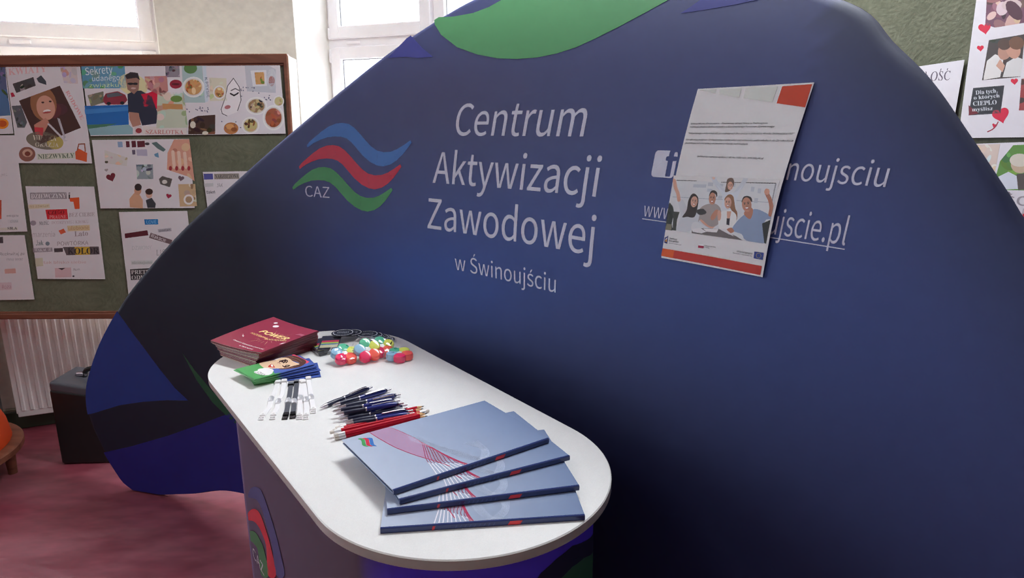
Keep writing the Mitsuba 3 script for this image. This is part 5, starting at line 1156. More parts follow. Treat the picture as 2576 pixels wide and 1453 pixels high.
# maroon brochures; a runs along the near short edge, b away along the long one
N = 24
TOPQ = [tp(529, 856, .050), tp(657, 887, .049), tp(800.5, 832, .058), tp(688, 797, .056)]
b0, b1, b2 = tp(557, 894, 0), tp(641, 925, 0), tp(797, 877, 0)
BOTQ = [b0, b1, b2, b0 + b2 - b1]
TH = .050 / N
def bro_lift(k):
    return lambda a, b: k * (-.0035 * np.sin(np.pi * a) + .0025 * np.sin(np.pi * b) * (1 - a))
for i in range(N):
    t = (i + 1) / N
    e = t ** 1.3
    C4 = np.array([np.append(np.array(B)[:2] * (1 - e) + np.array(A)[:2] * e, 0) for A, B in zip(TOPQ, BOTQ)])
    for c in range(4):
        C4[c, 2] = CZ + .0005 + TH * (i + 1) + (TOPQ[c][2] - CZ - .050) * t ** 2
    if i < N - 1:
        j = np.array([rng.uniform(-.0022, .0022), rng.uniform(-.0022, .0022), 0])
        C4 = C4 + j
    lf = bro_lift(t ** 2)
    k = thing('brochure', 'topmost maroon brochure of the tall stack, with a yellow burst title' if i == N - 1 else f'maroon brochure, {ORD[N - 1 - i]} from the top of the tall stack', 'brochure', 'maroon brochures in the stack')
    nx = 8 if i == N - 1 else 5
    inner = C4.copy()
    ctr = C4.mean(0)
    inner[:, :2] = ctr[:2] + (C4[:, :2] - ctr[:2]) * .994
    put(part(k, 'pages'), slab(inner - [0, 0, .0003], TH - .0006, nx, 4, lf), 'matte', (206 + rng.randint(-12, 6), 192 + rng.randint(-12, 6), 188 + rng.randint(-12, 6)))
    put(part(k, 'cover'), slab(C4, .0003, nx, 4, lf), 'gloss', (150, 56, 76))
    C5 = C4[[1, 2]]
    put(part(k, 'spine'), slab([C5[0] + [0, 0, 0], C5[0] + (C4[0] - C4[1]) * .006, C5[1] + (C4[3] - C4[2]) * .006, C5[1]], TH - .0002, 2, 4, (lambda l: (lambda a, b: l(np.ones_like(a), b)))(lf)), 'gloss', (104, 34, 48))
    if i == N - 1:
        q3 = quad3(C4, lf, .0003)
        qi = lambda pts: quad_inv(C4, np.array(pts, float) / 8.07 + [520, 790])
        def tx(s, p0, p1, cap, **kk):
            u, v = qi([p0, p1])
            d = v - u
            g = text(s, cap, width=1.0, **kk)
            return g, u, d
        lay = []
        def line(s, p0, p1, cap, col, **kk):
            u, v = qi([p0, p1])
            W, H = np.linalg.norm(C4[1] - C4[0]), np.linalg.norm(C4[3] - C4[0])
            um, vm = u * [W, H], v * [W, H]
            g = text(s, cap, width=np.linalg.norm(vm - um), **kk)
            g = affinity.translate(affinity.rotate(g, math.degrees(math.atan2(vm[1] - um[1], vm[0] - um[0])), origin=(0, 0)), *um)
            lay.append((affinity.scale(g, 1 / W, 1 / H, origin=(0, 0)), col))
        cx, cy = qi([(1330, 430)])[0]
        rays = []
        W, H = np.linalg.norm(C4[1] - C4[0]), np.linalg.norm(C4[3] - C4[0])
        for a in np.arange(18) * 20.0:
            r1 = .045 + .02 * ((a / 20) % 3 == 0)
            rays.append(Polygon([(cx + .03 * math.cos(math.radians(a - 1.5)) / W, cy + .03 * math.sin(math.radians(a - 1.5)) / H), (cx + r1 * math.cos(math.radians(a)) / W, cy + r1 * math.sin(math.radians(a)) / H), (cx + .03 * math.cos(math.radians(a + 1.5)) / W, cy + .03 * math.sin(math.radians(a + 1.5)) / H)]))
        lay += [(g, (216, 168, 140)) for g in rays]
        lay += [(affinity.scale(Point(cx, cy).buffer(.024), 1.5 / W, .62 / H), (150, 60, 76))]
        line('POWER', (1070, 330), (1640, 470), .020, (252, 214, 150), bold=.035, slant=8)
        line('POSZUKIWANIA', (890, 365), (1240, 455), .008, (246, 190, 140), bold=.02)
        line('MOŻLIWOŚCI', (1180, 470), (1640, 500), .009, (250, 204, 150), bold=.02)
        line('Centrum Aktywizacji Zawodowej', (530, 500), (1160, 700), .0055, (246, 232, 234), bold=.012)
        line('w Świnoujściu', (650, 605), (920, 695), .0055, (246, 232, 234), bold=.012)
        for p, r in (((1420, 150), .006), ((1430, 208), .009)):
            c = qi([p])[0]
            lay.append((affinity.scale(Point(*c).buffer(1), r / W, r / H), (244, 232, 236)))
        lay.append((Polygon(qi([(715, 405), (735, 425), (745, 380), (752, 420), (778, 412), (745, 440)])), (240, 224, 228)))
        lay.append((Polygon(qi([(1500, 575), (1570, 545), (1655, 532), (1600, 562)])), (244, 224, 226)))
        lay.append((Polygon(qi([(1840, 350), (1960, 325), (2030, 340), (2110, 385), (2000, 385), (1930, 365)])), (176, 92, 112)))
        lay = [(g.intersection(sbox(.01, .01, .99, .99)), c) for g, c in lay]
        kk = put_flat(part(k, 'burst_print'), lay[:19], q3, 'gloss', .12, 'pale starburst behind the title')
        tag(kk, kind='stuff')
        for j, nm in enumerate(['title_print', 'print_text', 'print_text', 'print_text', 'print_text', 'bubble_print', 'bubble_print', 'spark_print', 'spark_print', 'badge_print']):
            put_flat(part(k, nm), [lay[19 + j]], quad3(C4, lf, .0005 + .00005 * j), 'gloss', .12)

# green and blue leaflets; a along the near long edge from the green corner, b away
N = 12
LT = .020 / N
for i in range(N):
    t = (i + 1) / N
    h = LT * (i + 1)
    A, B = np.array([634.0, 969.0]) * (1 - t) + np.array([641.0, 956.0]) * t, np.array([812.0, 946.0]) * (1 - t) + np.array([804.5, 912.0]) * t
    Lq = np.array([612.0, 948.0]) * (1 - t) + np.array([604.0, 921.0]) * t
    a0, a1, l0 = (tp(*p, h + .0005) for p in (A, B, Lq))
    x = (a1 - a0) / np.linalg.norm(a1 - a0)
    y = np.array([-x[1], x[0], 0])
    Wl, Hl = .150, .104
    if i < N - 1:
        dr_ = math.radians(rng.uniform(-3.0, 3.0) + (4.5 if i % 3 == 1 else 0))
        x, y = x * math.cos(dr_) + y * math.sin(dr_), y * math.cos(dr_) - x * math.sin(dr_)
        a0 = a0 + x * rng.uniform(-.002, .005)
    C4 = np.array([a0, a0 + x * Wl, a0 + x * Wl + y * Hl, a0 + y * Hl])
    k = thing('leaflet', 'topmost leaflet with a cartoon face of a smiling woman, lying against the maroon brochures' if i == N - 1 else f'green and blue leaflet, {ORD[N - 1 - i]} from the top of the low stack', 'leaflet', 'green and blue leaflets in the low stack')
    m = slab(C4, LT * .72, 12, 2, (lambda s: (lambda a, b: .0018 * s * (1 - b) * (1 - a) ** 2))(t))
    w = (np.array(m.vertices) - C4[0]) @ x / Wl
    col = np.where((w < .40)[:, None], lin((84, 160, 92)), lin((70, 92, 164)))
    put(part(k, 'sheet'), m, 'gloss', col)
    if i == N - 1:
        q3 = quad3(C4, lambda a, b: .0018 * (1 - b) * (1 - a) ** 2, .0003)
        qi = lambda pts: quad_inv(C4, np.array(pts, float) / 8.07 + [520, 790])
        poly = lambda pts, n=5: (sp(qi(pts), n) if n else Polygon(qi(pts)).buffer(0))
        e_ = lambda cx, cy, rx, ry, rot=0: Polygon(qi(np.array(ell(cx, cy, rx, ry, rot, 4).exterior.coords)[:-1]))
        ln = lambda pts, w: Polygon(qi(np.array(LineString(spl(pts, 5, False)).buffer(w, quad_segs=2).exterior.coords)[:-1])).buffer(0)
        lay = [(sbox(0, 0, .42, 1), (88, 166, 98)), (poly([(1380, 1215), (1340, 1130), (1160, 1090), (1400, 820), (1900, 760), (2300, 1000), (2290, 1010)], 0), (82, 104, 176)),
               (poly([(1700, 815), (1880, 760), (1985, 815), (2140, 845), (2180, 880), (2090, 960), (2010, 1000), (1900, 900)], 3), (226, 84, 110)),
               (poly([(1230, 930), (1420, 830), (1600, 830), (1800, 850), (1990, 930), (2010, 990), (1890, 1070), (1640, 1115), (1460, 1118), (1640, 1060), (1880, 1000), (1690, 930), (1540, 880), (1400, 920), (1260, 960)], 4), (92, 62, 56)),
               (poly([(1060, 985), (1230, 960), (1400, 925), (1440, 890), (1540, 880), (1660, 890), (1760, 960), (1885, 1010), (1800, 1040), (1600, 1090), (1440, 1105), (1290, 1105), (1160, 1090)], 3), (230, 196, 164)),
               (poly([(1365, 895), (1430, 860), (1480, 890), (1440, 920), (1385, 920)], 4), (228, 214, 206))]
        lay += [(ln([(1480, 960), (1560, 940), (1600, 955), (1560, 985)], 12), (52, 36, 36)), (ln([(1590, 925), (1640, 950), (1610, 985)], 10), (52, 36, 36)), (e_(1535, 965, 26, 14), (60, 40, 40)),
                (ln([(1545, 1050), (1590, 1075), (1650, 1060), (1685, 1040)], 10), (52, 36, 36)), (ln([(1600, 1040), (1660, 1035)], 7), (60, 40, 40)), (e_(1600, 1062, 24, 12), (60, 40, 40)),
                (poly([(1245, 1060), (1320, 1010), (1360, 1045), (1385, 1085), (1320, 1078), (1270, 1080)], 3), (192, 70, 66)), (poly([(1300, 1040), (1330, 1018), (1352, 1062), (1318, 1066)], 3), (244, 238, 228)),
                (ln([(1440, 990), (1480, 985), (1490, 1005)], 6), (150, 100, 90)), (ln([(1290, 965), (1400, 945)], 4), (190, 140, 120)),
                (ln([(1700, 900), (1800, 940), (1880, 985)], 6), (140, 104, 92)), (ln([(1680, 870), (1820, 900), (1930, 960)], 6), (130, 94, 84)), (ln([(1560, 860), (1640, 850), (1760, 870)], 6), (130, 94, 84)), (ln([(1480, 1108), (1600, 1100), (1760, 1085)], 6), (130, 94, 84))]
        cloud = unary_union([e_(1110, 1150, 80, 46), e_(1200, 1140, 110, 50), e_(1290, 1150, 70, 40), e_(1010, 1185, 50, 28), e_(1090, 1200, 80, 36), e_(1200, 1210, 110, 40), e_(1280, 1190, 60, 34)])
        lay.append((cloud, (238, 238, 236)))
        u, v = qi([(1235, 1245), (1060, 1165)])
        g = text('POWER', .013, width=np.linalg.norm((v - u) * [Wl, Hl]), slant=6)
        g = affinity.translate(affinity.rotate(g, math.degrees(math.atan2((v - u)[1] * Hl, (v - u)[0] * Wl)), origin=(0, 0)), *(u * [Wl, Hl]))
        lay.append((affinity.scale(g, 1 / Wl, 1 / Hl, origin=(0, 0)), (60, 60, 60)))
        put_flat(part(k, 'cartoon_print'), [(g.intersection(sbox(.004, .004, .996, .996)), c) for g, c in lay], q3, 'gloss', .2, 'cartoon portrait of a woman with a white speech cloud')

# ---------------------------------------------------------------- round coasters and page marker cards at the far end
Z3 = (780, 810, 9.2)
COAST = [((765, 238), .018, 'round black coaster with a white ring, topmost and furthest left of its row'), ((960, 238), .0145, 'round black coaster, second from the left of its row'), ((1330, 272), .0125, 'round black coaster in the middle of its row, most of its face in view'),
         ((1440, 300), .0095, 'round black coaster, fourth from the left of its row'), ((1590, 350), .0065, 'round black coaster, fifth from the left of its row'), ((1690, 395), .0035, 'round black coaster furthest right and lowest of its row')]
disc = lathe([(0, 0), (0, .0250), (.0006, .0262), (.0024, .0262), (.003, .0254), (.003, 0)], 48)
D = {}
put('tmp', disc, 'satin', (44, 46, 54), 40); D['disc'] = scene.pop('tmp')
put('tmp', lathe([(.003, .0212), (.0034, .0212), (.0034, .0226), (.003, .0226)], 48), 'satin', (214, 214, 222), 40); D['ring'] = scene.pop('tmp')
fr = rect(-.0125, -.006, .0125, .006)
put('tmp', extrude(fr.difference(fr.buffer(-.0007)), .0004, .003), 'satin', (176, 178, 188)); D['label_frame'] = scene.pop('tmp')
put('tmp', cat([bx(-.009 + .0032 * i, -.002, .003, -.009 + .0032 * i + .0018, .002, .0034) for i in range(6)]), 'satin', (150, 152, 164)); D['label_marks'] = scene.pop('tmp')
for i, (p, h, lab) in enumerate(COAST):
    c = zp(p, Z3, h + .003)
    k = thing('coaster', lab, 'coaster', 'black coasters at the far end of the counter')
    a = math.radians(4 + 5 * i)
    M = frame3([c[0], c[1], CZ + h + .0002], 1.22 * np.array([math.cos(a), math.sin(a), 0]), 1.22 * np.array([-math.sin(a), math.cos(a), 0]), UP)
    for n, d in D.items():
        put(part(k, n), d, None, to_world=xf(M))

CARD = [([(165, 622), (590, 600), (860, 285), (485, 300)], .0150, 'topmost page marker card in a clear sleeve, coloured strips in full view'),
        ([(180, 690), (640, 610), (1060, 290), (640, 300)], .0112, 'page marker card in a clear sleeve, second from the top of the fan'),
        ([(200, 730), (760, 620), (1240, 320), (800, 320)], .0074, 'page marker card in a clear sleeve, third from the top of the fan'),
        ([(230, 770), (860, 630), (1420, 340), (960, 330)], .0036, 'page marker card in a clear sleeve, lowest of the fan')]
for P, h, lab in CARD:
    p0, p1, p3 = zp(P[0], Z3, h), zp(P[1], Z3, h), zp(P[3], Z3, h)
    x = (p1 - p0) / np.linalg.norm(p1 - p0); y = np.array([-x[1], x[0], 0])
    L = .118
    d3 = p3 - p0; d3 /= np.linalg.norm(d3)
    if d3 @ y < .8:
        d3 = y
    y = d3 - x * (d3 @ x); y /= np.linalg.norm(y)
    M = frame3([*p0[:2], CZ + h - .0028], x, y, UP)
    k = thing('page_marker_card', lab, 'card', 'page marker cards in clear sleeves')
    Wc = .052
    put(part(k, 'card'), moved(bx(0, 0, 0, Wc, L, .0016, .0003), M), 'satin', (52, 50, 60))
    for n, (b0_, b1_, c) in enumerate([(.010, .034, (212, 206, 172)), (.035, .044, (92, 140, 170)), (.045, .056, (190, 206, 96)), (.057, .073, (212, 66, 96))]):
        put(part(k, 'marker_strip'), moved(bx(.004, b0_, .0016, Wc - .002, b1_, .0024, .0002), M), 'print', c)
    put(part(k, 'front_flap'), moved(bx(.001, .001, .0016, Wc - .001, .0085, .0026, .0003), M), 'shiny', (30, 30, 26))
    sleeve = cat([bx(-.0025, -.006, .0028, Wc + .0025, L + .004, .00284), bx(-.0025, -.0062, 0.0004, Wc + .0025, -.006, .0028), bx(-.0027, -.006, 0.0004, -.0025, L + .004, .0028)])
    put(part(k, 'sleeve'), moved(sleeve, M), 'clear_film')

# ---------------------------------------------------------------- flower-shaped highlighters in clear wrappers
PET = [((238, 30, 96), 'magenta lobe'), ((250, 92, 74), 'orange lobe'), ((222, 228, 92), 'yellow lobe'), ((84, 190, 150), 'green lobe'), ((150, 196, 224), 'blue lobe')]
FLO = [((800, 850), 0.0, 0.22, 0.34, 'flower-shaped highlighter in a clear wrapper, furthest left of the row of four'), ((1330, 800), 12.0, 0.33, 0.59, 'flower-shaped highlighter in a clear wrapper, second from the left, shining brightly'),
       ((1650, 700), 4.0, 0.26, 0.42, 'flower-shaped highlighter in a clear wrapper, third from the left of the row'), ((2070, 790), 20.0, 0.04, 0.08, 'flower-shaped highlighter in a clear wrapper, furthest right of the row')]
lobe = lathe([(0, 0), (0, .0118), (.002, .0134), (.011, .0138), (.0145, .0122), (.0155, .0095), (.0155, 0)], 24)
for i, (p, turn, tx_, ty_, lab) in enumerate(FLO):
    k = thing('highlighter', lab, 'highlighter', 'flower-shaped highlighters in clear wrappers')
    c = zp(p, Z3, .008)
    Mz = frame3([0, 0, 0], [math.cos(tx_), 0, -math.sin(tx_)], [math.sin(ty_) * math.sin(tx_), math.cos(ty_), math.sin(ty_) * math.cos(tx_)], [math.cos(ty_) * math.sin(tx_), -math.sin(ty_), math.cos(ty_) * math.cos(tx_)])
    ms, zmin = [], 9
    for j, (col, lab2) in enumerate(PET):
        a = math.radians(-100 + turn + 72 * j)
        m = moved(lobe, frame3([.0200 * math.cos(a), .0200 * math.sin(a), 0], np.array([1, 0, 0]) * 1.12, np.array([0, 1, 0]) * 1.12, UP * 1.15))
        m.apply_transform(Mz)
        ms.append((m, col, lab2)); zmin = min(zmin, m.vertices[:, 2].min())
    off = np.array([c[0], c[1], CZ - zmin + .0008])
    for m, col, lab2 in ms:
        m.apply_translation(off)
        put(part(k, 'lobe'), m, 'shiny', col, 35, label=lab2)
    hub = moved(lathe([(.0012, 0), (.0012, .009), (.0158, .009), (.0158, 0)], 20), Mz)
    hub.apply_translation(off)
    put(part(k, 'hub'), hub, 'gloss', (232, 232, 232), 35)
    # crumpled clear bag over it
    R, ns, nr = .0430, 26, 9
    V = []
    for r in range(nr + 1):
        u = r / nr
        for q in range(ns):
            a = 2 * math.pi * q / ns
            rr = R * (math.sin(u * math.pi / 2) ** .75) * (1 + .05 * math.cos(5 * a - math.radians(turn)))
            z = .0195 * (1 - u ** 4) ** .8
            V.append([rr * math.cos(a), rr * math.sin(a), z])
    V = np.array(V)
    Vw = V @ Mz[:3, :3].T + off
    nz = meshkit.fbm(Vw * 120, 3, seed=5 + i) - .5
    nr_ = Vw - (off + [0, 0, -.01]); nr_ /= np.linalg.norm(nr_, axis=1, keepdims=True)
    Vw = Vw + nr_ * (nz * (.0012 if i == 1 else .012))[:, None]
    Vw[:, 2] = np.maximum(Vw[:, 2], CZ + .0008)
    F = []
    for r in range(nr):
        for q in range(ns):
            a, b, c_, d = r * ns + q, r * ns + (q + 1) % ns, (r + 1) * ns + (q + 1) % ns, (r + 1) * ns + q
            if r:
                F.append([a, b, c_])
            F.append([a, c_, d])
    put(part(k, 'wrapper'), trimesh.Trimesh(Vw, F, process=False), 'clear_film')

# ---------------------------------------------------------------- pin boards with paper collages
GT = math.radians(3.0)
G0 = np.array([-2.4037, 3.02, 0.6519])
GU, GV = np.array([1.0, 0, 0]), np.array([0, math.sin(GT), math.cos(GT)])
GN = np.cross(GU, GV); GN = GN if GN[1] < 0 else -GN
class Board:
    def __init__(self, o, u, v, n):
        self.o, self.u, self.v, self.n = (np.asarray(x, float) for x in (o, u, v, n))
    def at(self, px_pts, off=0.0):
        P = on_plane(*np.array(px_pts, float).T, self.o + self.n * off, self.n) - self.o
        return np.stack([P @ self.u, P @ self.v], 1)
    def to3(self, off):
        return lambda q: self.o + np.asarray(q)[:, :1] * self.u + np.asarray(q)[:, 1:] * self.v + self.n * off
    def M(self):
        return frame3(self.o, self.u, self.v, self.n)
LB = Board(G0, GU, GV, GN)
RBD = Board(RO, RD, UP, RN)

k = thing('pin_board', 'green-grey felt pin board in a brown wooden frame before the radiator', 'pin board')
bw, bh = 3.3, 1.175
X0, X1 = -0.19, 1.428
M = LB.M()
put(part(k, 'felt_panel'), moved(bx(X0 + .02, .01, -.022, X1 - .02, bh - .01, -.004), M), 'felt')
def moulding(x0, y0, x1, y1):
    return cat([bx(x0, y0, -.03, x1, y1, .010, .004)])
put(part(k, 'frame_rail'), moved(cat([bx(X0, bh - .042, -.03, X1, bh, .010, .004), bx(X0, bh - .050, -.03, X1, bh - .040, .004, .003)]), M), 'frame_wood')
put(part(k, 'frame_rail'), moved(cat([bx(X0, -.006, -.03, X1, .022, .010, .004), bx(X0, .020, -.03, X1, .030, .004, .003)]), M), 'frame_wood')
put(part(k, 'frame_stile'), moved(cat([bx(X1 - .020, 0, -.03, X1, bh - .004, .010, .004)]), M), 'frame_wood')
put(part(k, 'frame_stile'), moved(cat([bx(X0, 0, -.03, X0 + .02, bh - .004, .010, .004)]), M), 'frame_wood')
put(part(k, 'edge_strip'), moved(cat([bx(X1, 0.0, -.110, X1 + .003, bh - .008, .004, .001)]), M), 'satin', (226, 206, 176))
put(part(k, 'back_panel'), moved(bx(X0 + .01, .005, -.108, X1 - .001, bh - .006, -.024), M), 'satin', (206, 190, 166))
for x in (X0 + .02, X1 - .26):
    f0 = LB.to3(-.07)(np.array([[x, 0.3]]))[0]
    put(part(k, 'leg'), cat([bx(f0[0] - .02, f0[1] - .015, 0.0, f0[0] + .02, f0[1] + .015, 1.2, .004), bx(f0[0] - .02, f0[1] - .20, 0.0, f0[0] + .02, f0[1] + .06, .03, .006)]), 'satin', (60, 58, 56))
k2 = thing('pin_board', 'green-grey felt pin board behind the right end of the blue banner', 'pin board')
MRB = RBD.M()
put(part(k2, 'felt_panel'), moved(bx(-1.1, .72, -.030, 1.3, 2.12, -.004), MRB), 'felt')
put(part(k2, 'frame_rail'), moved(bx(-1.12, 2.10, -.034, 1.32, 2.14, .010, .004), MRB), 'frame_wood')
put(part(k2, 'frame_rail'), moved(bx(-1.12, .70, -.034, 1.32, .74, .010, .004), MRB), 'frame_wood')
put(part(k2, 'frame_stile'), moved(bx(-1.12, .72, -.034, -1.08, 2.12, .010, .004), MRB), 'frame_wood')
put(part(k2, 'frame_stile'), moved(bx(1.28, .72, -.034, 1.32, 2.12, .010, .004), MRB), 'frame_wood')

prng = random.Random(11)
def photo(poly, cols, n=14, base=None):
    """Blotches of a small printed picture, clipped to its outline."""
    x0, y0, x1, y1 = poly.bounds
    L = [(poly, base or cols[0])]
    s = min(x1 - x0, y1 - y0)
    for _ in range(n):
        g = ell(prng.uniform(x0, x1), prng.uniform(y0, y1), s * prng.uniform(.06, .24), s * prng.uniform(.05, .16), prng.uniform(0, 180), 3).intersection(poly)
        if not g.is_empty:
            c = prng.choice(cols)
            L.append((g, tuple(int(min(255, max(0, q + prng.uniform(-14, 14)))) for q in c)))
    return L

def paper(board, corners, label, specs, fr, off, col=(214, 208, 212), cat_='poster', group=None, name='collage_poster'):
    """A sheet pinned to a board with its glued cut-outs. specs: (part name, [layers]) with pixel geometry of the crop fr; a layer is (shape, colour)."""
    q = board.at(np.array(corners, float), off)
    k = thing(name, label, cat_, group)
    put(part(k, 'sheet'), moved(extrude(Polygon(q).buffer(0), .0005, off), board.M()), 'print', col)
    sheet = Polygon(q).buffer(-.0008)
    for pn, layers in specs:
        out = []
        for g, c in layers:
            if hasattr(g, 'exterior') or hasattr(g, 'geoms'):
                h = shapely.transform(g, lambda xy: board.at(xy / fr[2] + [fr[0], fr[1]], off))
            h = h.buffer(0).intersection(sheet.buffer(.012))
            if not h.is_empty:
                out.append((h, c))
        if out:
            put_flat(part(k, pn), out, board.to3(off + .0008), 'print')
    return k
def P_(*pts):
    return Polygon(pts).buffer(0)
def tl(s, x0, y0, x1, y1, cap, style='', bold=0.0, slant=0.0):
    """A line of print in pixels of a crop, from one point to another."""
    L = math.hypot(x1 - x0, y1 - y0)
    g = text(s, cap, style, width=L, bold=bold, slant=slant)
    g = affinity.scale(g, 1, -1, origin=(0, 0))
    return affinity.translate(affinity.rotate(g, math.degrees(math.atan2(y1 - y0, x1 - x0)), origin=(0, 0)), x0, y0)
ZA, ZB, ZC = (0, 0, 3.379), (0, 400, 3.459), (2120, 0, 2.421)
GREY, PINK, DK = (196, 190, 194), (206, 160, 160), (60, 54, 58)
FOODC = [(196, 148, 96), (150, 92, 56), (222, 196, 150), (108, 120, 60), (176, 84, 50)]
SKIN = [(206, 156, 130), (176, 120, 98), (120, 76, 62), (226, 190, 168)]

paper(LB, [(-40, 157), (12, 158), (34, 336), (-30, 338)], 'colourful magazine page left of the flower collage',
      [('cutout', photo(P_((-60, 540), (42, 540), (60, 760), (-60, 760)), [(88, 96, 130), (130, 110, 150), (70, 80, 90)], 10)), ('cutout', photo(P_((-60, 760), (62, 760), (92, 980), (-60, 990)), [(80, 110, 150), (60, 90, 90), (70, 90, 60)], 10)), ('cutout', [(ell(20, 1050, 55, 45), (226, 140, 40)), (ell(20, 1050, 38, 28), (190, 80, 30))])], ZA, .0006)
paper(LB, [(13, 158), (201, 160), (232, 411), (46, 410)], 'white flower collage with a large tilted photo of a laughing woman', [
    ('headline', [(tl('KWIATY', 75, 640, 400, 610, 62, 'b'), (216, 170, 172))]),
    ('cutout', photo(P_((108, 712), (285, 655), (305, 728), (140, 790)), [(70, 66, 68), (110, 104, 104), (160, 150, 150), (40, 40, 44)], 12)),
    ('cutout', [(P_((312, 668), (350, 640), (392, 690), (395, 722), (330, 700)), (62, 66, 74))]),
    ('cutout', photo(P_((510, 570), (650, 560), (666, 712), (545, 706)), [(206, 190, 190), (190, 150, 140), (206, 180, 196), (180, 170, 200)], 12)),
    ('cutout', [(P_((90, 790), (112, 785), (130, 818), (100, 826)), (170, 40, 66))]),
    ('cutout', photo(P_((100, 900), (180, 895), (232, 1040), (210, 1085), (150, 1085)), [(90, 90, 96), (120, 116, 118), (60, 60, 64)], 12)),
    ('photograph', photo(P_((162, 856), (510, 728), (688, 1086), (330, 1230)), [(74, 48, 44), (92, 60, 52), (66, 44, 42)], 10) + [(ell(370, 880, 110, 150, -12).intersection(P_((162, 856), (510, 728), (688, 1086), (330, 1230))), (150, 100, 70)), (ell(390, 915, 78, 105, -14), (206, 152, 132)), (ell(365, 870, 12, 7), (60, 40, 38)), (ell(428, 862, 12, 7), (60, 40, 38)), (ell(400, 945, 32, 15, -8), (240, 230, 226)), (ell(400, 955, 36, 8, -8), (170, 70, 70)), (P_((290, 1060), (390, 1000), (420, 1040), (360, 1160), (300, 1120)), (190, 130, 112)), (P_((292, 1080), (370, 1085), (365, 1150), (300, 1140)), (196, 60, 70)), (P_((400, 1050), (420, 1048), (560, 1190), (580, 1196), (550, 1204)), (196, 190, 196)), (P_((486, 1000), (510, 1010), (560, 1170), (545, 1180)), (180, 176, 184))]),
    ('headline', [(tl('RODOWE', 556, 780, 690, 1020, 34, 'b'), (214, 150, 154))]),
    ('cutout', [(ell(380, 1195, 158, 74, 8), (120, 112, 98)), (ell(470, 1210, 70, 58, 8), (176, 160, 90)), (tl('WIELKA', 280, 1190, 480, 1195, 46, 'b'), (226, 220, 206)), (tl('OKAZJA', 300, 1246, 500, 1250, 40, 'b'), (206, 200, 186))]),
    ('cutout', [(ell(232, 1310, 70, 62), (140, 90, 78)), (ell(235, 1300, 44, 34), (196, 160, 140)), (ell(235, 1306, 24, 20), (120, 60, 50))]),
    ('headline', [(P_((312, 1306), (640, 1296), (642, 1345), (316, 1356)), (204, 204, 190)), (tl('NIEZWYKŁY', 326, 1350, 632, 1338, 40, 'b'), (96, 110, 92))]),
    ('cutout', [(P_((640, 1290), (670, 1262), (742, 1300), (738, 1376), (645, 1352)), (206, 90, 52)), (LineString([(660, 1270), (670, 1225), (720, 1222), (726, 1285)]).buffer(5), (150, 90, 70))])], ZA, .0014)
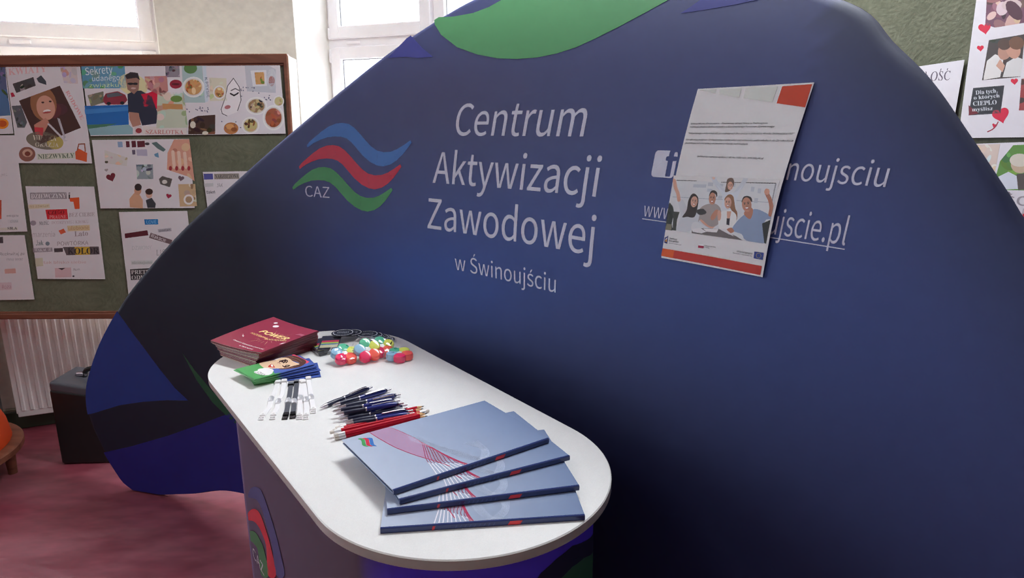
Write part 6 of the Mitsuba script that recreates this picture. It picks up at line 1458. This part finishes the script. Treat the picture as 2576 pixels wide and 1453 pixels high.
bigL = [('cutout', photo(P_((690, 555), (1060, 553), (1072, 750), (706, 752)), [(96, 148, 176), (110, 160, 184), (104, 160, 140), (86, 140, 110)], 16) + [(tl('Sekrety', 728, 640, 960, 620, 64), (226, 232, 236)), (tl('udanego', 785, 690, 1020, 680, 44), (226, 232, 236)), (tl('związku', 760, 742, 1010, 738, 34), (206, 226, 180))]),
    ('cutout', photo(P_((745, 810), (880, 775), (885, 870), (775, 905)), [(120, 120, 104), (96, 104, 84), (150, 140, 120)], 12)),
    ('cutout', [(P_((868, 850), (900, 795), (1000, 775), (1065, 805), (1085, 850), (1050, 888), (900, 888)), (140, 52, 66)), (P_((905, 800), (1000, 784), (1050, 810), (915, 830)), (90, 96, 104)), (ell(925, 880, 18, 14), (40, 40, 44)), (ell(1040, 875, 18, 14), (40, 40, 44))]),
    ('cutout', [(P_((720, 900), (1090, 890), (1096, 1060), (745, 1085)), (42, 104, 176)), (P_((720, 930), (1090, 905), (1092, 940), (725, 970)), (66, 130, 196)), (P_((745, 1080), (1096, 1058), (1130, 1090), (1130, 1140), (770, 1150)), (140, 176, 184)), (P_((740, 1060), (1000, 1050), (900, 1075), (750, 1095)), (72, 120, 96))]),
    ('cutout', [(ell(1130, 720, 130, 90, 20), (214, 206, 160)), (P_((1085, 800), (1140, 770), (1200, 770), (1290, 820), (1340, 960), (1330, 1050), (1210, 1066), (1180, 980), (1090, 960)), (46, 48, 66)), (P_((1062, 640), (1110, 618), (1170, 626), (1185, 680), (1180, 760), (1140, 800), (1085, 760)), (150, 112, 100)), (P_((1062, 640), (1110, 612), (1172, 620), (1190, 680), (1160, 660), (1080, 672)), (52, 44, 48)), (ell(1110, 712, 26, 10), (40, 36, 40)), (ell(1150, 712, 22, 10), (40, 36, 40)), (ell(1135, 750, 22, 8), (196, 170, 164)), (P_((1095, 950), (1180, 960), (1200, 1060), (1130, 1080), (1100, 1010)), (176, 128, 112))]),
    ('cutout', [(heart(1270, 870, 110, 8).buffer(0), (206, 30, 62)), (P_((1198, 800), (1260, 790), (1340, 760), (1335, 928), (1240, 880)), (206, 30, 62))]),
    ('cutout', photo(P_((1230, 650), (1420, 645), (1430, 770), (1380, 820), (1240, 750)), [(190, 130, 124), (150, 90, 92), (206, 160, 150), (120, 74, 78)], 14)),
    ('cutout', photo(P_((1405, 562), (1525, 560), (1530, 655), (1410, 656)), [(140, 130, 140), (110, 104, 112), (180, 170, 176), (70, 60, 66)], 12)),
    ('cutout', [(P_((1432, 670), (1530, 668), (1532, 800), (1440, 800)), (220, 214, 218)), (ell(1495, 715, 52, 38), (150, 44, 60)), (ell(1495, 715, 34, 9), (90, 30, 40))]),
    ('cutout', photo(P_((1340, 780), (1560, 790), (1600, 1085), (1330, 1090)), [(190, 196, 176), (160, 170, 140), (214, 206, 190), (200, 160, 120)], 14) + [(P_((1380, 880), (1550, 885), (1555, 930), (1385, 925)), (190, 140, 90)), (ell(1500, 840, 50, 28), (110, 140, 70))]),
    ('cutout', [(P_((1140, 1070), (1200, 1064), (1215, 1130), (1150, 1140)), (206, 190, 190)), (ell(1180, 1110, 26, 22), (150, 60, 66))]),
    ('headline', [(P_((1215, 1070), (1585, 1090), (1590, 1142), (1215, 1140)), (214, 204, 200)), (tl('SZARLOTKA', 1240, 1138, 1560, 1140, 38, 'b'), (190, 130, 128))])]
paper(LB, [(204, 161), (461, 161), (471, 339), (228, 342)], 'collage with a blue sea picture, a man and a red heart', bigL, ZA, .0022)
def plate(cx, cy, rx, ry, cols, n=10):
    g = ell(cx, cy, rx, ry)
    return [(g, (226, 224, 222)), (ell(cx, cy, rx * .86, ry * .86), (206, 200, 196))] + [(a.intersection(ell(cx, cy, rx * .78, ry * .78)), c) for a, c in photo(ell(cx, cy, rx * .75, ry * .75), cols, n)]
bigR = [('cutout', photo(P_((1545, 545), (1718, 545), (1745, 872), (1560, 872)), [(166, 186, 186), (150, 176, 170), (180, 196, 190)], 8) + [(ell(1620, 580, 56, 46), (92, 130, 76))] + plate(1645, 740, 94, 88, FOODC, 16)),
    ('headline', [(P_((1722, 545), (1750, 545), (1772, 860), (1745, 870)), (196, 206, 216)), (tl('K PTYSIE', 1740, 660, 1760, 830, 24), (90, 100, 120))]),
    ('cutout', photo(P_((1780, 660), (1925, 665), (1930, 855), (1785, 858)), [(206, 200, 180), (190, 186, 150), (214, 206, 190)], 8) + plate(1865, 785, 52, 58, FOODC, 10)),
    ('face_drawing', [(P_((1870, 950), (1900, 860), (1930, 740), (1985, 668), (2040, 740), (2050, 860), (2020, 950), (1930, 985)), (226, 220, 222)), (LineString([(1985, 665), (1935, 730), (1915, 830), (1880, 930), (1890, 965), (1930, 985)]).buffer(3), (90, 84, 90)), (LineString([(1985, 665), (2035, 740), (2050, 850), (2020, 940)]).buffer(3), (90, 84, 90)), (LineString([(1965, 770), (2000, 752), (2030, 768)]).buffer(4), (90, 84, 90)), (LineString([(1960, 795), (1990, 812), (2025, 790)]).buffer(6), (40, 36, 40)), (ell(1935, 910, 26, 16, -12), (176, 110, 116))]),
    ('cutout', [(P_((2080, 550), (2270, 548), (2345, 590), (2345, 790), (2100, 775)), (186, 186, 194)), (P_((2130, 600), (2265, 595), (2270, 730), (2150, 735)), (214, 212, 216))] + photo(P_((2165, 615), (2245, 612), (2250, 715), (2175, 718)), FOODC, 10)),
    ('cutout', [(ell(2310, 670, 38, 90), (206, 206, 210)), (ell(2310, 690, 26, 44), (160, 80, 66))]),
    ('cutout', plate(2180, 900, 92, 76, [(150, 120, 86), (206, 190, 160), (60, 56, 50), (190, 170, 130)], 26)), ('cutout', plate(2130, 1065, 76, 72, [(190, 176, 120), (130, 84, 56), (90, 60, 46)], 14)),
    ('cutout', plate(2325, 1000, 92, 108, [(160, 90, 66), (130, 66, 50), (190, 140, 110)], 16)), ('cutout', plate(2370, 860, 46, 48, [(190, 180, 130), (160, 150, 96)], 8)),
    ('cutout', [(ell(1965, 1090, 62, 50), (176, 116, 70)), (ell(1955, 1076, 34, 24), (206, 150, 96)), (ell(1990, 1100, 26, 18), (140, 80, 46))]),
    ('cutout', photo(P_((1605, 1020), (1680, 985), (1830, 975), (1830, 1140), (1600, 1140)), [(70, 48, 42), (110, 80, 66), (50, 36, 34), (190, 170, 150)], 18) + [(ell(1640, 1060, 24, 30), (214, 206, 190)), (ell(1745, 1130, 26, 16), (214, 206, 190))])]
confetti = [(1600 + prng.uniform(-10, 180), prng.uniform(890, 970)) for _ in range(16)] + [(prng.uniform(2040, 2230), prng.uniform(740, 830)) for _ in range(12)] + [(prng.uniform(1860, 2060), prng.uniform(1000, 1130)) for _ in range(6)] + [(prng.uniform(2240, 2310), prng.uniform(810, 850)) for _ in range(8)]
bigR.append(('confetti_print', [(unary_union([ell(x, y, 6, 4.5, prng.uniform(0, 90), 2) for x, y in confetti]), (84, 80, 108))]))
paper(LB, [(461.5, 161), (704, 161), (719, 336), (471.5, 339)], 'white collage of food plates around a drawn face with closed eye', bigR, ZA, .0022)
hearts = lambda pts, s, c: [(heart(x, y, s, 180 + prng.uniform(-20, 20)), c) for x, y in pts]
paper(LB, [(231, 352), (476, 349), (490, 523), (253, 524)], 'white collage with painted nails, small photos and a couple', [
    ('cutout', [(P_((1000, 1205), (1040, 1203), (1045, 1250), (1005, 1252)), (140, 160, 190))]), ('cutout', [(P_((1070, 1200), (1100, 1200), (1104, 1250), (1074, 1252)), (96, 40, 52))]), ('cutout', [(P_((1118, 1198), (1154, 1196), (1158, 1250), (1122, 1252)), (90, 36, 48))]), ('cutout', [(P_((1166, 1198), (1230, 1196), (1234, 1248), (1170, 1252)), (96, 40, 50))]), ('cutout', [(ell(1252, 1222, 20, 12), (70, 60, 66))]),
    ('cutout', [(P_((1288, 1215), (1330, 1205), (1410, 1270), (1390, 1290), (1340, 1262)), (92, 112, 112))]), ('cutout', [(P_((1310, 1310), (1345, 1296), (1352, 1340), (1320, 1330)), (100, 140, 170))]), ('cutout', [(P_((1122, 1275), (1150, 1272), (1152, 1312), (1128, 1314)), (100, 90, 110))]), ('cutout', [(P_((1160, 1270), (1250, 1268), (1254, 1325), (1165, 1322)), (176, 170, 190))]),
    ('cutout', photo(P_((890, 1275), (1085, 1340), (1080, 1412), (893, 1385)), [(206, 200, 196), (180, 166, 156), (90, 80, 76), (214, 190, 176)], 12)),
    ('cutout', photo(P_((1158, 1398), (1300, 1396), (1304, 1520), (1166, 1522)), [(140, 150, 156), (110, 120, 128), (180, 190, 194), (70, 76, 84)], 14)),
    ('photograph', photo(P_((1480, 1185), (1610, 1182), (1655, 1540), (1600, 1500), (1420, 1440), (1425, 1300)), [(206, 150, 130), (190, 126, 110), (214, 170, 150)], 8) + [(LineString([(x, 1290 + 6 * j), (x + 12, 1420)]).buffer(14), (222, 190, 172)) for j, x in enumerate((1470, 1520, 1570))] + [(ell(1450 + 52 * j, 1430, 13, 20), (150, 50, 56)) for j in range(4)]),
    ('cutout', [(P_((885, 1490), (965, 1440), (1010, 1520), (930, 1560)), (214, 208, 210)), (heart(945, 1505, 80, 160), (110, 40, 52))]),
    ('cutout', [(P_((1352, 1520), (1380, 1495), (1465, 1520), (1445, 1590), (1365, 1565)), (90, 84, 80)), (ell(1400, 1545, 22, 18), (206, 200, 194))]), ('cutout', [(heart(1540, 1515, 52, 190), (110, 90, 100))]),
    ('cutout', [(P_((1105, 1770 - 8), (1100, 1690), (1140, 1640), (1180, 1640), (1215, 1700), (1215, 1770)), (206, 160, 130)), (ell(1172, 1620, 30, 36), (200, 150, 124)), (ell(1175, 1590, 30, 30), (52, 40, 40)), (P_((1240, 1700), (1290, 1680), (1325, 1730), (1320, 1766), (1255, 1766)), (60, 60, 66)), (ell(1268, 1650, 28, 34), (206, 164, 146)), (ell(1268, 1628, 32, 26), (60, 40, 36))]),
    ('cutout', photo(P_((1515, 1565), (1660, 1562), (1680, 1750), (1530, 1755)), [(196, 166, 130), (150, 110, 76), (214, 200, 180)], 10) + [(ell(1605, 1695, 44, 44), (226, 220, 214)), (ell(1605, 1695, 28, 28), (170, 140, 110))]),
    ('heart_sticker', hearts([(1435, 1665)], 46, (150, 40, 66))), ('heart_sticker', hearts([(905, 1445)], 30, (160, 150, 150)))], ZA, .0022)
paper(LB, [(64, 468), (237, 469), (265, 702), (95, 701)], 'white sheet of cut-out words in many lines, one on red', [
    ('word_strip', [(P_((262, 292), (578, 288), (585, 346), (265, 350)), (150, 140, 146)), (tl('DZIEWCZYNY', 272, 342, 575, 338, 42, 'b'), (226, 220, 222))]), ('word_strip', [(tl('i', 596, 346, 612, 346, 52), (70, 64, 66))]),
    ('word_strip', [(P_((606, 338), (690, 332), (694, 432), (652, 434), (640, 372), (610, 368)), (212, 84, 44))]), ('word_strip', [(P_((246, 396), (432, 388), (436, 426), (250, 434)), (212, 200, 176)), (tl('na zawsze', 262, 424, 425, 416, 24), (176, 150, 110))]),
    ('word_strip', [(P_((396, 440), (584, 434), (594, 522), (412, 524)), (196, 44, 52)), (tl('CZEGO', 420, 480, 560, 476, 34, 'b'), (110, 20, 30)), (tl('PRAGNĘ', 430, 518, 580, 516, 32, 'b'), (226, 150, 150))]), ('word_strip', [(tl('BEZ CIEBIE', 600, 502, 826, 496, 36, 'b'), (170, 156, 160))]),
    ('word_strip', [(tl('MIŁOŚĆ', 345, 574, 425, 570, 30), (66, 60, 64)), (ell(290, 556, 26, 22), (150, 140, 150))]), ('word_strip', [(tl('DOTRZYMUJ KROKU', 450, 566, 770, 556, 28, 'b'), (186, 170, 174))]),
    ('word_strip', [(P_((585, 580), (780, 572), (784, 620), (590, 628)), (206, 186, 150)), (tl('ulubione', 598, 618, 776, 610, 34), (176, 136, 90))]), ('word_strip', [(P_((510, 622), (555, 604), (575, 636), (530, 655)), (206, 90, 60))]), ('word_strip', [(tl('marzenia', 285, 678, 480, 674, 44), (176, 166, 170))]), ('word_strip', [(tl('Lato', 650, 672, 768, 664, 46, 'b'), (160, 144, 148))]),
    ('word_strip', [(tl('Jak', 312, 750, 380, 748, 44, 'b'), (110, 120, 124)), (ell(415, 735, 18, 18), (120, 130, 140))]), ('word_strip', [(tl('POWTÓRKA', 500, 752, 770, 744, 34), (150, 136, 140))]),
    ('word_strip', [(P_((285, 776), (455, 768), (458, 804), (290, 812)), (150, 140, 148)), (tl('WAKACJE', 300, 804, 448, 798, 26, 'b'), (216, 210, 214))]), ('word_strip', [(P_((470, 776), (548, 772), (550, 806), (474, 810)), (76, 66, 70))]),
    ('word_strip', [(P_((548, 764), (860, 760), (868, 828), (580, 836)), (96, 84, 88)), (P_((650, 764), (780, 762), (786, 830), (656, 834)), (196, 160, 60)), (tl('KOLOR', 590, 826, 862, 822, 56, 'b'), (58, 50, 54))]),
    ('word_strip', [(P_((305, 862), (372, 858), (378, 930), (312, 934)), (196, 190, 170))]), ('word_strip', [(tl('tak blisko siebie', 380, 910, 750, 906, 22), (196, 160, 160))]), ('word_strip', [(P_((478, 948), (620, 942), (625, 1026), (482, 1030)), (206, 176, 180)), (P_((505, 948), (570, 946), (540, 965)), (70, 60, 66))]), ('word_strip', [(tl('dom', 636, 970, 694, 968, 20), (140, 130, 136)), (ell(640, 1018, 9, 7), (60, 54, 60))])], ZB, .0022)
paper(LB, [(299, 533), (471, 530), (497, 742), (324, 745)], 'white sheet with blue, maroon and black word strips, lower edge behind the banner', [
    ('word_strip', [(P_((1256, 524), (1375, 522), (1378, 568), (1262, 570)), (44, 116, 176)), (tl('LOVE', 1275, 562, 1362, 560, 28, bold=.02), (120, 170, 210))]), ('word_strip', [(P_((1085, 648), (1282, 618), (1292, 662), (1090, 688)), (90, 34, 44))]), ('word_strip', [(P_((1374, 610), (1490, 598), (1494, 626), (1378, 636)), (170, 164, 172)), (tl('zostań', 1388, 632, 1480, 622, 18), (90, 84, 90))]),
    ('word_strip', [(P_((1312, 640), (1500, 704), (1490, 742), (1298, 684)), (110, 88, 92)), (tl('Wakacje', 1308, 676, 1440, 722, 32, bold=.01), (214, 206, 210))]), ('word_strip', [(tl('DZWONY', 1150, 790, 1320, 784, 34), (186, 186, 188))]), ('word_strip', [(tl('LIST', 1365, 838, 1480, 834, 50), (150, 144, 148))]), ('word_strip', [(P_((1140, 884), (1330, 880), (1334, 914), (1144, 918)), (196, 196, 196)), (tl('nieznajomy', 1150, 912, 1325, 908, 26, 'b'), (160, 160, 160))]),
    ('word_strip', [(P_((1132, 958), (1330, 946), (1336, 1044), (1140, 1052)), (60, 56, 58)), (tl('PRETEKST', 1142, 1000, 1400, 994, 36, 'b'), (206, 202, 202)), (tl('ODWAGA', 1146, 1046, 1380, 1042, 36, 'b'), (206, 202, 202))])], ZB, .0022)
paper(LB, [(510, 432), (640, 430), (662, 600), (533, 604)], 'white sheet with a violet and beige heading strip, half hidden by the banner', [
    ('word_strip', [(P_((1772, 128), (1852, 126), (1856, 176), (1776, 178)), (84, 84, 150))]), ('word_strip', [(P_((1862, 128), (2080, 124), (2084, 172), (1866, 176)), (150, 140, 132)), (tl('NARZECZONA', 1872, 168, 2076, 164, 36, 'b'), (80, 74, 76))]), ('word_strip', [(P_((1774, 212), (1856, 208), (1858, 238), (1778, 242)), (186, 184, 186))]), ('word_strip', [(tl('JAK', 1886, 244, 1940, 242, 34), (130, 124, 128))]), ('word_strip', [(tl('Dzień', 1798, 300, 1872, 298, 24, bold=.02), (70, 66, 72))])], ZB, .0022)
paper(LB, [(-60, 340), (38, 340), (69, 582), (-60, 585)], 'plain white sheet with grey words and a red strip, below the magazine page', [
    ('word_strip', [(tl('jest 1', 10, 146, 64, 144, 22), (170, 164, 168))]), ('word_strip', [(P_((-60, 360), (14, 356), (14, 520), (-60, 524)), (190, 80, 60))]), ('word_strip', [(tl('wstępna', 60, 502, 160, 500, 20), (110, 104, 110))]), ('word_strip', [(P_((66, 528), (160, 522), (162, 552), (70, 556)), (206, 202, 206)), (tl('cisza', 90, 552, 156, 550, 24), (150, 144, 150))]), ('word_strip', [(P_((-40, 598), (155, 592), (158, 618), (-38, 622)), (206, 200, 192)), (tl('SIŁA', 66, 614, 150, 612, 24, 'b'), (90, 84, 90))])], ZB, .0014)
paper(LB, [(-60, 592), (62, 591), (87, 753), (-60, 755)], 'white sheet with grey and pink words, lowest of all on the board', [
    ('word_strip', [(P_((-60, 680), (26, 676), (30, 730), (-60, 734)), (80, 70, 76))]), ('word_strip', [(tl('Rozkwitaj ze', 0, 838, 215, 834, 26), (130, 124, 130)), (tl('mną teraz', 60, 882, 200, 880, 24), (150, 144, 150))]), ('word_strip', [(P_((40, 956), (135, 950), (140, 992), (46, 996)), (206, 160, 152))]), ('word_strip', [(P_((-40, 1076), (100, 1070), (106, 1136), (-40, 1142)), (206, 186, 192)), (tl('Róża', 20, 1128, 98, 1124, 34), (176, 140, 150))])], ZB, .0022)

# right board
paper(RBD, [(2464, -60), (2660, -95), (2660, 344), (2436, 347), (2416, 308)], 'white love collage with couple photos, red hearts and a dark text card', [
    ('photograph', photo(P_((885, -120), (1160, -160), (1160, 130), (930, 168), (870, 150)), [(110, 70, 88), (150, 110, 110), (200, 180, 176), (80, 50, 66), (206, 160, 146)], 26)),
    ('photograph', photo(P_((892, 245), (1110, 208), (1085, 468), (850, 488)), [(70, 60, 58), (60, 52, 52)], 8) + [(P_((860, 470), (880, 370), (930, 330), (980, 350), (975, 410), (960, 470), (860, 486)), (214, 208, 204)), (P_((975, 470), (1000, 380), (1060, 345), (1100, 360), (1085, 466)), (206, 202, 200)), (ell(990, 310, 42, 56, 20), (176, 130, 112)), (ell(1040, 300, 44, 58, -15), (190, 140, 120)), (ell(985, 270, 40, 34), (84, 60, 50)), (ell(1060, 262, 46, 40), (110, 74, 54)), (P_((935, 400), (960, 360), (990, 400), (975, 440)), (196, 150, 130))]),
    ('photograph', photo(P_((1090, 480), (1200, 470), (1200, 670), (1075, 672)), [(150, 60, 60), (70, 50, 54)], 8)),
    ('word_card', [(P_((796, 536), (985, 520), (962, 690), (768, 702)), (44, 44, 50)), (P_((768, 640), (830, 690), (770, 702)), (110, 30, 40)), (tl('Dla tych,', 812, 576, 945, 562, 26, 'b'), (206, 206, 210)), (tl('o których', 800, 606, 958, 592, 24, 'b'), (206, 206, 210)), (tl('CIEPŁO', 796, 644, 940, 634, 28, 'b'), (206, 206, 210)), (tl('myślisz', 790, 678, 915, 670, 24, 'b'), (206, 206, 210))]),
    ('heart_sticker', [(heart(866, 172, 76, 170), (206, 34, 62))]), ('heart_sticker', [(heart(840, 293, 42, 175), (206, 34, 62))]), ('heart_sticker', [(heart(1047, 495, 44, 175), (206, 34, 62))]),
    ('heart_balloon', [(heart(965, 700, 104, 165), (206, 28, 62)), (heart(925, 764, 28, 200), (190, 30, 60)), (LineString(spl([(948, 742), (932, 770), (912, 788), (884, 802)], 5, False)).buffer(3), (150, 40, 60))])], ZC, .0014)
paper(RBD, [(2290, 170), (2427, 150), (2402, 292), (2380, 360), (2285, 360)], 'white sheet with a thin slanted heading, between the banner edge and the love collage', [('headline', [(tl('CZUŁOŚĆ', 380, 500, 660, 486, 58, 'i'), (84, 70, 84))])], ZC, .0014)
paper(RBD, [(2440, 362), (2660, 354), (2660, 600), (2520, 620), (2440, 480)], 'collage with a child on green grass above drawn letters', [
    ('photograph', photo(P_((800, 880), (960, 876), (940, 990), (920, 1080), (860, 1000)), [(206, 186, 174), (180, 150, 136), (214, 206, 200)], 12)),
    ('photograph', photo(P_((1040, 884), (1160, 878), (1160, 1160), (960, 1156), (935, 1070), (960, 980)), [(92, 136, 60), (80, 122, 56), (104, 146, 74)], 12) + [(ell(1085, 1000, 60, 55), (190, 166, 140)), (ell(1080, 975, 62, 40), (206, 196, 180)), (P_((940, 1080), (1010, 1045), (1080, 1080), (1070, 1150), (945, 1156)), (206, 208, 216)), (P_((1060, 1060), (1160, 1050), (1160, 1150), (1070, 1156)), (84, 74, 70))]),
    ('headline', [(tl('ŚCI', 985, 1250, 1160, 1252, 56, bold=.012), (150, 140, 146)), (tl('SŁAW', 1030, 1315, 1170, 1310, 44, bold=.012), (176, 166, 172)), (ell(1012, 1180, 11, 14), (120, 110, 116))]), ('heart_sticker', [(ell(1110, 1370, 60, 70), (176, 30, 52))])], ZC, .0014)

# ---------------------------------------------------------------- black case and orange pouf on the floor at the left
k = thing('carrying_case', 'black leatherette carrying case on the red floor before the radiator', 'case')
cx0 = np.array([-2.09, 2.82])
Mc = frame3([cx0[0], cx0[1], 0], [math.cos(.05), math.sin(.05), 0], [-math.sin(.05), math.cos(.05), 0], UP)
def hull_pts(ps, r):
    s = trimesh.creation.icosphere(2, r)
    return trimesh.convex.convex_hull(np.vstack([s.vertices + p for p in ps]))
bw_, bd_ = .46, .22
put(part(k, 'body'), moved(hull_pts([(x, y, z) for x in (.014, bw_ - .014) for y in (.014, bd_ - .014) for z in (.016, .355 - .07 * (x > .2))] , .014), Mc), 'leatherette', smooth=40)
put(part(k, 'lid'), moved(hull_pts([(x, y, z) for x in (.016, bw_ - .016) for y in (.016, bd_ - .016) for z in (.392 - .08 * (x > .2), .372 - .08 * (x > .2))], .014), Mc), 'satin', (74, 76, 84), 40)
put(part(k, 'handle'), moved(tube(spl([(.10, .11, .385), (.12, .11, .425), (.20, .11, .430), (.28, .11, .405), (.30, .11, .355)], 6, False), .011, 8), Mc), 'satin', (24, 24, 26), 60)
put(part(k, 'handle_clasp'), moved(bx(.065, .10, .392, .115, .125, .412, .005), Mc), 'chrome')
k = thing('pouf', 'orange upholstered pouf on a round brown wooden rail', 'pouf')
Mp = frame3([-2.50, 2.55, -.095], [1, 0, 0], [0, 1, 0], UP)
put(part(k, 'cushion'), moved(lathe([(.27, 0), (.27, .325), (.29, .335), (.36, .325), (.44, .295), (.52, .25), (.58, .19), (.62, .10), (.635, 0)], 56), Mp), 'cloth', (190, 62, 20), 50)
put(part(k, 'wooden_rail'), moved(lathe([(.245, .27), (.245, .365), (.252, .375), (.275, .375), (.282, .365), (.282, .27)], 56), Mp), 'frame_wood', None, 40)
for a in (40, 130, 220, 310):
    x, y = .31 * math.cos(math.radians(a)), .31 * math.sin(math.radians(a))
    put(part(k, 'leg'), moved(lathe([(.095, 0), (.095, .018), (.25, .026), (.25, 0)], 14), Mp @ frame3([x, y, 0], [1, 0, 0], [0, 1, 0], UP)), 'frame_wood', None, 40)
